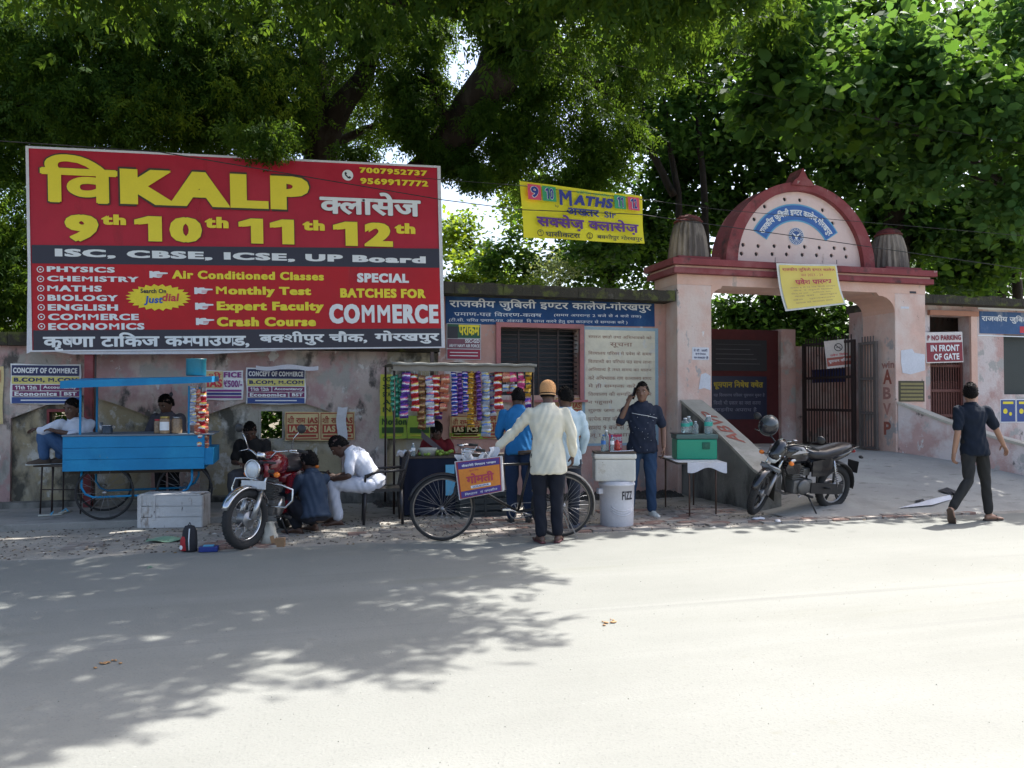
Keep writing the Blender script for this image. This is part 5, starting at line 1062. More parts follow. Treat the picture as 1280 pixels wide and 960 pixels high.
def shoe(kind, an, toe, m, par, up=None):
    an, toe = Vector(an), Vector(toe); d = (toe - an).normalized(); up = Vector(up) if up else Vector((0, 0, 1)); x = d.cross(up).normalized(); up = x.cross(d).normalized(); L_ = .255
    hl = an - d * .065 - up * .0
    def sec(t, w_, h, zb=0): c = hl + d * t * L_; return [c + x * w_ * a + up * (zb + h * b - .075) for a, b in ((-1, .1), (-.9, .55), (-.5, .95), (0, 1), (.5, .95), (.9, .55), (1, .1), (.8, 0), (-.8, 0))]
    if kind == 'slipper':
        so = MB().rings([sec(t, w_, .022) for t, w_ in ((-.02, .02), (.05, .034), (.35, .034), (.7, .046), (.93, .040), (1.03, .018))]).build('slipper', m, par)
        mb = MB(); c = hl + d * .62 * L_ - up * .06
        mb.tube([c - x * .045 - up * .005, c - x * .02 + up * .045, c + x * .02 + up * .045, c + x * .045 - up * .005], [.010] * 4, 6, flat=.5); mb.build('strap', m, so); return so
    so = MB().rings([sec(t, w_, h) for t, w_, h in ((-.02, .020, .06), (.03, .033, .092), (.22, .036, .098), (.42, .038, .088), (.6, .044, .068), (.8, .046, .055), (.95, .036, .045), (1.03, .016, .025))]).build('shoe', m, par)
    MB().rings([sec(t, w_ * 1.06, .020) for t, w_ in ((-.03, .022), (.03, .035), (.22, .037), (.42, .039), (.6, .045), (.8, .047), (.95, .037), (1.04, .018))]).build('sole', SOLE, so)
    return so
SOLE = mat('white rubber sole', (.55, .55, .53), .7, bump=0)
def foot(mb, an, toe, up=(0, 0, 1)):
    an, toe = Vector(an), Vector(toe); d = (toe - an).normalized(); up = Vector(up); x = d.cross(up).normalized(); up = x.cross(d).normalized(); hl = an - d * .05
    mb.rings([[hl + d * t * .24 + x * w_ * math.cos(q) + up * (h * .5 * math.sin(q) + h * .5 - .068) for q in [2 * math.pi * k / 10 for k in range(10)]] for t, w_, h in ((-.02, .015, .03), (.05, .03, .065), (.25, .033, .085), (.5, .038, .06), (.75, .045, .034), (.9, .04, .025))])
    for k, (o, L_, r) in enumerate(((-.030, .052, .0135), (-.010, .048, .010), (.007, .043, .0095), (.022, .036, .009), (.035, .028, .0085))):
        b = hl + d * .205 + x * o * (1) - up * .056; mb.tube([b, b + d * L_ * .6, b + d * L_], [r, r, r * .6], 7)
def stand(H=1.68, sw=.195, **kw):
    k = H / 1.68
    J = dict(pel=(0, 0, .93), che=(0, 0, 1.25), nek=(0, -.005, 1.44), hed=(0, .0, 1.565), shL=(-sw, 0, 1.365), shR=(sw, 0, 1.365), elL=(-sw - .05, .02, 1.10), elR=(sw + .05, .02, 1.10), wrL=(-sw - .06, -.02, .86), wrR=(sw + .06, -.02, .86), hiL=(-.095, 0, .90), hiR=(.095, 0, .90), knL=(-.10, -.01, .49), knR=(.10, -.01, .49), anL=(-.10, .03, .075), anR=(.10, .03, .075), fw=(0, -1, 0), tL=(-.12, -1, 0), tR=(.12, -1, 0), face=(0, -1, 0), hup=(0, 0, 1), hdL=None, hdR=None, pnL=(1, 0, 0), pnR=(-1, 0, 0), cuL=.35, cuR=.35)
    for a, b in kw.items(): J[a] = b
    out = {}
    for a, b in J.items():
        if isinstance(b, tuple): out[a] = Vector(b) * (k if a in ('pel', 'che', 'nek', 'hed', 'shL', 'shR', 'elL', 'elR', 'wrL', 'wrR', 'hiL', 'hiR', 'knL', 'knR', 'anL', 'anR') else 1)
        else: out[a] = b
    out['fw'].normalize(); return out
SEED = [0]
def person(label, loc, J, skin=SKIN, shirt=None, trous=None, shoes=('shoe', None), hair='short', sleeve='short', hem=.10, belly=0, rz=None, w=1.0, vox=.011, eyes=True, collar=True, tw=1.0, hide_feet=False):
    t = thing('person', label, 'person', loc, FACING if rz is None else rz); SEED[0] += 1.7
    r = 1.0
    # ---- body: one continuous skin
    mb = MB(); torso(mb, J, -.006, w=w, belly=belly)
    nd = (J['hed'] - J['nek']).normalized(); mb.tube([J['nek'] - nd * .05, J['nek'] + nd * .02, J['hed'] - nd * .04], [.064, .054, .052], 12)
    f = J['face'].normalized(); hu = J['hup'].normalized(); rx = f.cross(hu).normalized(); hu = rx.cross(f).normalized(); M = Matrix((rx, f, hu)).transposed()
    headmesh(mb, J['hed'], M)
    for s in 'LR':
        limbm(mb, [J['sh' + s], J['el' + s], J['wr' + s]], [.040, .038, .027]); limbm(mb, [J['hi' + s], J['kn' + s], J['an' + s]], [.078 * tw, .052 * tw, .038])
    body = mb.build('body', skin, t); remesh(body, vox)
    # fingers and toes stay separate: they are added after the remesh, rooted in the palm
    ex = MB()
    for s, sd in (('L', 1), ('R', -1)):
        d = J['hd' + s] or (J['wr' + s] - J['el' + s]); hand(ex, J['wr' + s] - Vector(d).normalized() * .012, d, J['pn' + s], 1.0, J['cu' + s], sd * J.get('th' + s, 1))
        if shoes[0] in ('slipper', 'bare') and not hide_feet: foot(ex, J['an' + s], J['an' + s] + J['t' + s])
    EXTRA.append((body, ex))
    # ---- clothes
    if shirt:
        mb = MB(); torso(mb, J, .012, hem=hem, belly=belly, w=w)
        for s in 'LR':
            a, b, c = J['sh' + s], J['el' + s], J['wr' + s]; a = a + (J['che'] - a) * .08
            if sleeve == 'short': limbm(mb, [a, a.lerp(b, .40), a.lerp(b, .80)], [.064, .062, .060])
            elif sleeve == 'rolled': limbm(mb, [a, b, b.lerp(c, .35)], [.063, .056, .052])
            else: limbm(mb, [a, b, b.lerp(c, .90)], [.063, .056, .045])
        o = mb.build('shirt', shirt, t); remesh(o, vox, 3); o['fold'] = .0075; o['seed_'] = SEED[0]
        if collar:
            mb = MB(); u = (J['nek'] - J['che']).normalized(); ax = (J['shR'] - J['shL']).normalized(); y = u.cross(ax); c = J['nek'] - u * .005
            mb.rings([ellring(c + u * z, ax * a, y * a * 1.0, 18) for z, a in ((-.035, .078), (-.01, .074), (.018, .066), (.022, .071), (-.008, .083), (-.03, .09))], False); mb.build('collar', shirt, t)
    if trous:
        mb = MB(); u = (J['che'] - J['pel']).normalized(); hx = (J['hiR'] - J['hiL']).normalized(); y = u.cross(hx); p = J['pel']
        mb.rings([ellring(p + u * z, hx * a * w, y * b * w) for z, a, b in ((-.10, .12, .09), (-.04, .172, .124), (.04, .168, .118), (.10, .158, .112), (.115, .14, .10))])
        for s in 'LR':
            k, a = J['kn' + s], J['an' + s]; limbm(mb, [J['hi' + s] - (J['hi' + s] - p) * .1, J['hi' + s].lerp(k, .5), k, k.lerp(a, .5), k.lerp(a, .93)], [.098 * tw, .088 * tw, .070 * tw, .064 * tw, .060 * tw], 14)
        o = mb.build('trousers', trous, t); remesh(o, vox, 3); o['fold'] = .005; o['seed_'] = SEED[0] + 3
        bm_ = MB(); bm_.rings([ellring(p + u * z, hx * a * w, y * b * w, 20) for z, a, b in ((.085, .175, .128), (.115, .172, .125), (.115, .16, .115), (.085, .16, .115))], False, True, True)
        if hem < .03: bm_.build('belt', mat('black belt', (.02, .017, .015), .5), t)
    if not hide_feet and shoes[0] != 'bare':
        for s in 'LR': shoe(shoes[0], J['an' + s], J['an' + s] + J['t' + s], shoes[1], t)
    # ---- hair
    def hp(x, y, z): return J['hed'] + M @ (Vector((x, y, z)) * 1.06)
    if hair == 'short':
        mb = MB(); n, m_ = 26, 14; rs = []
        for i in range(m_ + 1):
            a = math.pi * .62 * i / m_ + .02; ring = []
            for k in range(n):
                q = 2 * math.pi * k / n; fr = math.sin(q); aa = a * (1.0 - .42 * max(0, fr) ** .7 + .14 * max(0, -fr) - .05 * abs(math.cos(q)) + .04 * noise.noise(Vector((q * 3, SEED[0], 0))))
                rr = 1.0 + .06 * noise.noise(Vector((math.cos(q) * 4, math.sin(q) * 4 + SEED[0], i * .6)))
                ring.append(hp((.079 * rr) * math.sin(aa) * math.cos(q), -.010 + .102 * rr * math.sin(aa) * math.sin(q), .004 + .122 * rr * math.cos(aa) + .010 * max(0, fr) * math.sin(aa)))
            rs.append(ring)
        mb.rings(rs)
        for q_ in range(420):                                   # short tufts break the outline
            ra, ca_ = random.choice(rs[:-1]), None; k = random.randrange(n); p0 = ra[k]; d_ = (p0 - J['hed']).normalized(); tg = d_.cross(Vector((random.uniform(-1, 1), random.uniform(-1, 1), random.uniform(-1, 1)))).normalized(); e_ = (d_ * .6 + tg * .8 - hu * .25).normalized(); l_ = random.uniform(.010, .022)
            mb.add([p0 - d_ * .004 - tg.cross(d_) * .004, p0 - d_ * .004 + tg.cross(d_) * .004, p0 + e_ * l_, p0 + d_ * .005], [(0, 1, 2), (1, 3, 2), (3, 0, 2)])
        mb.build('hair', HAIR, t)
    elif hair == 'cap':
        mb = MB(); rs = []
        for z, a, b in ((-.03, .076, .098), (.0, .0805, .102), (.04, .083, .104), (.075, .077, .096), (.100, .060, .078), (.118, .034, .046), (.125, .01, .014)): rs.append([hp(a * math.cos(2 * math.pi * k / 24), -.006 + b * math.sin(2 * math.pi * k / 24), z) for k in range(24)])
        c = mb.rings(rs).build('cap', cloth('tan orange knit cap', (.52, .27, .12), .9, 45), t)
        MB().tube([hp(.078 * math.cos(q), -.006 + .100 * math.sin(q), -.026) for q in [2 * math.pi * k / 26 for k in range(26)]], .007, 6, closed=True).build('cap_band', cloth('pale cap band', (.50, .30, .16)), c)
        MB().rings([[hp(x * a, -.012 + y * a, z) for x, y in [(.080 * math.cos(2 * math.pi * k / 20), .100 * math.sin(2 * math.pi * k / 20)) for k in range(20)]] for z, a in ((-.05, .86), (-.03, .95), (-.01, .98))], True).build('hair', HAIR, t)
    elif hair == 'shawl':
        MB().rings([[hp(a * math.cos(2 * math.pi * k / 20), -.01 + b * math.sin(2 * math.pi * k / 20), z) for k in range(20)] for z, a, b in ((-.03, .078, .10), (.03, .084, .108), (.08, .074, .095), (.12, .035, .045), (.127, .01, .01))]).build('hair', HAIR, t)
    if eyes:
        for s in (-1, 1):
            e = MB().ball(hp(s * .031, .081, .012), (.0115, .007, .0045), 10, 6, M).build('eye', EYEW, t); MB().ball(hp(s * .031, .0865, .012), .0052, 8, 5).build('iris', EYEB, e)
            MB().tube([hp(s * .048, .080, .026), hp(s * .032, .092, .032), hp(s * .016, .094, .028)], [.003, .0045, .004], 6).build('eyebrow', HAIR, t)
        MB().tube([hp(-.022, .090, -.054), hp(0, .099, -.0525), hp(.022, .090, -.054)], [.003, .006, .003], 7).build('mouth', LIP, t)
    return t
EXTRA = []
def finish_people():
    apply_remesh()
    for body, ex in EXTRA:
        me = body.data; bm = bmesh.new(); bm.from_mesh(me); vs = [bm.verts.new(v) for v in ex.v]
        for f in ex.f:
            try: q = bm.faces.new([vs[i] for i in f]); q.smooth = True
            except ValueError: pass
        bm.to_mesh(me); bm.free(); me.update()
    EXTRA.clear()
def R_(x, y): return None
# local axes: x to the right in the picture, y away from the camera
def at(px, py, z=0): return G(px, py, z)
# 1 the man on the phone, facing the street
J = stand(1.72, .20, che=(0, 0, 1.24), face=(-.30, -1, -.06), hed=(.0, -.02, 1.565), elL=(-.30, -.05, 1.15), wrL=(-.185, -.08, 1.44), hdL=(.35, .05, .9), pnL=(.7, .5, 0), cuL=.75, elR=(.27, .02, 1.10), wrR=(.26, -.06, .87), knL=(-.13, -.03, .49), knR=(.10, -.03, .49), anL=(-.16, .06, .075), anR=(.12, .0, .075), tL=(-.35, -1, 0), tR=(.30, -1, 0), hdR=(.0, -.1, -1), pnR=(-1, .1, 0))
pd = at(803, 646); ph = person('man in dark dotted shirt and blue jeans talking on a phone behind the white drum', pd, J, SKIN, cloth('dark navy dotted shirt', (.018, .024, .042)), cloth('blue denim', (.028, .055, .11), .4, 40), ('shoe', mat('white trainer', (.5, .52, .5), .6, bump=.1)), belly=.035, w=1.06, hem=.11)
q = J['wrL'] + Vector((.045, .01, .095))
tag(MB().cbox(-.006, .006, -.036, .036, -.075, .075, .004, Matrix.Translation(pd) @ Matrix.Rotation(FACING, 4, 'Z') @ Matrix.Translation(q + Vector((.030, -.005, .015))) @ Matrix.Rotation(R(15), 4, 'Y') @ Matrix.Rotation(R(-35), 4, 'Z')).build('mobile_phone', mat('black phone', (.01, .01, .012), .2)), 'black mobile phone held to the ear of the man in dark shirt', 'phone'); recenter(bpy.data.objects['mobile_phone'])
MB().tube([(-.15, -.125, 1.335), (-.05, -.142, 1.315), (.05, -.143, 1.30), (.17, -.12, 1.27)], .003, 5).build('strap', wht, ph)
# 2 the cream shirted man with a cap, seen from behind, holding the handlebar
J = stand(1.70, .19, fw=(0, 1, 0), face=(.15, 1, -.1), tL=(-.25, .9, 0), tR=(.22, 1, 0), knL=(-.085, .02, .49), knR=(.09, .02, .49), anL=(-.07, -.02, .075), anR=(.10, .02, .075), elL=(-.33, .08, 1.17), wrL=(-.53, .14, .98), hdL=(-.8, .25, -.25), pnL=(0, .2, -1), cuL=.6, thL=-1, elR=(.25, .02, 1.12), wrR=(.265, .10, .89), hdR=(0, .15, -1), pnR=(-1, 0, 0), cuR=.5, thR=-1, hed=(.0, .015, 1.565), pel=(0, 0, .93), che=(-.01, .0, 1.25))
person('man in cream shirt, dark trousers and orange cap seen from behind, holding the bicycle handlebar', at(685, 678), J, SKIN_D, cloth('cream shirt cloth', (.60, .57, .47)), cloth('dark navy trousers', (.012, .014, .022)), ('slipper', mat('maroon slipper', (.10, .03, .035), .7)), hair='cap', sleeve='long', hem=.20, w=1.02, eyes=False)
# 3 man in blue shirt at the stall
J = stand(1.68, .185, fw=(0, 1, 0), face=(-.3, 1, -.5), tL=(-.1, 1, 0), tR=(.1, 1, 0), che=(-.02, .05, 1.22), nek=(-.02, .12, 1.41), hed=(-.02, .17, 1.52), shL=(-.21, .06, 1.35), shR=(.16, .10, 1.35), elL=(-.26, .10, 1.08), wrL=(-.2, .32, 1.0), elR=(.2, .16, 1.08), wrR=(.12, .36, 1.02), hup=(0, .2, 1))
person('man in bright blue shirt and jeans standing at the snack stall, back turned', at(650, 655), J, SKIN_D, cloth('bright blue shirt', (.02, .14, .34)), cloth('dark jeans', (.018, .032, .07), .4, 40), ('shoe', mat('dark shoe', (.02, .02, .02), .5)), sleeve='long', hem=.08, eyes=False)
# 4 man in pale blue shirt behind the cream one
J = stand(1.64, .185, fw=(0, 1, 0), face=(-.6, 1, -.3), tL=(-.1, 1, 0), tR=(.6, .5, 0), elR=(.24, .05, 1.10), wrR=(.20, .16, .90))
person('man in pale blue shirt half hidden behind the cream shirted man', at(707, 663), J, SKIN_D, cloth('pale blue shirt', (.42, .53, .60)), cloth('charcoal jeans', (.03, .035, .05), .4, 40), ('shoe', mat('dark blue trainer', (.03, .04, .07), .6)), sleeve='long', hem=.14, eyes=False)
# 5 the walking man, seen from behind, striding left
lw = at(1219, 651)
J = stand(1.72, .19, fw=(.35, 1, 0), face=(.45, 1, -.05), pel=(.0, 0, .92), che=(-.01, .03, 1.235), nek=(-.01, .05, 1.42), hed=(.0, .07, 1.55), shL=(-.20, -.0, 1.36), shR=(.18, .04, 1.36), elL=(-.245, -.08, 1.07), wrL=(-.27, -.04, .82), elR=(.33, .10, 1.10), wrR=(.47, .18, .90), hiL=(-.09, -.02, .89), hiR=(.09, .02, .89), knL=(-.13, -.10, .50), anL=(-.41, -.22, .17), knR=(.165, .06, .49), anR=(.19, .04, .075), tL=(-.45, .1, -.95), tR=(1, .15, 0), hdL=(-.1, .1, -1), pnL=(1, 0, 0), hdR=(.45, .25, -.6), pnR=(-.8, 0, -.5), thL=-1, thR=-1, cuL=.5, cuR=.3)
J['tL'] = Vector((.30, .35, -.62)); J['tR'] = Vector((1, .2, 0))
person('man in black polo shirt and slippers walking away at the right edge, arms swinging', lw, J, SKIN_L, cloth('black navy polo', (.010, .015, .026)), cloth('dark olive trousers', (.028, .028, .028)), ('slipper', mat('brown slipper', (.09, .06, .045), .8)), hem=.12, w=.96, eyes=False, tw=.86)
# 6 man in white sitting on the chair, bent forward over his phone (faces left)
lc = at(462, 655)
def side(label, loc, **k): pass
J = stand(1.68, .19, fw=(-1, -.25, 0), pel=(.05, .05, .50), che=(-.12, .02, .76), nek=(-.25, -.01, .90), hed=(-.37, -.03, .945), face=(-.75, -.2, -.85), hup=(-.6, -.1, .7), shL=(-.20, -.20, .86), shR=(-.17, .18, .86), elL=(-.20, -.27, .60), wrL=(-.40, -.20, .56), elR=(-.26, .16, .60), wrR=(-.42, .04, .57), hiL=(.02, -.09, .47), hiR=(.02, .12, .47), knL=(-.42, -.15, .50), knR=(-.50, .10, .50), anL=(-.34, -.16, .075), anR=(-.46, .09, .075), tL=(-1, -.25, 0), tR=(-1, -.1, 0), hdL=(-.8, .35, .25), hdR=(-.8, -.2, .2), pnL=(.1, .6, .8), pnR=(.1, -.6, .8), cuL=.6, cuR=.6, thL=1, thR=1)
k_ = 1.68 / 1.68
person('man in white shirt and white trousers sitting bent over on the black chair', lc, J, SKIN_D, cloth('white shirt cloth', (.60, .62, .70)), cloth('white trousers', (.58, .60, .68)), ('slipper', mat('dark brown sandal', (.06, .03, .02), .7)), hem=.02, sleeve='short')
wl = Matrix.Translation(lc) @ Matrix.Rotation(FACING, 4, 'Z')
tag(MB().cbox(-.036, .036, -.07, .07, -.005, .005, .004, wl @ Matrix.Translation((-.52, -.08, .63)) @ Matrix.Rotation(R(60), 4, 'Z') @ Matrix.Rotation(R(20), 4, 'Y')).build('mobile_phone', mat('black phone', 0)), 'dark phone held low by the seated man in white', 'phone')
# 7 mechanic squatting, back to the camera, reaching left to the red motorcycle
ls = at(388, 667)
J = stand(1.66, .19, fw=(-.85, .5, 0), pel=(.06, -.02, .23), che=(.01, .06, .52), nek=(-.02, .12, .70), hed=(-.06, .16, .80), face=(-.8, .5, -.35), shL=(-.13, .0, .63), shR=(.14, .15, .62), elL=(-.28, .05, .42), wrL=(-.42, .22, .44), elR=(-.08, .30, .44), wrR=(-.36, .34, .40), hiL=(-.02, -.08, .21), hiR=(.12, .06, .21), knL=(-.34, .04, .42), knR=(-.12, .36, .44), anL=(-.14, .0, .075), anR=(.0, .18, .075), tL=(-1, .35, 0), tR=(-.8, .6, 0), pnL=(.3, .3, -.8), pnR=(.3, .1, -.9), hdL=(-.8, .3, .1), hdR=(-.9, .1, .1), thL=-1)
person('mechanic in dark blue shirt squatting beside the red motorcycle, back turned', ls, J, SKIN_D, cloth('dark slate shirt', (.035, .052, .085)), cloth('black trousers', (.018, .02, .028)), ('slipper', mat('dark brown sandal', 0)), hem=.04, eyes=False, sleeve='rolled')
# 8 man behind the red motorcycle
lb = at(316, 640)
J = stand(1.66, .185, fw=(.1, -1, 0), pel=(0, .10, .52), che=(0, .0, .82), nek=(0, -.06, 1.0), hed=(-.01, -.10, 1.10), face=(.35, -1, -.75), hup=(.1, -.6, .8), shL=(-.19, -.02, .95), shR=(.19, -.02, .95), elL=(-.23, -.1, .68), wrL=(-.1, -.3, .68), elR=(.23, -.1, .68), wrR=(.1, -.3, .66), hiL=(-.09, .08, .5), hiR=(.09, .08, .5), knL=(-.16, -.34, .52), knR=(.16, -.34, .52), anL=(-.16, -.28, .075), anR=(.16, -.28, .075), hdL=(.6, -.5, 0), hdR=(-.6, -.5, 0), pnL=(0, 0, -1), pnR=(0, 0, -1))
person('man in dark shirt sitting behind the red motorcycle, looking down', lb, J, SKIN_D, cloth('black brown shirt', (.02, .018, .018)), cloth('grey trousers', (.08, .08, .09)), ('slipper', mat('dark brown sandal', 0)), hem=.04)
# 9 cart vendor, seen over the cart counter
lv = W(209, 600, 11.35); lv.z = .085
J = stand(1.48, .20, face=(-.3, -1, -.5), hed=(0, -.06, 1.545), nek=(0, -.04, 1.42), che=(0, -.01, 1.22), elL=(-.25, -.08, 1.08), wrL=(-.16, -.3, 1.05), elR=(.25, -.08, 1.08), wrR=(.14, -.3, 1.02), pnL=(0, 0, -1), pnR=(0, 0, -1))
person('cart vendor in dark grey shirt standing behind the blue cart', lv, J, SKIN_D, cloth('dark grey shirt', (.07, .065, .08)), cloth('black trousers', 0), ('slipper', mat('dark brown sandal', 0)))
# 10 man in white shirt sitting on the bench with knees up
lm_ = W(92, 600, 11.25); lm_.z = .70
J = stand(1.66, .19, fw=(-.8, -.6, 0), pel=(.10, .05, .10), che=(.06, -.02, .40), nek=(.03, -.05, .58), hed=(.02, -.08, .70), face=(-.25, -1, -.2), shL=(-.10, -.14, .52), shR=(.20, .06, .52), elL=(-.28, -.22, .42), wrL=(-.36, -.16, .45), elR=(.12, -.14, .36), wrR=(-.10, -.24, .42), hiL=(.0, -.02, .10), hiR=(.14, .06, .10), knL=(-.30, -.18, .42), knR=(-.16, -.02, .44), anL=(-.26, -.20, .075), anR=(-.14, -.06, .075), tL=(-.8, -.6, 0), tR=(-.8, -.6, 0), hdL=(-.9, .1, -.1), pnL=(0, 0, -1), hdR=(-.8, -.1, .3), pnR=(0, .3, -1))
person('man in white shirt and jeans squatting on a bench left of the blue cart', lm_, J, SKIN_D, cloth('white blue shirt', (.52, .56, .66)), cloth('worn blue jeans', (.05, .10, .20), .4, 40), ('shoe', mat('brown shoe', (.07, .045, .03), .6)), sleeve='rolled', hem=.02)
# 11 seated snack seller under the sachets
lk = W(546, 600, 11.1); lk.z = 0
J = stand(1.6, .19, pel=(0, .05, .55), che=(0, .02, .84), nek=(0, -.02, 1.01), hed=(0, -.04, 1.13), face=(.4, -1, -.2), shL=(-.18, 0, .96), shR=(.18, 0, .96), elL=(-.24, -.06, .70), wrL=(-.12, -.26, .76), elR=(.24, -.06, .70), wrR=(.10, -.28, .76), hiL=(-.09, .04, .53), hiR=(.09, .04, .53), knL=(-.16, -.36, .53), knR=(.16, -.36, .53), anL=(-.16, -.32, .075), anR=(.16, -.32, .075), pnL=(0, 0, -1), pnR=(0, 0, -1))
sp = person('snack seller in maroon clothes and grey shawl sitting behind the dark table', lk, J, SKIN_D, cloth('dark maroon cloth', (.16, .018, .022)), cloth('dark maroon cloth', 0), ('slipper', mat('dark brown sandal', 0)), hair='shawl', sleeve='long', hem=.08)
MB().sheet(lambda u, v: (-.20 + .42 * u, -.165 - .02 * math.sin(u * 9), .98 - .34 * u + (.10 - .03 * u) * v), 10, 3).build('shawl', cloth('grey shawl cloth', (.14, .11, .12)), sp, fix=False)
finish_people()
from mathutils.bvhtree import BVHTree
_sh = [c for c in ph.children if c.name.startswith('shirt')][0]; _bv = BVHTree.FromPolygons([v.co for v in _sh.data.vertices], [tuple(p.vertices) for p in _sh.data.polygons])
dm = MB()
for i in range(24):
    h_ = _bv.ray_cast(Vector((random.uniform(-.17, .19), -1, random.uniform(.84, 1.36))), Vector((0, 1, 0)))
    if h_[0]: dm.ball(h_[0], .0036, 6, 4)
dm.build('shirt_dots', wht, ph)['kind'] = 'stuff'
# ================================================================ two wheelers
CHROME = mat('chrome', (.55, .55, .56), .18, 1, bump=0); STEEL = mat('dull steel', (.30, .30, .31), .4, .8, bump=.05); RUB = mat('tyre rubber', (.022, .022, .023), .85, bump=.3, scale=120, var=.2)
BLKM = mat('gloss black paint', (.010, .010, .013), .18, bump=0, coat=.6); BLKP = mat('black plastic', (.018, .018, .02), .5, bump=.1); ENG = mat('engine grey', (.13, .13, .13), .5, .5, bump=.2)
REDM = mat('deep red bike paint', (.16, .008, .014), .2, bump=0, coat=.6); SEATM = mat('black seat vinyl', (.016, .016, .02), .33, bump=.15); GLASS = mat('headlight glass', (.55, .58, .60), .08, bump=0, spec=.8, coat=.8); AMB = mat('amber lens', (.80, .20, .02), .2, bump=0); REDL = mat('red lens', (.35, .01, .01), .2, bump=0)
def xf(mb, M): mb.v = [tuple(M @ Vector(v)) for v in mb.v]; return mb
def wheel(par, c, Rr, tr, M=Matrix(), spokes=30, hub=.045, rimm=STEEL, name='wheel', hubw=.05, alloy=False, rt=.014):
    c = Vector(c); wt = xf(MB().torus(c, Rr - tr, tr, (0, 1, 0), 40, 10, flat=1.0), M).build(name, RUB, par)
    tread = MB()
    if tr > .03:
        for k in range(44):
            a = 2 * math.pi * k / 44; p = c + Vector((math.cos(a), 0, math.sin(a))) * (Rr - .002); s = .6 if k % 2 else -.6
            tread.bar(p + Vector((0, -tr * .5, 0)) + Vector((-math.sin(a), 0, math.cos(a))) * .008 * s, p + Vector((0, tr * .5, 0)) - Vector((-math.sin(a), 0, math.cos(a))) * .008 * s, .012, .006, (math.cos(a), 0, math.sin(a)))
        xf(tread, M).build('tread', RUB, wt)['kind'] = 'stuff'
    xf(MB().torus(c, Rr - tr * 2 - .002, rt, (0, 1, 0), 40, 6, flat=1.3), M).build('rim', rimm, wt)
    T = Matrix.Translation(c) @ Matrix.Rotation(R(90), 4, 'X')
    xf(MB().lathe([(.012, -hubw - .03), (.012, -hubw), (hub, -hubw), (hub * 1.15, -hubw + .008), (hub * .8, 0), (hub * 1.15, hubw - .008), (hub, hubw), (.012, hubw), (.012, hubw + .03)], 18, T), M).build('hub', STEEL, wt)
    sp = MB(); ri = Rr - tr * 2
    if alloy:
        for k in range(5):
            a = 2 * math.pi * k / 5 + .3
            for d in (-.09, .09): sp.tube([c + Vector((math.cos(a), 0, math.sin(a))) * hub * .8, c + Vector((math.cos(a + d), 0, math.sin(a + d))) * (ri - .005)], [.013, .009], 6)
        xf(sp, M).build('alloy_spokes', BLKP, wt)
    else:
        for k in range(spokes):
            a = 2 * math.pi * k / spokes; s = 1 if k % 2 else -1; b = a + (.55 if (k // 2) % 2 else -.55)
            sp.tube([c + Vector((hub * math.cos(b), s * hubw * .8, hub * math.sin(b))), c + Vector((ri * math.cos(a), s * .004, ri * math.sin(a)))], .0019 if tr > .03 else .0014, 4)
        o = xf(sp, M).build('spokes', CHROME if rimm is CHROME else STEEL, wt); o['kind'] = 'stuff'
    return wt
def arcfender(mb, c, r, w_, a0, a1, n=16, th=.004, lip=.02):
    rs = []
    for i in range(n + 1):
        a = a0 + (a1 - a0) * i / n; o = Vector((math.cos(a), 0, math.sin(a))); k = w_ * (1 - .35 * (abs(2 * i / n - 1) ** 4))
        rs.append([Vector(c) + o * (r + e) + Vector((0, y, 0)) for y, e in ((-k, -lip), (-k * .8, 0), (0, .010), (k * .8, 0), (k, -lip), (k * .85, -lip), (k * .7, -th - .002), (0, .010 - th), (-k * .7, -th - .002), (-k * .85, -lip))])
    return mb.rings(rs)
def loft(secs, n=14):
    """ellipse-ish sections (x, z centre, half width, half height, squareness)"""
    rs = []
    for (x, z, a, b) in secs:
        rs.append([Vector((x, a * math.copysign(abs(math.cos(t)) ** .8, math.cos(t)), z + b * math.copysign(abs(math.sin(t)) ** .8, math.sin(t)))) for t in [2 * math.pi * k / n for k in range(n)]])
    return MB().rings(rs)
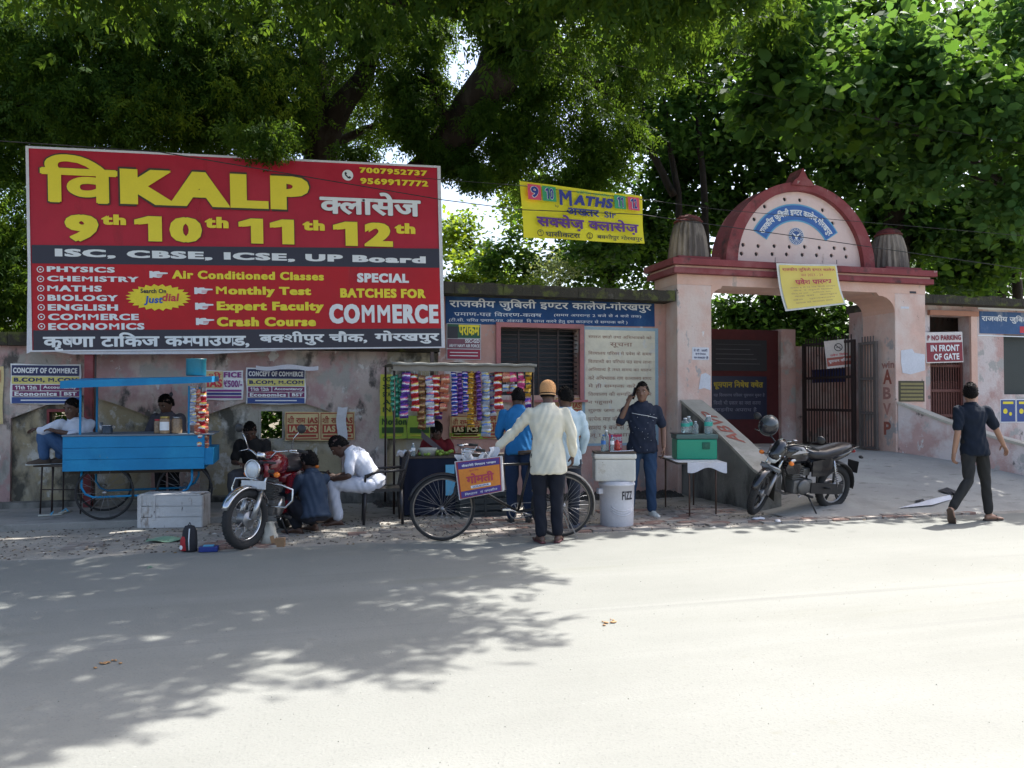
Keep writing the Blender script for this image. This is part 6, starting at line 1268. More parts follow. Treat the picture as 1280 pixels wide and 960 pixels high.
def motorcycle(label, loc, heading, lean, steer, style):
    t = thing('motorcycle', label, 'motorcycle', loc, rot=(0, 0, 0))
    t.rotation_mode = 'XYZ'; t.rotation_euler = (-lean, 0, heading)
    red = style == 'red'; Rw = .305; trw = .045; xf_, xr = .66, -.64; body = REDM if red else BLKM; rimm = CHROME if red else STEEL
    rake = R(26); hx, hz = .42, .78                     # steering head
    ax = Vector((-math.sin(rake), 0, math.cos(rake))); pv = Vector((hx, 0, hz))
    S = Matrix.Translation(pv) @ Matrix.Rotation(steer, 4, ax) @ Matrix.Translation(-pv)
    wheel(t, (xf_, 0, Rw), Rw, trw, S, rimm=rimm, hub=.075 if red else .05, name='front_wheel', alloy=not red); wheel(t, (xr, 0, Rw), Rw, trw * 1.08, rimm=rimm, hub=.075, name='rear_wheel', alloy=not red)
    top = pv + ax * .06; bot = Vector((xf_, 0, Rw))
    for s in (-1, 1):
        y = .085 * s; a = Vector((bot.x - .01, y, bot.z)); b = Vector((top.x + .035, y, top.z)); m_ = a.lerp(b, .48)
        fk = xf(MB().tube([a, m_], [.027, .026], 12), S).build('fork_leg', STEEL if not red else mat('polished alloy', (.5, .5, .5), .3, .9, bump=0), t); xf(MB().tube([m_, b], .017, 10), S).build('fork_tube', CHROME, fk)
    xf(MB().cbox(pv.x - .03, pv.x + .07, -.12, .12, pv.z - .02, pv.z + .015, .008).cbox(pv.x - .05, pv.x + .045, -.12, .12, pv.z + .07, pv.z + .095, .008), S).build('fork_clamp', BLKP, t)
    fm = arcfender(MB(), (xf_, 0, Rw), Rw + .025, .058, R(20), R(155) if red else R(150)); xf(fm, S).build('front_fender', CHROME if red else BLKM, t)
    if red: xf(MB().tube([(xf_, -.07, Rw), (xf_ - .1, -.075, Rw + .18), (xf_ - .16, -.06, Rw + .29)], .006, 6).tube([(xf_, .07, Rw), (xf_ - .1, .075, Rw + .18), (xf_ - .16, .06, Rw + .29)], .006, 6), S).build('fender_stay', CHROME, t)
    # handlebar
    hb_ = [(hx - .16, -.36, hz + .20), (hx - .09, -.31, hz + .215), (hx + .0, -.16, hz + .20), (hx - .02, -.06, hz + .12), (hx - .02, .06, hz + .12), (hx + .0, .16, hz + .20), (hx - .09, .31, hz + .215), (hx - .16, .36, hz + .20)]
    hbar = xf(MB().tube(hb_, .011, 8), S).build('handlebar', CHROME if red else BLKP, t)
    for s in (-1, 1):
        xf(MB().tube([(hx - .20, s * .40, hz + .195), (hx - .12, s * .33, hz + .212)], .017, 10), S).build('grip', RUB, hbar)
        xf(MB().tube([(hx - .05, s * .27, hz + .215), (hx - .02, s * .33, hz + .20), (hx - .06, s * .40, hz + .19)], [.006, .005, .004], 6), S).build('lever', CHROME, hbar)
        mh = .20 if red else .12
        xf(MB().tube([(hx - .08, s * .29, hz + .22), (hx - .06, s * .33, hz + .22 + mh * .6), (hx - .07, s * .40, hz + .22 + mh)], .0055, 6), S).build('mirror_stem', CHROME if red else BLKP, hbar)
        mm = MB().ball((hx - .07, s * .42, hz + .24 + mh), (.022, .055, .048), 16, 8); xf(mm, S).build('mirror', BLKP, hbar)
        xf(MB().tube([(hx + .02, s * .10, hz - .03), (hx + .02, s * .17, hz - .035)], .007, 6), S).build('indicator_stem', BLKP, t); xf(MB().ball((hx + .03, s * .20, hz - .035), (.028, .035, .028), 12, 8), S).build('indicator', AMB, t)
    hc = Vector((hx + .16, 0, hz + .02 if red else hz + .06))
    if red:
        Mh = Matrix.Translation(hc) @ Matrix.Rotation(R(88), 4, 'Y'); hs = xf(MB().lathe([(.03, -.12), (.06, -.10), (.088, -.05), (.096, 0), (.100, .01)], 24, Mh), S).build('headlight_shell', BLKM, t)
        xf(MB().torus(hc + Vector((.008, 0, 0)), .095, .010, (1, 0, 0), 28, 8), S).build('headlight_rim', CHROME, hs); xf(MB().lathe([(.090, .0), (.08, .018), (.05, .03), (.01, .034)], 24, Mh), S).build('headlight', GLASS, t)
        xf(MB().cbox(hc.x - .02, hc.x - .012, -.16, .16, hc.z - .20, hc.z - .115, .003), S).build('number_plate', mat('white plate', (.6, .6, .6), .4, bump=0), t)
        for s in (-1, 1): xf(MB().tube([(hx + .06, s * .085, hz + .08), (hx + .06, s * .09, hz - .06)], .03, 10), S).build('fork_shroud', REDM, t)
        xf(MB().lathe([(.03, 0), (.05, .02), (.05, .06), (.045, .065)], 18, Matrix.Translation((hx + .06, 0, hz + .12)) @ Matrix.Rotation(R(-25), 4, 'Y')), S).build('speedometer', CHROME, t)
        g = MB()
        g.tube([(.34, 0, .42), (.36, .12, .42), (.36, .28, .44), (.33, .33, .52), (.33, .31, .63), (.34, .20, .655), (.35, 0, .66), (.34, -.20, .655), (.33, -.31, .63), (.33, -.33, .52), (.36, -.28, .44), (.36, -.12, .42), (.34, 0, .42)], .012, 8); g.build('crash_guard', CHROME, t)
    else:
        f = MB(); rs = []
        for (dx, z0, z1, wd) in ((-.08, -.02, .17, .10), (-.01, -.08, .155, .115), (.05, -.11, .10, .10), (.10, -.10, .04, .075), (.12, -.07, .0, .05)):
            x = hx + .06 + dx; rs.append([Vector((x, wd * math.cos(q) * (1 if math.sin(q) < .3 else .8), hz + .05 + (z0 + z1) / 2 + (z1 - z0) / 2 * math.sin(q))) for q in [2 * math.pi * k / 16 for k in range(16)]])
        xf(MB().rings(rs), S).build('headlight_cowl', BLKM, t)
        hl = MB(); rs = []
        for dx, sc in ((.02, 1), (.035, .9), (.045, .5)): rs.append([Vector((hx + .125 + dx + .25 * -z * .4, y * sc, hz + .0 + z * sc)) for y, z in ((0, -.085), (.045, -.07), (.085, .01), (.078, .05), (0, .065), (-.078, .05), (-.085, .01), (-.045, -.07))])
        xf(hl.rings(rs), S).build('headlight', GLASS, t); xf(MB().cbox(hx + .15, hx + .156, -.13, .13, hz - .17, hz - .11, .003), S).build('number_plate', mat('dusty plate', (.25, .26, .28), .5), t)
        xf(MB().tube([(hx + .12, -.10, hz - .20), (hx + .17, -.12, hz - .12), (hx + .17, .12, hz - .12), (hx + .12, .10, hz - .20)], .008, 6), S).build('plate_guard', CHROME, t)
    # tank, seat, panels
    if red: tank = loft([(.38, .80, .03, .04), (.34, .82, .10, .09), (.22, .85, .135, .12), (.08, .84, .13, .115), (-.04, .80, .10, .085), (-.12, .77, .06, .05)])
    else: tank = loft([(.40, .80, .04, .05), (.34, .80, .13, .12), (.22, .81, .155, .145), (.08, .79, .14, .125), (-.06, .74, .095, .085), (-.12, .72, .05, .05)])
    tk = tank.build('fuel_tank', body, t); MB().lathe([(.035, 0), (.035, .012), (.01, .016)], 16, Matrix.Translation((.16, 0, .955 if not red else .965))).build('fuel_cap', CHROME, tk)
    for s in (-1, 1):
        if not red:
            MB().add([Vector((x, s * (.158 - abs(x - .2) * .12), z)) for x, z in ((.34, .80), (.22, .86), (.02, .83), (.2, .82))], [(0, 1, 2, 3)]).build('tank_decal', mat('silver decal', (.4, .4, .42), .3, bump=0), tk, fix=False); MB().ball((.30, s * .150, .73), (.05, .012, .022), 12, 6).build('tank_badge', CHROME, tk)
            MB().prism([(.36, .70), (.10, .66), (.16, .56), (.34, .55), (.40, .62)], s * .11, s * .135, 'xz').build('tank_shroud', BLKM, t)
        MB().prism([(-.08, .70), (-.42, .74), (-.46, .62), (-.34, .50), (-.10, .50)], s * .10, s * .125, 'xz').build('side_panel', body if not red else REDM, t)
    k6 = 1.0 if red else 1.55; st = loft([(-.02, .80, .06, .03 * k6), (-.12, .775, .12, .045 * k6), (-.30, .77, .145, .05 * k6), (-.48, .80, .145, .05 * k6), (-.66, .84, .13, .045 * k6), (-.80, .86, .10, .035 * k6), (-.85, .865, .05, .02)]); st.build('seat', SEATM, t)
    tl = loft([(-.10, .66, .10, .06), (-.30, .68, .12, .07), (-.55, .73, .125, .065), (-.76, .785, .10, .05), (-.92, .83, .05, .025)]); tl.build('tail_cowl', body, t); MB().ball((-.91, 0, .80), (.03, .07, .03), 12, 6).build('tail_light', REDL, t)
    MB().tube([(-.60, -.12, .80), (-.78, -.13, .85), (-.93, -.09, .87), (-.93, .09, .87), (-.78, .13, .85), (-.60, .12, .80)], .011, 8).build('grab_rail', BLKP if not red else CHROME, t)
    arcfender(MB(), (xr, 0, Rw), Rw + .045, .075, R(40), R(185)).build('rear_fender', BLKP if not red else REDM, t)
    MB().add([Vector((-.98, y, z)) for y, z in ((-.08, .50), (.08, .50), (.09, .66), (-.09, .66))], [(0, 1, 2, 3)]).build('rear_mudflap', BLKP, t, fix=False)
    for s in (-1, 1): MB().ball((-.93, s * .15, .74), (.025, .035, .022), 10, 6).build('indicator', AMB if red else BLKP, t)
    # frame, swing arm, shocks
    fr = MB(); fr.tube([(hx - .02, 0, hz), (.30, 0, .55), (.22, 0, .30), (0, 0, .26), (-.22, 0, .30)], .018, 8); fr.tube([(hx - .02, 0, hz + .02), (.1, 0, .70), (-.2, 0, .68), (-.75, 0, .76)], .018, 8)
    for s in (-1, 1): fr.tube([(-.22, s * .09, .34), (xr, s * .10, Rw)], .017, 8); fr.tube([(-.2, s * .08, .68), (-.24, s * .09, .34)], .014, 8)
    fr.build('frame', BLKP, t)
    for s in (-1, 1):
        sh = MB(); a, b = Vector((xr + .05, s * .12, Rw + .02)), Vector((-.46, s * .125, .70)); sh.tube([a, b], .010, 8); N = 60
        hel = [a.lerp(b, .25 + .68 * i / N) + Vector((math.cos(i * .9) * .022, math.sin(i * .9) * .022, 0)) for i in range(N)]; sh.tube(hel, .0045, 5); sh.build('shock_absorber', CHROME, t)
    en = MB(); en.cbox(-.14, .20, -.11, .11, .28, .46, .03); en.build('engine', ENG, t)
    for s in (-1, 1): MB().lathe([(.10, 0), (.098, .025), (.07, .04), (.02, .045)], 24, Matrix.Translation((.04, s * .11, .37)) @ Matrix.Rotation(R(-90 * s), 4, 'X')).build('engine_cover', mat('polished alloy', (.5, .5, .5), .3, .9, bump=0) if red else ENG, t)
    for i in range(7): MB().cbox(.03, .21, -.085, .085, .47 + i * .026, .48 + i * .026, .003).build('cooling_fin', ENG, t)
    MB().cbox(.05, .19, -.06, .06, .45, .67, .02).build('cylinder', ENG, t); MB().cbox(-.12, .0, -.06, .06, .50, .60, .02).build('carburettor', ENG, t)
    ex = MB(); ex.tube([(.22, -.03, .56), (.32, -.08, .46), (.28, -.12, .30), (.10, -.14, .22), (-.15, -.15, .23)], .019, 10); ex.tube([(-.15, -.155, .23), (-.22, -.16, .24), (-.75, -.17, .34), (-.80, -.17, .35)], [.02, .042, .045, .03], 14); ex.build('exhaust', CHROME if red else STEEL, t)
    MB().prism([(-.10, .28), (-.10, .42), (-.66, .37), (-.70, .25), (-.60, .24)], .105, .125, 'xz').build('chain_guard', BLKP if not red else REDM, t)
    for s in (-1, 1): MB().tube([(.0, s * .09, .27), (.0, s * .24, .27)], .012, 8).tube([(.0, s * .16, .27), (.0, s * .25, .27)], .018, 8).build('footrest', RUB, t); MB().tube([(-.34, s * .12, .34), (-.34, s * .22, .36)], .014, 8).build('footrest', RUB, t)
    MB().tube([(.10, .10, .26), (.12, .18, .28), (.20, .20, .27)], .007, 6).build('gear_lever', STEEL, t); MB().tube([(-.08, .10, .25), (-.12, .17, .12), (-.15, .24 , .0)], .011, 7).build('side_stand', BLKP, t)
    if not red:
        MB().add([Vector((.42, -.18, .52)), Vector((.44, .02, .54)), Vector((.40, .0, .17)), Vector((.38, -.12, .20))], [(0, 1, 2, 3)]).build('leg_flap', mat('dusty rubber flap', (.05, .045, .035), .8), t, fix=False)
    return t, S
f0, r0 = G(300, 686), None
dirv = (RT * .06 + Vector((FW.x, FW.y, 0)).normalized() * 1.0); hd = math.atan2(-dirv.y, -dirv.x); ctr = f0 + dirv * .66
red_, SR = motorcycle('red motorcycle with round chrome headlight and spoked wheels facing the street, being repaired', ctr, hd, R(11), R(-24), 'red')
fb_, rb_ = G(948, 648), G(1052, 634, .05); v = (rb_ - fb_); v.z = 0; v.normalize(); hd = math.atan2(-v.y, -v.x)
blk_, SB = motorcycle('black motorcycle leaning on its side stand at the foot of the gate ramp', (fb_ + v * .64) + Vector((0, 0, .035)), hd, R(9), R(28), 'black')
# helmet hung over the handlebar
hp_ = W(961, 532, (fb_ + v * .2).y); hm = thing('helmet', 'dark grey motorcycle helmet hung on the black motorcycle handlebar', 'helmet', hp_, rot=(R(35), R(20), R(-40)))
mb = MB(); rs = []
for i in range(11):
    a = .05 + math.pi * .70 * i / 10; rs.append([Vector((.125 * math.sin(a) * math.cos(q), .145 * math.sin(a) * math.sin(q), .135 * math.cos(a))) for q in [2 * math.pi * k / 24 for k in range(24)]])
mb.rings(rs, True); mb.build('shell', mat('dark grey shell', (.05, .06, .065), .3, bump=.05, coat=.3), hm)
MB().sheet(lambda u, v: (.131 * math.sin(.9 + .75 * v) * math.cos(R(-155) + R(130) * u), .151 * math.sin(.9 + .75 * v) * math.sin(R(-155) + R(130) * u), .141 * math.cos(.9 + .75 * v)), 14, 4).build('visor', mat('smoke visor', (.02, .02, .025), .08, bump=0), hm, fix=False)
MB().tube([(.09, .0, -.07), (.05, .0, -.16), (-.05, .0, -.16), (-.09, .0, -.07)], .007, 6).build('strap', BLKP, hm)
# ---------------------------------------------------------------- bicycle
cf, cr = G(553, 676), G(702, 671); u = (cf - cr); wb = u.length; hd = math.atan2(u.y, u.x)
bc = thing('bicycle', 'old black roadster bicycle standing side on at the kerb, carrying a printed bag', 'bicycle', (cf + cr) / 2, rot=(R(-3), 0, hd))
RIMB = mat('rusty bicycle rim', (.20, .18, .16), .45, .7, var=.25); FRB = mat('black bicycle enamel', (.015, .015, .017), .35, bump=.05); Rb = .35; h = wb / 2
wheel(bc, (h, 0, Rb), Rb, .017, spokes=36, hub=.022, name='front_wheel', rimm=RIMB, rt=.010); wheel(bc, (-h, 0, Rb), Rb, .017, spokes=36, hub=.030, name='rear_wheel', rimm=RIMB, rt=.010)
bb_ = Vector((-.16, 0, .29)); hd0 = Vector((h - .20, 0, .82)); hd1 = Vector((h - .165, 0, .68)); stp = Vector((-.30, 0, .84)); ra = Vector((-h, 0, Rb))
fr = MB(); fr.tube([bb_, stp], .015); fr.tube([stp + Vector((.01, 0, -.03)), hd0 + Vector((0, 0, -.02))], .014); fr.tube([bb_, hd1], .015); fr.tube([hd0 + Vector((-.01, 0, .06)), hd1 + Vector((.01, 0, -.04))], .019)
for s in (-1, 1): fr.tube([bb_ + Vector((0, s * .03, 0)), ra + Vector((0, s * .055, 0))], .009); fr.tube([stp + Vector((0, s * .02, -.04)), ra + Vector((0, s * .055, 0))], .008)
fr.build('frame', FRB, bc)
for s in (-1, 1): MB().tube([hd1 + Vector((.012, s * .035, -.05)), hd1 + Vector((.04, s * .045, -.18)), (h, s * .05, Rb)], [.012, .011, .008], 8).build('fork_blade', FRB, bc)
arcfender(MB(), (h, 0, Rb), Rb + .022, .028, R(15), R(165), lip=.014).build('front_mudguard', FRB, bc); arcfender(MB(), (-h, 0, Rb), Rb + .022, .028, R(25), R(200), lip=.014).build('rear_mudguard', mat('scuffed grey mudguard', (.22, .21, .20), .4, .6), bc)
hb2 = MB(); hb2.tube([hd0 + Vector((-.01, 0, .05)), hd0 + Vector((-.03, 0, .17))], .011); hb2.tube([(hd0.x - .20, -.27, hd0.z + .17), (hd0.x - .08, -.25, hd0.z + .18), (hd0.x + .03, -.12, hd0.z + .19), (hd0.x - .03, 0, hd0.z + .17), (hd0.x + .03, .12, hd0.z + .19), (hd0.x - .08, .25, hd0.z + .18), (hd0.x - .20, .27, hd0.z + .17)], .010, 8)
hbo = hb2.build('handlebar', CHROME, bc)
for s in (-1, 1): MB().tube([(hd0.x - .21, s * .272, hd0.z + .17), (hd0.x - .11, s * .256, hd0.z + .178)], .016, 8).build('grip', RUB, hbo); MB().tube([(hd0.x - .18, s * .24, hd0.z + .135), (hd0.x - .02, s * .20, hd0.z + .145), (hd0.x + .0, s * .04, hd0.z + .13)], .005, 6).build('brake_rod', CHROME, hbo)
MB().lathe([(.03, 0), (.032, .012), (.01, .026)], 14, Matrix.Translation((hd0.x + .01, .07, hd0.z + .20))).build('bell', CHROME, hbo)
sd = MB(); rs = []
for x, wd, z in ((.14, .02, .0), (.06, .04, .004), (-.03, .08, .012), (-.11, .115, .02), (-.16, .09, .018)): rs.append([Vector((stp.x + x, wd * math.cos(q), stp.z + .09 + z + .022 * math.sin(q))) for q in [2 * math.pi * k / 12 for k in range(12)]])
sd.rings(rs).build('saddle', mat('brown black leather', (.03, .02, .015), .4), bc)
for s in (-1, 1): MB().lathe([(.022, 0), (.022, .06)], 12, Matrix.Translation((stp.x - .09, s * .055, stp.z + .0))).build('saddle_spring', STEEL, bc)
MB().tube([stp, stp + Vector((-.02, 0, .09))], .012).build('seat_post', STEEL, bc)
cw = MB().torus(bb_ + Vector((0, -.045, 0)), .085, .006, (0, 1, 0), 28, 5)
for k in range(5): a = 2 * math.pi * k / 5; cw.tube([bb_ + Vector((0, -.045, 0)), bb_ + Vector((.085 * math.cos(a), -.045, .085 * math.sin(a)))], .005, 5)
cw.build('chainwheel', STEEL, bc); MB().tube([bb_ + Vector((.0, -.045, .085)), ra + Vector((.0, -.045, .035))], .005, 5).tube([bb_ + Vector((.0, -.045, -.085)), ra + Vector((.0, -.045, -.035))], .005, 5).build('chain', STEEL, bc)
for s, a in ((-1, R(200)), (1, R(20))):
    e = bb_ + Vector((.165 * math.cos(a), s * .075, .165 * math.sin(a))); c = MB().tube([bb_ + Vector((0, s * .06, 0)), e], .009, 8).build('crank', CHROME, bc); MB().cbox(e.x - .045, e.x + .045, min(e.y, e.y + s * .10), max(e.y, e.y + s * .10), e.z - .012, e.z + .012, .004).build('pedal', CHROME, c)
MB().bar(ra + Vector((.02, .07, .0)), ra + Vector((-.14, .16, -.34)), .012).bar(ra + Vector((.02, -.07, .0)), ra + Vector((-.14, -.14, -.34)), .012).build('kick_stand', STEEL, bc)
cr_ = MB()
for y in (-.06, -.02, .02, .06): cr_.tube([(-h + .22, y, Rb * 2 + .07), (-h - .20, y, Rb * 2 + .06)], .005, 5)
for x in (-h + .2, -h, -h - .19): cr_.tube([(x, -.06, Rb * 2 + .065), (x, .06, Rb * 2 + .065)], .005, 5)
for s in (-1, 1): cr_.tube([(-h - .02, s * .06, Rb * 2 + .06), (-h, s * .055, Rb)], .005, 5)
cr_.build('carrier', FRB, bc)
# printed bag hung on the handlebar
BGW = W(572, 624, (cf.y + .0) - .17); q3, q2_ = W(574, 625, cf.y - .13), W(629, 614, cf.y - .30); q0, q1 = W(568, 577, cf.y - .10), W(627, 570, cf.y - .27)
bag = thing('printed_bag', 'white carrier bag with orange and purple Hindi print hanging from the bicycle handlebar', 'bag', (q3 + q2_) / 2)
quad = [q0, q1, q2_, q3]; nr = (quad[2] - quad[3]).cross(quad[0] - quad[3]).normalized()
def bg_(u, v, d): p = q3.lerp(q2_, u).lerp(q0.lerp(q1, u), v); return p - nr * (d * (.16 - .08 * v)) + nr * .012 * math.sin(u * 3.1) * math.sin(v * 3.1) * (1 if d == 0 else 0)
bgm = mat('white bag plastic', (.55, .54, .56), .5, bump=.1)
mb = MB(); mb.sheet(lambda u, v: bg_(u, v, 0), 10, 8); mb.sheet(lambda u, v: bg_(u, v, 1), 10, 8); mb.sheet(lambda u, v: bg_(0, v, u) + Vector((.02 * math.sin(u * 3.1), 0, 0)), 4, 8); mb.sheet(lambda u, v: bg_(1, v, u), 4, 8); mb.sheet(lambda u, v: bg_(u, 0, v), 10, 3); mb.build('bag_body', bgm, bag, world=True, fix=False)
skew_rect(bag, quad, .03, .02, .97, .98, mat('poster plum red', (.30, .03, .05), .6, bump=0), .014, 'border'); skew_rect(bag, quad, .07, .04, .95, .96, mat('bag purple', (.06, .03, .20), .5, bump=0), .018, 'purple_field'); skew_rect(bag, quad, .07, .20, .95, .78, mat('bag orange', (.62, .20, .02), .5, bump=0), .022, 'orange_field')
skew_text(bag, quad, "गोमती", .22, .36, .82, .64, pr, .04, .026); skew_text(bag, quad, "बीकानेरी मिष्ठान भण्डार", .15, .83, .88, .90, wht, .018, .026); skew_text(bag, quad, "शुद्ध देशी", .30, .68, .50, .74, pr, .0, .026)
skew_rect(bag, quad, .30, .24, .74, .31, wht, .025, 'white_strip'); skew_text(bag, quad, "GORAKHPUR", .34, .25, .70, .30, nvy2, .018, .029); skew_text(bag, quad, "मिष्ठान एवं नमकीन", .15, .08, .88, .15, wht, .0, .026)
for a in (.25, .75):
    MB().tube([q0.lerp(q1, a) + nr * .0, q0.lerp(q1, .5) + Vector((0, 0, .13)) + Vector((.04 * (a - .5), .0, 0))], .006, 6).build('handle', bgm, bag, world=True)
cl = MB()
for i in range(5):
    a = q0.lerp(q1, .15 + .17 * i) + Vector((0, .05, 0)); cl.sheet(lambda u, v: a + Vector((-.05 + .11 * u + .02 * math.sin(v * 5 + i), .04 * math.sin(u * 6 + i), -.04 + (.10 + .05 * math.sin(i * 2.1)) * v)), 5, 5)
cl.build('crumpled_liner', mat('thin white plastic', (.62, .63, .68), .35, bump=.2), bag, world=True, fix=False)
# ================================================================ the blue vending cart
CB = worn('sky blue cart paint', (.012, .20, .42), [((.02, .27, .50), 2, .5, .7, 1, 131), ((.10, .22, .30), 7, .66, .70, .4, 132)], rough=.5, bump=.2)
YC = 10.38; cx0, cx1 = X_(79, YC), X_(256, YC); dz = .085
cart = thing('vending_cart', 'sky blue four wheeled vending cart with flat roof on thin posts, below the billboard', 'cart', ((cx0 + cx1) / 2, YC + .45, dz))
zb, zt = Z_(165, 588, YC), Z_(165, 545, YC); D = .9
for i in range(3):
    a, c = zb + (zt - zb) * i / 3, zb + (zt - zb) * (i + 1) / 3; MB().cbox(cx0, cx1, YC, YC + .022, a + .002, c - .001, .003).build('front_board', CB, cart, world=True)
MB().box(cx0, cx0 + .022, YC + .023, YC + D, zb, zt).build('side_board', CB, cart, world=True); MB().box(cx1 - .022, cx1, YC + .023, YC + D, zb, zt).build('side_board', CB, cart, world=True); MB().box(cx0, cx1, YC + D, YC + D + .022, zb, zt).build('back_board', CB, cart, world=True)
MB().cbox(cx0 - .01, cx1 + .10, YC - .01, YC + D + .03, zt + .001, zt + .02, .004).build('counter', mat('worn cart top', (.16, .20, .24), .6, .3), cart, world=True); MB().box(cx1, cx1 + .10, YC + .02, YC + D, zb + .05, zb + .25).build('side_shelf', CB, cart, world=True)
rz0, rz1 = Z_(165, 485, YC), Z_(165, 477, YC)
rx0, rx1 = X_(75, YC - .08), X_(264, YC - .08)
rfm = MB(); rfm.add([(rx0, YC - .08, rz0 - .01), (rx1, YC - .08, rz0 + .07), (rx1, YC + D + .1, rz0 + .11), (rx0, YC + D + .1, rz0 + .05), (rx0, YC - .08, rz1 + .0), (rx1, YC - .08, rz1 + .07), (rx1, YC + D + .1, rz1 + .10), (rx0, YC + D + .1, rz1 + .06)], [(0, 1, 2, 3), (4, 5, 6, 7), (0, 1, 5, 4), (1, 2, 6, 5), (2, 3, 7, 6), (3, 0, 4, 7)])
rfm.build('roof', CB, cart, world=True)
for x, y in ((X_(100, YC), YC + .03), (X_(236, YC), YC + .03), (X_(100, YC), YC + D - .03), (X_(240, YC), YC + D - .03)): MB().bar((x, y, zt + .02), (x, y, rz0 + .03), .022).build('post', CB, cart, world=True)
for y in (YC + .08, YC + D - .08): MB().tube([(X_(101, YC), y, zb), (X_(101, YC), y, .47), (X_(106, YC), y, .39), (X_(116, YC), y, .35), (X_(222, YC), y, .36), (X_(235, YC), y, .42), (X_(240, YC), y, .52), (X_(240, YC), y, zb)], .014, 8).build('underframe', CB, cart, world=True)
wsrc = None
for px, y in ((131, YC + .05), (231, YC + .12), (131, YC + D), (231, YC + D - .05)):
    c = W(px, 600, y); c.z = .32 + dz; mb = MB(); mb.torus(c, .31, .014, (0, 1, 0), 36, 6); wo = mb.build('wheel', RUB, cart, world=True)
    sp = MB()
    for k in range(14): a = 2 * math.pi * k / 14; sp.tube([c + Vector((.02 * math.cos(a + .5), .015, .02 * math.sin(a + .5))), c + Vector((.3 * math.cos(a), 0, .3 * math.sin(a)))], .002, 4)
    sp.lathe([(.022, -.03), (.022, .03)], 10, Matrix.Translation(c) @ Matrix.Rotation(R(90), 4, 'X')); sp.build('spokes', STEEL, cart, world=True)['kind'] = 'stuff'
MB().box(cx0 + .05, cx1 - .05, YC + .1, YC + D - .05, zb - .04, zb - .002).build('deck', mat('dark wood', (.06, .045, .035), .8), cart, world=True)
# on the roof and the counter
dr = tag(MB().lathe([(.0, 0), (.115, .0), (.12, .01), (.118, .19), (.122, .20), (.122, .21), (.112, .21), (.108, .02), (0, .015)], 26, Matrix.Translation(Vector((X_(245, YC + .3), YC + .3, rz1 + .085)))).build('plastic_drum', mat('teal translucent plastic', (.03, .22, .27), .35, bump=.05, trans=.3)), 'teal plastic drum standing on the right end of the blue cart roof', 'drum'); recenter(dr)
def jar(name, px, y, r, h, lid, body, lab, z0, labelc=None):
    c = W(px, 540, y); t = thing(name, lab, 'jar', (c.x, y, z0))
    MB().lathe([(0, 0), (r * .95, 0), (r, .01), (r, h * .82), (r * .8, h * .9), (r * .8, h * .93)], 18).build('glass_body', body, t); MB().lathe([(r * .86, h * .9), (r * .88, h), (r * .8, h * 1.02), (0, h * 1.02)], 18).build('lid', lid, t)
    if labelc: MB().sheet(lambda u, v: (r * 1.01 * math.sin(-1 + 2 * u), -r * 1.01 * math.cos(-1 + 2 * u), h * (.2 + .5 * v)), 8, 1).build('paper_label', labelc, t, fix=False)
    return t
z0 = zt + .021; biscuit = mat('biscuits behind glass', (.30, .20, .12), .25, bump=.6, scale=50, var=.5)
jar('glass_jar', 206, YC + .10, .062, .205, mat('gold lid', (.45, .33, .10), .35, .6), biscuit, 'gold lidded glass jar with white label on the cart counter', z0, wht); jar('glass_jar', 221, YC + .12, .062, .20, STEEL, biscuit, 'steel lidded glass jar of biscuits on the cart counter, right of the labelled jar', z0)
jar('glass_jar', 198, YC + .22, .05, .17, red_p, biscuit, 'smaller jar with red lid behind the labelled jar on the cart', z0)
pt = thing('steel_pot', 'small steel pot with side handles on the left of the cart counter', 'pot', (X_(135, YC + .2), YC + .2, z0)); MB().lathe([(0, 0), (.05, 0), (.058, .01), (.058, .10), (.064, .105), (.055, .10), (.052, .012), (0, .01)], 22).build('bowl', CHROME, pt)
for s in (-1, 1): MB().torus((s * .068, 0, .08), .014, .004, (0, 1, 0), 14, 5).build('handle', CHROME, pt)
tag(recenter(MB().tube([W(128, 545, YC + .3), W(126, 528, YC + .3)], .025, 12).build('steel_tumbler', STEEL)), 'steel tumbler behind the pot on the cart counter', 'tumbler')
for k, (px, y0, y1) in enumerate(((208, 483, 491), (210, 484, 490))):
    pass
hk = thing('hanging_scale_weight', 'small black bulb hanging from a cord under the cart roof', 'bulb', W(214, 492, YC + .2)); MB().tube([W(214, 484, YC + .2), W(214, 490, YC + .2)], .003, 5).build('cord', blk, hk, world=True); MB().ball(W(214, 493, YC + .2), (.022, .022, .03), 12, 8).build('bulb', blk, hk, world=True)
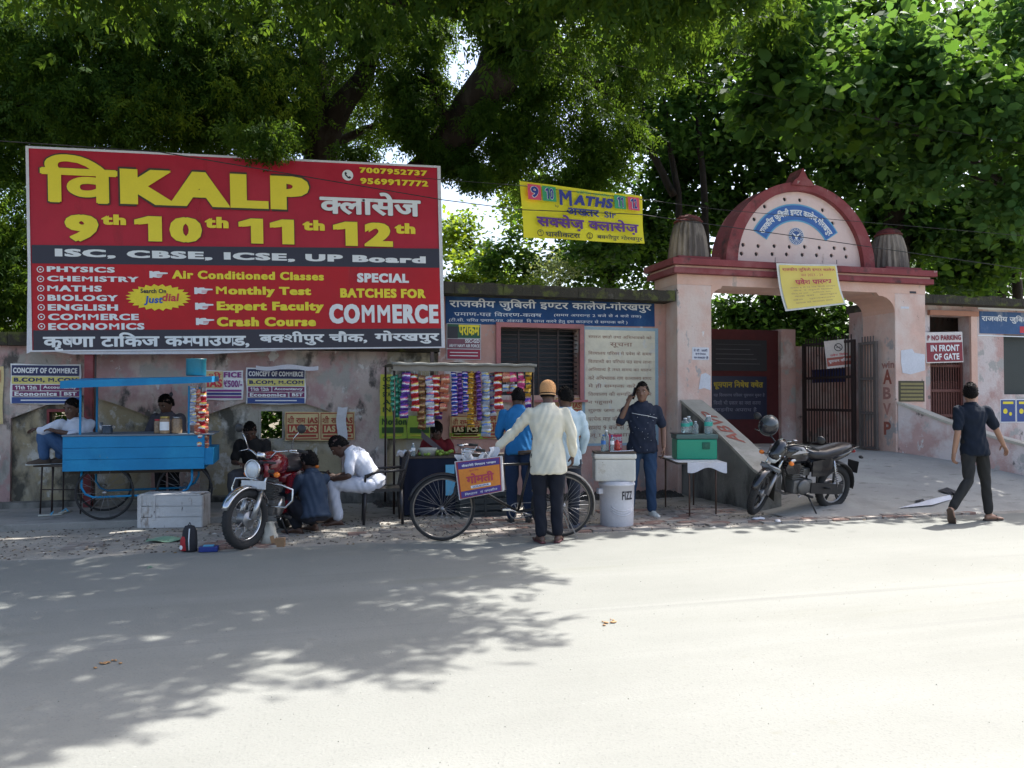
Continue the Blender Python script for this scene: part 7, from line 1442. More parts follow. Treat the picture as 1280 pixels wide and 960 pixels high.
# ---------------------------------------------------------------- sachets: pillow packs in strips
pk = MB(); nu, nv = 6, 6
def pil_(u, v, s): a = math.sin(math.pi * u) ** .6 * math.sin(math.pi * v) ** .6; return ((u - .5), s * .16 * a, v - .5)
for s in (-1, 1): pk.sheet(lambda u, v: pil_(u, v, s), nu, nv)
PK = pk.build('sachet', BLKP, None, fix=False); PKM = PK.data; bpy.data.objects.remove(PK)
SACH = {}
def sachm(name, c1, c2, c3=None):
    """printed foil: a coloured ground with a lighter panel and a stripe"""
    if name in MATS: return MATS[name]
    m, n, b = _nodes(name); L = n.links; tc = n.nodes.new('ShaderNodeTexCoord'); sp = n.nodes.new('ShaderNodeSeparateXYZ'); L.new(tc.outputs['Object'], sp.inputs[0])
    nz = n.nodes.new('ShaderNodeTexNoise'); nz.inputs['Scale'].default_value = 5; L.new(tc.outputs['Object'], nz.inputs[0])
    ad = n.nodes.new('ShaderNodeMath'); ad.operation = 'MULTIPLY_ADD'; ad.inputs[1].default_value = .5; L.new(nz.outputs[0], ad.inputs[0]); L.new(sp.outputs[2], ad.inputs[2])
    r = n.nodes.new('ShaderNodeValToRGB'); e = r.color_ramp; e.interpolation = 'CONSTANT'; e.elements[0].position = 0; e.elements[0].color = (*c1, 1); e.elements[1].position = .12; e.elements[1].color = (*c2, 1)
    q = e.elements.new(.34); q.color = (*(c3 or c1), 1); q = e.elements.new(.46); q.color = (*c1, 1); L.new(ad.outputs[0], r.inputs[0]); L.new(r.outputs[0], b.inputs['Base Color'])
    b.inputs['Roughness'].default_value = .28; b.inputs['Metallic'].default_value = .25; MATS[name] = m; return m
WH = (.62, .62, .66)
cols = {'purple': sachm('purple foil', (.12, .05, .32), WH, (.5, .1, .2)), 'red': sachm('red foil', (.45, .03, .04), WH, (.6, .45, .1)), 'brown': sachm('brown foil', (.20, .09, .04), (.45, .30, .12)), 'wblue': sachm('white blue foil', WH, (.08, .12, .40), (.5, .08, .1)), 'orange': sachm('orange foil', (.50, .17, .09), (.62, .42, .28), (.4, .06, .05)), 'blue': sachm('blue foil', (.04, .10, .45), WH, (.3, .05, .3)), 'gold': sachm('gold foil', (.55, .30, .03), (.04, .03, .03)), 'violet': sachm('violet foil', (.10, .03, .22), (.25, .12, .35)), 'silver': sachm('silver blue foil', (.50, .54, .62), (.10, .20, .50), (.5, .40, .1)), 'pink': sachm('pink foil', (.60, .08, .25), (.62, .5, .3), (.6, .1, .1)), 'green': sachm('green foil', (.03, .22, .14), (.12, .35, .25))}
YS = 10.55
def sstrip(px, y0, y1, wpx, npk, c, lab, Y=YS, m2=None):
    a, b_ = W(px, y0, Y), W(px, y1, Y); t = thing('sachet_strip', lab, 'sachet strip', a, group='snack sachet strips hanging from the stall roof')
    t.rotation_euler = (random.uniform(-.05, .05), random.uniform(-.035, .035), random.uniform(-.2, .2)); h = (a.z - b_.z) / npk; wd = wpx * .0122; nm_ = cols[c] if isinstance(c, str) else c
    for i in range(npk):
        mm = nm_ if not m2 or i % 2 == 0 else cols[m2]
        share(PKM, 'sachet', (random.uniform(-.008, .008), random.uniform(-.014, .014), -h * (i + .5)), (random.uniform(-.25, .25), random.uniform(-.14, .14), random.uniform(-.5, .5)), t, mm, (wd * random.uniform(.88, 1.1), .24 * min(1, wd / .08 + .3), h * random.uniform(.9, 1.08)))
    MB().tube([(0, 0, .05), (0, 0, -h * npk)], .002, 4).build('cord', wht, t)
PKM.materials.clear(); PKM.materials.append(BLKP)
S_ = [(507, 465, 523, 9, 6, 'purple', 'purple and white'), (518, 467, 514, 9, 5, 'red', 'red'), (527, 469, 527, 8, 7, 'brown', 'brown and gold'), (537, 470, 534, 9, 7, 'wblue', 'white and blue'), (546, 469, 520, 9, 6, 'red', 'bright red'), (556, 468, 515, 11, 4, 'orange', 'wide orange'), (567.5, 465, 520, 7, 11, 'blue', 'narrow deep blue'), (574, 466, 517, 6, 9, 'violet', 'dark violet'), (581, 464, 515, 7, 9, 'blue', 'small blue'), (588, 463, 534, 8, 11, 'gold', 'black and gold'), (598, 462, 526, 6, 11, 'violet', 'narrow purple'), (607, 464, 546, 10, 8, 'silver', 'long silver blue'), (623, 465, 511, 10, 5, 'red', 'red and gold'), (633, 465, 478, 11, 1, 'orange', 'single golden'), (642, 464, 478, 9, 1, 'pink', 'single magenta'), (651, 464, 492, 9, 3, 'pink', 'pink and gold'), (660, 464, 496, 8, 3, 'gold', 'short gold')]
for (px, y0, y1, wd, n_, c, nm_) in S_: sstrip(px, y0, y1, wd, n_, c, nm_ + ' strip of snack sachets hanging from the snack stall roof')

for (px, y0, y1, wd, n_, c, nm_) in ((512.5, 467, 512, 8, 6, 'silver', 'half hidden pale'), (532, 470, 518, 8, 6, 'gold', 'half hidden black and gold'), (551, 470, 524, 8, 6, 'purple', 'half hidden purple'), (593, 466, 522, 7, 9, 'orange', 'half hidden orange'), (615, 466, 520, 9, 6, 'wblue', 'half hidden white and blue'), (638, 466, 492, 9, 3, 'red', 'short half hidden red')): sstrip(px, y0, y1, wd, n_, c, nm_ + ' strip of sachets hanging in the back row of the stall', YS + .13)
sstrip(633, 480, 490, 9, 1, 'silver', 'small pale sachet hanging second row right of the long silver strip'); sstrip(642, 480, 490, 8, 1, 'silver', 'small pale sachet beside another under the magenta one'); sstrip(527, 520, 537, 8, 2, 'brown', 'short brown sachet pair under the brown strip', YS + .1); sstrip(660, 497, 510, 8, 1, 'purple', 'single purple sachet low at the right end of the stall'); sstrip(623, 500, 512, 9, 1, 'red', 'low red sachet at the end of the red and gold strip')
for k, (px, y0, y1) in enumerate(((490, 470, 515), (495, 468, 522), (500, 472, 518))): sstrip(px, y0, y1, 5, 7, 'green', ['leftmost narrow green strip of sachets on the stall', 'middle narrow green strip of sachets on the stall', 'third narrow green strip of sachets, beside the purple one'][k], YS + .03 * k)
for k, (px, y0, y1, wd, n_, c) in enumerate(((241, 482, 532, 6, 6, 'silver'), (247, 486, 545, 6, 6, 'orange'), (253, 490, 560, 8, 7, 'red'), (258, 505, 568, 6, 7, 'orange'))): sstrip(px, y0, y1, wd, n_, c, ['grey', 'orange', 'red and orange', 'long orange'][k] + ' snack strip hanging at the right end of the blue cart', YC - .02 + .03 * k)
# ---------------------------------------------------------------- snack stall
zr0, zr1 = Z_(580, 463, YS), Z_(580, 454, YS); ax0, ax1 = X_(489, YS), X_(669, YS)
stl = thing('snack_stall', 'open snack stall with grey tarpaulin roof on thin poles, in front of the counter building', 'stall', ((ax0 + ax1) / 2, YS + .5, 0))
GT = mat('grey weathered tarpaulin', (.24, .235, .21), .8, bump=.5, scale=8, var=.2)
MB().sheet(lambda u, v: (ax0 + (ax1 - ax0) * u, YS - .06 + 1.1 * v, zr1 + .015 * math.sin(u * 17 + v * 3) - .02 * abs(u * 2 - 1) ** 4), 24, 8).build('roof_sheet', GT, stl, world=True, fix=False)
MB().tube([(ax0 + (ax1 - ax0) * u / 20, YS - .06, zr1 - .02 + .006 * math.sin(u * 2.1)) for u in range(21)], .020, 8).build('rolled_edge', GT, stl, world=True)
MB().sheet(lambda u, v: (ax0 + .02 + (ax1 - ax0 - .04) * u, YS - .035 + .01 * math.sin(u * 25), zr0 - .015 + (zr1 - zr0 + .0) * v), 24, 2).build('valance', mat('stall plywood', (.22, .20, .17), .8), stl, world=True, fix=False)
for x, y in ((ax0 + .04, YS), (ax1 - .03, YS), (ax0 + .04, YS + 1.0), (ax1 - .03, YS + 1.0)): MB().tube([(x, y, 0), (x, y, zr1)], .015, 8).build('pole', IRON, stl, world=True)
MB().tube([(ax0, YS, zr0 + .02), (ax1, YS, zr0 + .02)], .010, 6).build('hanging_rail', IRON, stl, world=True)
# table wrapped in dark cloth
tx0, tx1 = X_(506, 10.2), X_(572, 10.2); tz_ = Z_(540, 573, 10.2)
tb = thing('stall_table', 'low stall table wrapped to the ground in dark navy cloth', 'table', ((tx0 + tx1) / 2, 10.4, 0)); DC = cloth('dark navy table cloth', (.014, .018, .035))
MB().sheet(lambda u, v: (tx0 + (tx1 - tx0) * u, 10.2 + .025 * math.sin(u * 21) * (1 - v), .03 + (tz_ - .03) * v), 30, 8).build('front_cloth', DC, tb, world=True, fix=False); MB().sheet(lambda u, v: (tx0, 10.2 + .5 * u, .03 + (tz_ - .03) * v), 8, 8).sheet(lambda u, v: (tx1, 10.2 + .5 * u, .03 + (tz_ - .03) * v), 8, 8).build('side_cloth', DC, tb, world=True, fix=False)
MB().cbox(tx0 - .01, X_(640, 10.3), 10.19, 10.72, tz_, tz_ + .025, .006).build('table_top', mat('dark wood', 0), tb, world=True)
MB().cbox(X_(636, 10.3), X_(640, 10.3), 10.25, 10.29, 0, tz_, .004).cbox(X_(636, 10.3), X_(640, 10.3), 10.62, 10.66, 0, tz_, .004).build('table_legs', mat('dark wood', 0), tb, world=True)
for y, h in ((600, .28),): 
    tt = thing('blue_card', 'pale blue paper card taped to the dark table cloth behind the bicycle wheel', 'card', (X_(562, 10.18), 10.18, .55)); PQ = Plane((0, 10.17, 0), (1, 0, 0), (0, 0, 1)); PQ.rect((557, 581, 568, 592), mat('pale blue card', (.12, .40, .60), .7), tt, 'upper_card'); PQ.rect((557, 599, 569, 619), mat('pale blue card', 0), tt, 'lower_card')
# things on it
tag(recenter(MB().lathe([(0, 0), (.09, 0), (.12, .08), (.125, .10), (.118, .10), (0, .085)], 24, Matrix.Translation(Vector((X_(535, 10.35), 10.35, tz_ + .027)))).build('white_tub', mat('dull white plastic', (.45, .45, .40), .5))), 'round white plastic tub on the stall table beside the limes', 'tub')
lime = mat('lime skin', (.20, .30, .04), .4, bump=.2); lm0 = None
for i in range(26):
    p = Vector((X_(523, 10.3) + .45 * random.random(), 10.24 + .16 * random.random(), tz_ + .05 + .03 * (i % 3 == 0)))
    if lm0 is None: o = MB().ball((0, 0, 0), (.026, .024, .022), 10, 7).build('lime', lime); o.location = p; lm0 = o.data
    else: o = share(lm0, 'lime', p, (random.random() * 3, random.random() * 3, 0), None)
    tag(o, 'green lime in the loose heap on the stall table', 'lime', 'limes heaped on the stall table')
def bottle(px, y, z, r, h, m, capm, lab, lbl=None, py=560):
    t = thing('bottle', lab, 'bottle', (W(px, py, y).x, y, z)); MB().lathe([(0, 0), (r * .9, 0), (r, .01), (r, h * .30), (r * .92, h * .36), (r, h * .42), (r, h * .66), (r * .55, h * .84), (r * .36, h * .90), (r * .36, h * .95)], 16).build('bottle_body', m, t); MB().lathe([(r * .42, h * .92), (r * .42, h), (0, h * 1.005)], 12).build('cap', capm, t)
    if lbl: MB().sheet(lambda u, v: (r * 1.03 * math.cos(2 * math.pi * u), r * 1.03 * math.sin(2 * math.pi * u), h * (.42 + .22 * v)), 16, 1).build('wrap_label', lbl, t, fix=False)
    return t
CLR = mat('clear bottle plastic', (.55, .66, .68), .12, bump=0, trans=.75); TEAL = mat('teal label', (.03, .35, .28), .5, bump=0); BLU = mat('blue label', (.03, .15, .45), .5, bump=0)
bottle(516.5, 10.28, tz_ + .026, .028, .17, CLR, wht, 'small clear bottle at the left end of the stall table', wht)
wp = thing('plastic_bag', 'crumpled white plastic wrapping on the left corner of the stall table', 'bag', (X_(507, 10.25), 10.3, tz_ + .03)); MB().sheet(lambda u, v: (-.10 + .2 * u, -.06 + .12 * v, .035 + .03 * math.sin(u * 9 + v * 5) + .02 * math.sin(v * 13)), 10, 8).build('film', mat('thin white plastic', 0), wp, fix=False)
# crate under the bicycle
crt = thing('plastic_crate', 'dark slatted plastic crate on the ground behind the bicycle frame', 'crate', (X_(605, 10.0), 10.1, .0)); cm = mat('dark grey green crate plastic', (.03, .04, .045), .5); cw_ = X_(636, 10) - X_(575, 10)
for s in (-1, 1):
    for k in range(4): MB().box(-cw_ / 2, cw_ / 2, s * .19 - .008, s * .19 + .008, .02 + k * .085, .075 + k * .085).build('slat', cm, crt)
    for k in range(4): MB().box(s * cw_ / 2 - .008, s * cw_ / 2 + .008, -.18, .18, .02 + k * .085, .075 + k * .085).build('slat', cm, crt)
    for q in (-1, 0, 1): MB().box(q * cw_ / 2 * .98 - .015, q * cw_ / 2 * .98 + .015, s * .203 - .005, s * .203 + .005, .0, .34).build('rib', cm, crt)
MB().box(-cw_ / 2 + .01, cw_ / 2 - .01, -.18, .18, .012, .02).build('bottom', cm, crt)
# ---------------------------------------------------------------- white drum, icebox
pf = G(771, 657); rd_ = .205
drm = thing('white_drum', 'white plastic drum marked FIZZ standing on the brick pavement', 'drum', pf); WP = mat('white drum plastic', (.56, .56, .60), .45, bump=.1, var=.08)
hD = .54; MB().lathe([(0, 0), (rd_ * .93, 0), (rd_ * .96, .012), (rd_ * .99, hD * .5), (rd_ * 1.02, hD * .9), (rd_ * 1.06, hD * .905), (rd_ * 1.06, hD * .95), (rd_ * 1.02, hD * .955), (rd_ * 1.0, hD), (0, hD)], 40).build('barrel', WP, drm)
for k in range(3): MB().tube([(rd_ * .995 * math.sin(a) , -rd_ * .995 * math.cos(a), .20 - .028 * k + .13 * (a / .8) ** 2 * .5) for a in [-.75 + .15 * i for i in range(11)]], .005, 6).build('moulded_arc', WP, drm)
V_, F_ = layout("FIZZ", .04); mn, mx = V_.min(0), V_.max(0); vs = []
for x, y, z in V_: a = -.10 + .72 * (x - mn[0]) / (mx[0] - mn[0]); vs.append(((rd_ * 1.005 + .003 + z) * math.sin(a), -(rd_ * 1.005 + .003 + z) * math.cos(a), .33 + .10 * (y - mn[1]) / (mx[1] - mn[1])))
o = MB().add(vs, F_).build('lettering', blk, drm, fix=False); o['kind'] = 'stuff'
MB().cbox(-rd_ - .05, -rd_ + .01, -.06, .02, hD * .72, hD * .84, .01).build('side_lug', WP, drm)
ib = thing('icebox', 'white thermocol icebox with dark lid standing on the white drum', 'icebox', (pf.x - .03, pf.y + .02, hD + .002), FACING); TW = worn('grubby white thermocol', (.58, .57, .53), [((.40, .36, .29), 5, .58, .68, 1, 141), ((.16, .13, .10), 9, .66, .70, 1, 142)], rough=.7, bump=.3)
MB().cbox(-.24, .24, -.17, .17, 0, .26, .02).build('box_body', TW, ib); MB().cbox(-.25, .25, -.18, .18, .262, .325, .02).build('lid', TW, ib); MB().cbox(-.245, .245, -.175, .175, .327, .345, .006).build('dark_top', mat('dark wood', 0), ib)
it = hD + .349; MB_ = Matrix.Translation((pf.x - .03, pf.y + .02, 0)) @ Matrix.Rotation(FACING, 4, 'Z')
def onbox(x, y): return MB_ @ Vector((x, y, it))
for k, (x, y, r, h, lab, lb_) in enumerate(((-.13, -.06, .028, .20, 'clear bottle with blue label on the white icebox, leftmost', BLU), (-.08, .05, .032, .25, 'taller clear bottle behind the blue labelled one on the white icebox', None), (-.02, .0, .026, .19, 'thin clear bottle between the tall bottle and the red one on the icebox', wht))):
    p = onbox(x, y); t = bottle(700, p.y, p.z, r, h, CLR, BLU if k != 1 else wht, lab, lb_); t.location.x = p.x
p = onbox(.05, .03); t = bottle(700, p.y, p.z, .034, .13, mat('red syrup', (.55, .05, .03), .15, bump=0, trans=.4), red_p, 'short bottle of red syrup on the white icebox'); t.location.x = p.x
nt_ = thing('paper_pad', 'pale blue paper lying at the front edge of the white icebox top', 'paper', onbox(.10, -.10), FACING); MB().sheet(lambda u, v: (-.16 + .28 * u, -.05 + .09 * v, .004 + .012 * u * u + .004 * math.sin(v * 4)), 8, 4).build('sheet', mat('pale blue paper', (.45, .52, .66), .7), nt_, fix=False)
# ---------------------------------------------------------------- table with the green icebox
tq = [G(862, 647), G(895, 645), G(867, 632), G(832, 634)]
tbl = thing('folding_table', 'small white topped table with thin metal legs carrying the green icebox', 'table', (tq[0] + tq[2]) / 2, FACING); TI = wm(tbl).inverted(); H2 = Z_(865, 578, tq[0].y) 
for p in tq: q = TI @ p; MB().tube([(q.x, q.y, 0), (q.x, q.y, H2 - .02)], .011, 8).build('leg', mat('rusty leg', (.10, .06, .045), .6, .4), tbl)
lx = [TI @ p for p in tq]; xa, xb = min(v.x for v in lx) - .06, max(v.x for v in lx) + .08; ya, yb = min(v.y for v in lx) - .05, max(v.y for v in lx) + .05
MB().cbox(xa, xb, ya, yb, H2 - .02, H2, .005).build('top', mat('dark wood', 0), tbl)
TC = mat('white oilcloth', (.55, .55, .60), .5, bump=.15)
MB().sheet(lambda u, v: (xa + .14 + (xb - xa - .13) * u, ya - .012 - .012 * math.sin(u * 9) * v, H2 + .004 - (.10 + .035 * math.sin(u * 7 + 1)) * v), 24, 5).build('cloth_drop', TC, tbl, fix=False)
MB().sheet(lambda u, v: (xa + .02 + (xb - xa - .01) * u, ya - .012 + (yb - ya) * v, H2 + .004), 6, 4).build('cloth', TC, tbl, fix=False)
gc = thing('icebox', 'bright green icebox with grey lid and steel latch on the small table', 'icebox', tbl.location + Vector((.03, -.02, H2 + .006)), FACING); GRN = mat('green icebox plastic', (.01, .30, .17), .4, bump=.08, var=.06); cw2 = .27
MB().cbox(-cw2, cw2, -.17, .17, 0, .27, .02).build('box_body', GRN, gc); MB().cbox(-cw2 - .01, cw2 + .01, -.18, .18, .272, .335, .015).build('lid', mat('grey green lid', (.07, .13, .12), .5), gc)
for dx in (.12,): MB().cbox(dx - .05, dx + .05, -.19, -.172, .14, .23, .008).cbox(dx - .03, dx + .03, -.20, -.19, .16, .21, .006).build('latch', mat('dark green latch', (.02, .12, .08), .4, .3), gc)
MB().cbox(-cw2 - .04, -.05, -.16, .1, .337, .350, .004).build('tray', mat('black tray', (.02, .02, .02), .5), gc)
GI = wm(gc)
for k, (x, y, r, h, lab, lb_) in enumerate(((-.13, -.05, .058, .20, 'large clear jar bottle with teal label on the green icebox, left', TEAL), (-.06, .05, .05, .22, 'clear bottle behind the large jar on the green icebox', TEAL), (.02, .0, .04, .17, 'plain clear bottle between the labelled ones on the green icebox', None), (.17, -.04, .042, .25, 'tall clear bottle with teal label at the right of the green icebox lid', TEAL), (.215, .03, .042, .25, 'second tall clear bottle at the right edge of the green icebox lid', TEAL))):
    p = GI @ Vector((x, y, .352 if x < 0 else .337)); t = bottle(700, p.y, p.z, r, h, CLR, wht, lab, lb_); t.location.x = p.x
# ---------------------------------------------------------------- chair, bench, crate and small things
def chair(loc, rz, lab):
    t = thing('plastic_chair', lab, 'chair', loc, rz); pm = mat('black chair plastic', (.022, .02, .022), .4, bump=.05)
    for x, y in ((-.2, -.2), (.2, -.2), (-.2, .22), (.2, .22)): MB().tube([(x * 1.12, y * 1.1, 0), (x, y, .42)], [.017, .027], 8).build('leg', pm, t)
    MB().sheet(lambda u, v: (-.22 + .44 * u, -.23 + .46 * v, .435 - .02 * math.sin(u * 3.14) * math.sin(v * 3.14)), 8, 8).box(-.22, .22, -.235, -.22, .39, .437).box(-.225, -.21, -.23, .23, .40, .437).box(.21, .225, -.23, .23, .40, .437).build('seat', pm, t)
    bk = MB()
    for k in range(7): x = -.17 + .34 * k / 6; bk.bar((x, .225 + .0, .44), (x * 1.05, .30, .80), .030, .010, (1, 0, 0))
    bk.tube([(-.22, .22, .42), (-.23, .29, .75), (-.19, .315, .84), (0, .33, .86), (.19, .315, .84), (.23, .29, .75), (.22, .22, .42)], .018, 8); bk.build('backrest', pm, t)
    for s in (-1, 1): MB().tube([(s * .23, -.21, .43), (s * .26, -.20, .60), (s * .27, -.05, .64), (s * .24, .26, .66)], .016, 8).build('armrest', pm, t)
    return t
chair(G(476, 655) + Vector((.02, .12, 0)), FACING + R(-78), 'black plastic chair under the seated man in white')
bch = thing('bench', 'rough narrow wooden bench on thin iron legs at the left of the blue cart', 'bench', (lm_.x - .05, lm_.y, .085), FACING); MB().cbox(-.34, .28, -.20, .16, .585, .615, .006).build('plank', mat('dark wood', 0), bch)
for x in (-.28, -.14, .22): MB().tube([(x, -.14, 0), (x + .02, -.14, .585)], .010, 7).build('leg', IRON, bch); MB().tube([(x, .12, 0), (x, .12, .585)], .010, 7).build('leg', IRON, bch)
MB().tube([(-.28, -.14, .30), (.22, -.14, .30)], .008, 6).build('stretcher', IRON, bch)
stl2 = thing('stool', 'low stool hidden behind the red motorcycle under the sitting man', 'stool', lb + Vector((0, .12, 0)), FACING); MB().cbox(-.18, .18, -.15, .15, .38, .42, .01).build('seat', mat('dark wood', 0), stl2)
for x, y in ((-.15, -.12), (.15, -.12), (-.15, .12), (.15, .12)): MB().tube([(x, y, 0), (x, y, .38)], .014, 7).build('leg', mat('dark wood', 0), stl2)
stl3 = thing('stool', 'low stool behind the dark stall table under the snack seller', 'stool', lk + Vector((0, .08, 0)), FACING); MB().cbox(-.18, .18, -.15, .15, .41, .45, .01).build('seat', mat('dark wood', 0), stl3)
for x, y in ((-.15, -.12), (.15, -.12), (-.15, .12), (.15, .12)): MB().tube([(x, y, 0), (x, y, .41)], .014, 7).build('leg', mat('dark wood', 0), stl3)
for k, (px, py) in enumerate(((63, 645), (81, 641))):
    p = G(px, py, .085); t = thing('slipper', ['pale slipper left on the plinth below the bench, left one', 'pale slipper on the plinth below the bench, right one'][k], 'slipper', p, R(20 + 60 * k)); MB().rings([[Vector((.13 * tt, w_ * c, .012 + .012 * sn)) for c, sn in [(math.cos(2 * math.pi * j / 8), math.sin(2 * math.pi * j / 8)) for j in range(8)]] for tt, w_ in ((-1, .02), (-.8, .036), (-.2, .032), (.4, .045), (.85, .04), (1, .015))]).build('sole', mat('dull white plastic', 0), t); MB().tube([(.0, -.04, .015), (.03, 0, .05), (.0, .04, .015)], .008, 6).build('strap', mat('pale blue card', 0), t)
wc0 = G(176, 663, .0); wcr = thing('wooden_crate', 'weathered white painted wooden crate on the ground before the blue cart', 'crate', G(216, 660) + Vector((0, .12, .0)), FACING + R(3)); WW = worn('flaking white paint on wood', (.52, .51, .50), [((.30, .26, .23), 6, .55, .62, .35, 151), ((.10, .07, .06), 9, .64, .68, .3, 152)], bump=.6); cW, cH = .37, .385
for k in range(3): MB().cbox(-cW, cW, -.15, -.135, .008 + k * .127, .130 + k * .127, .003, Matrix.Rotation(R(.4 * (k - 1)), 4, 'Y')).build('front_plank', WW, wcr)
for k in range(3): MB().cbox(-cW, cW, .135, .15, .008 + k * .127, .130 + k * .127, .003).build('back_plank', WW, wcr)
for s in (-1, 1): MB().cbox(s * cW - .008, s * cW + .008, -.134, .134, .01, cH, .003).build('end_board', WW, wcr)
MB().cbox(-cW + .02, cW - .02, -.152, .152, cH + .0, cH + .015, .004).build('lid', WW, wcr); MB().cbox(-cW + .01, -cW + .05, -.160, -.151, .01, cH, .003).cbox(-.20, -.16, -.160, -.151, .1, cH, .003).build('batten', WW, wcr)
b0 = G(237, 689); bg1 = thing('school_bag', 'small black and red backpack standing at the road edge left of the red motorcycle', 'bag', b0, FACING + R(-15)); kb = mat('black bag fabric', (.02, .02, .025), .8); rbm = mat('red bag fabric', (.38, .02, .025), .7)
MB().rings([[Vector((a * math.cos(q), b * math.sin(q), z)) for q in [2 * math.pi * k / 16 for k in range(16)]] for z, a, b in ((0, .068, .045), (.01, .078, .055), (.10, .080, .062), (.20, .074, .052), (.25, .05, .035), (.258, .02, .015))]).build('bag_body', kb, bg1)
MB().rings([[Vector((-.035 + a * math.cos(q), -.045 + b * math.sin(q), z)) for q in [2 * math.pi * k / 12 for k in range(12)]] for z, a, b in ((.01, .030, .02), (.02, .040, .028), (.12, .036, .026), (.15, .02, .015))]).build('front_pocket', rbm, bg1); MB().tube([(.03, -.05, .02), (.035, -.062, .12), (.03, -.045, .23)], .006, 6).build('zip_edge', wht, bg1); MB().tube([(-.02, 0, .25), (0, 0, .285), (.02, 0, .25)], .005, 6).build('handle', kb, bg1); MB().ball((-.045, -.072, .045), (.018, .006, .024), 10, 6).build('badge', wht, bg1)
b1 = G(261, 689); tbx = thing('tool_box', 'flat blue plastic tool tray on the ground beside the small backpack', 'tool box', b1, FACING + R(12)); MB().cbox(-.09, .09, -.05, .05, 0, .05, .008).build('tray', mat('dark blue plastic', (.015, .035, .20), .4), tbx); MB().cbox(-.05, .05, -.03, .03, .051, .062, .004).build('lid_label', mat('pale blue card', 0), tbx)
gp = thing('plastic_sheet', 'thin green plastic sheet lying on the dirt beside the white crate', 'sheet', G(208, 676)); MB().sheet(lambda u, v: (-.19 + .38 * u + .03 * math.sin(v * 5), -.15 + .3 * v, .02 + .012 * math.sin(u * 8 + v * 5) + .01 * math.sin(v * 11)), 14, 10).build('film', mat('thin green film', (.18, .30, .20), .4, bump=.3), gp, fix=False)
sk_ = thing('plastic_bag', 'crumpled cream plastic bag of parts beside the red motorcycle front wheel', 'bag', G(337, 681)); MB().rings([[Vector(((a + .015 * math.sin(5 * q + z * 40)) * math.cos(q), (a * .8 + .015 * math.cos(4 * q + z * 30)) * math.sin(q), z)) for q in [2 * math.pi * k / 18 for k in range(18)]] for z, a in ((0, .075), (.03, .095), (.10, .08), (.17, .055), (.22, .035), (.235, .045))]).build('bag_body', mat('cream plastic film', (.42, .40, .34), .5, bump=.3), sk_)
cbx = thing('cardboard_box', 'small brown cardboard box beside the cream plastic bag', 'box', G(350, 683), FACING + R(8)); MB().cbox(-.05, .05, -.04, .04, 0, .085, .003).build('box_body', mat('brown cardboard', (.25, .15, .08), .9), cbx); MB().bar((-.05, -.04, .086), (-.085, -.06, .075), .001, .08).build('flap', mat('brown cardboard', 0), cbx)
def RG(x, y):
    z = 0
    for _ in range(6): g_ = G(x, y, z); z = .6 * z + .4 * (max(ramp_h(g_.x, g_.y) if g_.y > 8.5 else -.004, pave_h(g_.x, g_.y)) + .004)
    return G(x, y, z)
# debris near the ramp
for k, (px, py, s, r_, lab) in enumerate(((948, 650, .09, 10, 'crumpled white wrapper under the black motorcycle front wheel'), (972, 653, .07, 60, 'small crushed white cup beside the wrapper on the pavement'), (862, 644, .05, 0, 'rusty brown scrap beside the table leg'))):
    t = thing('litter', lab, 'litter', G(px, py, .01), R(r_)); MB().rings([[Vector((x * s, s * a * math.cos(q) * (1 + .3 * math.sin(3 * q + x * 4)), .02 + s * .35 * a * math.sin(q))) for q in [2 * math.pi * j / 10 for j in range(10)]] for x, a in ((-1, .15), (-.6, .5), (0, .42), (.5, .6), (1, .2))]).build('wrapper', mat('thin white plastic', 0) if k < 2 else RUST, t)
for k, (pts, c, lab) in enumerate((([(1123, 636), (1165, 633), (1190, 624), (1188, 620), (1160, 626), (1150, 628)], 'white', 'long torn white plastic strip lying flat on the ramp foot'), ([(1143, 627), (1150, 631), (1158, 630), (1154, 625)], 'black', 'small black rag on the end of the white plastic strip'), ([(1172, 614), (1180, 617), (1192, 619), (1200, 625), (1206, 623), (1196, 614), (1184, 611)], 'black', 'black and white rag lying on the ramp behind the white strip'))):
    P0 = [RG(x, y) for x, y in pts]; c_ = sum(P0, Vector()) / len(P0); t = thing('litter', lab, 'litter', c_); mb = MB(); n = len(P0); mb.add([p + Vector((0, 0, .012 + .012 * math.sin(i * 2.3))) for i, p in enumerate(P0)] + [c_ + Vector((0, 0, .035))], [(i, (i + 1) % n, n) for i in range(n)]); mb.build('rag', mat('thin white plastic', 0) if c == 'white' else kb, t, world=True, fix=False)
# ---------------------------------------------------------------- brick edging and loose dirt
brk = thing('brick_paving', 'dusty worn brick paving between the road edge and the counter building', 'paving', (2, 9, 0)); brk['kind'] = 'structure'; del brk['category']
BR = [worn('worn brick %s' % n_, c, [((.36, .33, .29), 6, .52, .62, 1, 160 + i), ((.12, .09, .07), 9, .62, .68, 1, 170 + i)], bump=.5) for i, (n_, c) in enumerate((('grey', (.24, .21, .19)), ('red', (.26, .17, .14)), ('pale', (.32, .29, .26))))]
bm0 = MB().cbox(-.5, .5, -.5, .5, -1, 0, .05).build('brick', BR[0]); BM = bm0.data; bpy.data.objects.remove(bm0)
cand = []
for j in range(13):
    y = 8.58 + j * .125
    for i in range(60):
        x = -2.2 + i * .245 + (.12 if j % 2 else 0)
        if x > 6.0 and y > 9.2 or x > 8.6: continue
        if noise.noise(Vector((x * .9, y * 1.6, 8))) > (.30 if x > 1.6 else -.22) or random.random() < .06: continue
        cand.append((x, y))
cand.sort(key=lambda p: (0 if p[0] > 1.4 else 4) + (p[1] - 8.4) + abs(p[0] - 4.5) * .3); rest = MB()
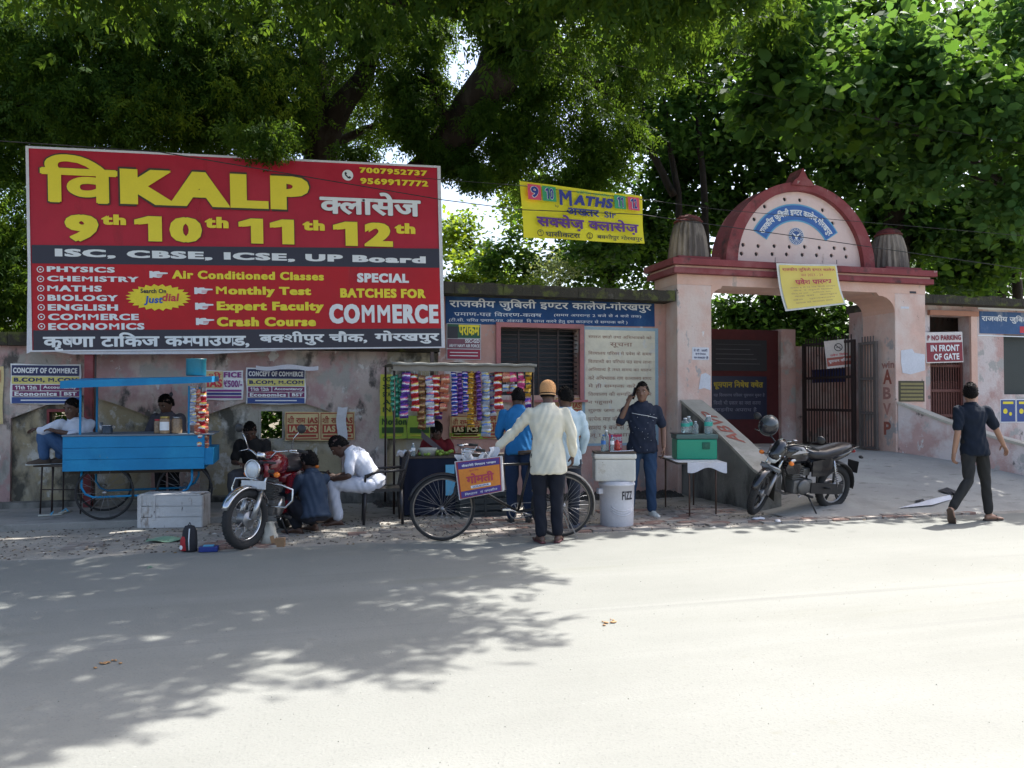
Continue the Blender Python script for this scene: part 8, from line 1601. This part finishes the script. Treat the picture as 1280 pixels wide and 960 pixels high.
for k, (x, y) in enumerate(cand):
    z = .022 + random.uniform(-.006, .007); sx, sy = .232 + random.uniform(-.008, .004), .112 + random.uniform(-.006, .003); rr = (R(random.uniform(-1.6, 1.6)), R(random.uniform(-1.6, 1.6)), R(random.uniform(-2.5, 2.5)))
    if k < 300: share(BM, 'brick', Vector((x, y, z)) - brk.location, rr, brk, BR[random.choice((0, 0, 1, 2))], (sx, sy, .05))
    else: rest.box(-sx / 2, sx / 2, -sy / 2, sy / 2, -.03, 0, Matrix.Translation((x, y, z)) @ Matrix.Rotation(rr[2], 4, 'Z'))
if rest.v: rest.build('bricks', BR[0], brk, world=True)['kind'] = 'stuff'
def scatter(name, m, n, box, smin, smax, flat=.5, zf=None):
    vs = []; fs = []; k = 0
    for i in range(n):
        x, y = random.uniform(box[0], box[1]), random.uniform(box[2], box[3]); s = random.uniform(smin, smax) ; z = zf(x, y) if zf else .006; a = random.random() * 6.28
        pts = [(math.cos(a + q) * s * random.uniform(.5, 1.2), math.sin(a + q) * s * random.uniform(.5, 1.2)) for q in (0, 1.3, 2.5, 3.9, 5)]
        for px, py in pts: vs.append((x + px, y + py, z - .004))
        vs.append((x, y, z + s * flat)); fs += [(k + j, k + (j + 1) % 5, k + 5) for j in range(5)]; k += 6
    o = MB().add(vs, fs).build(name, m, fix=False); return o
gh = lambda x, y: max(.0, pave_h(x, y)); drt = mat('dark soil crumbs', (.07, .055, .045), .95)
for nm_, m_, n_, bx, a, b, fl, lab in (('soil_crumbs', drt, 2600, (-8, 6, 8.55, 10.3), .008, .03, .4, 'scattered dark soil crumbs and grit on the pavement'), ('gravel', mat('grey grit', (.26, .25, .23), .95), 1800, (-8, 9, 8.45, 9.6), .005, .018, .6, 'scattered grey grit along the road edge'), ('dry_leaves', mat('dry leaf litter', (.16, .11, .05), .8, var=.4), 900, (-8, 8, 8.5, 11.9), .012, .035, .25, 'dry fallen leaves scattered over the pavement'), ('rubbish_heap', mat('dark rubbish', (.045, .04, .035), .9, var=.5), 2200, (1.2, 5.9, 11.2, 11.95), .02, .07, .8, 'dark heaped rubbish and rubble along the foot of the counter building')):
    o = scatter(nm_, m_, n_, bx, a, b, fl, gh); tag(o, lab, nm_.replace('_', ' ')); o['kind'] = 'stuff'
o = scatter('litter_scraps', mat('pale paper scraps', (.50, .49, .46), .8, var=.3), 130, (-8, 9, 8.45, 11.8), .012, .04, .25, gh); tag(o, 'small pale paper and wrapper scraps scattered over the pavement', 'litter scraps'); o['kind'] = 'stuff'
o = scatter('road_grit', mat('road grit', (.20, .20, .17), .95), 500, (-3.5, 9, 2.8, 8.4), .002, .005, .3, lambda x, y: 0.0); tag(o, 'fine grit scattered over the road surface', 'grit'); o['kind'] = 'stuff'
for k, (px, py) in enumerate(((765, 778), (132, 830), (190, 709))):
    p = G(px, py); t = thing('crushed_leaf', ['crushed orange brown leaf on the sunlit road', 'crushed brown leaf in the road shadow at lower left', 'pale green scrap on the road edge left of the backpack'][k], 'leaf', p, k * 1.1)
    mb = MB()
    for i in range(9 if k < 2 else 3): a = i * .75; x, y = random.gauss(0, .035), random.gauss(0, .028); mb.ball((x, y, .003), (random.uniform(.006, .024), random.uniform(.005, .016), .004), 7, 4, Matrix.Rotation(a, 3, 'Z'))
    mb.build('scrap', mat('orange brown scrap', (.36, .20, .09), .8) if k < 2 else mat('thin green film', 0), t)['kind'] = 'stuff'
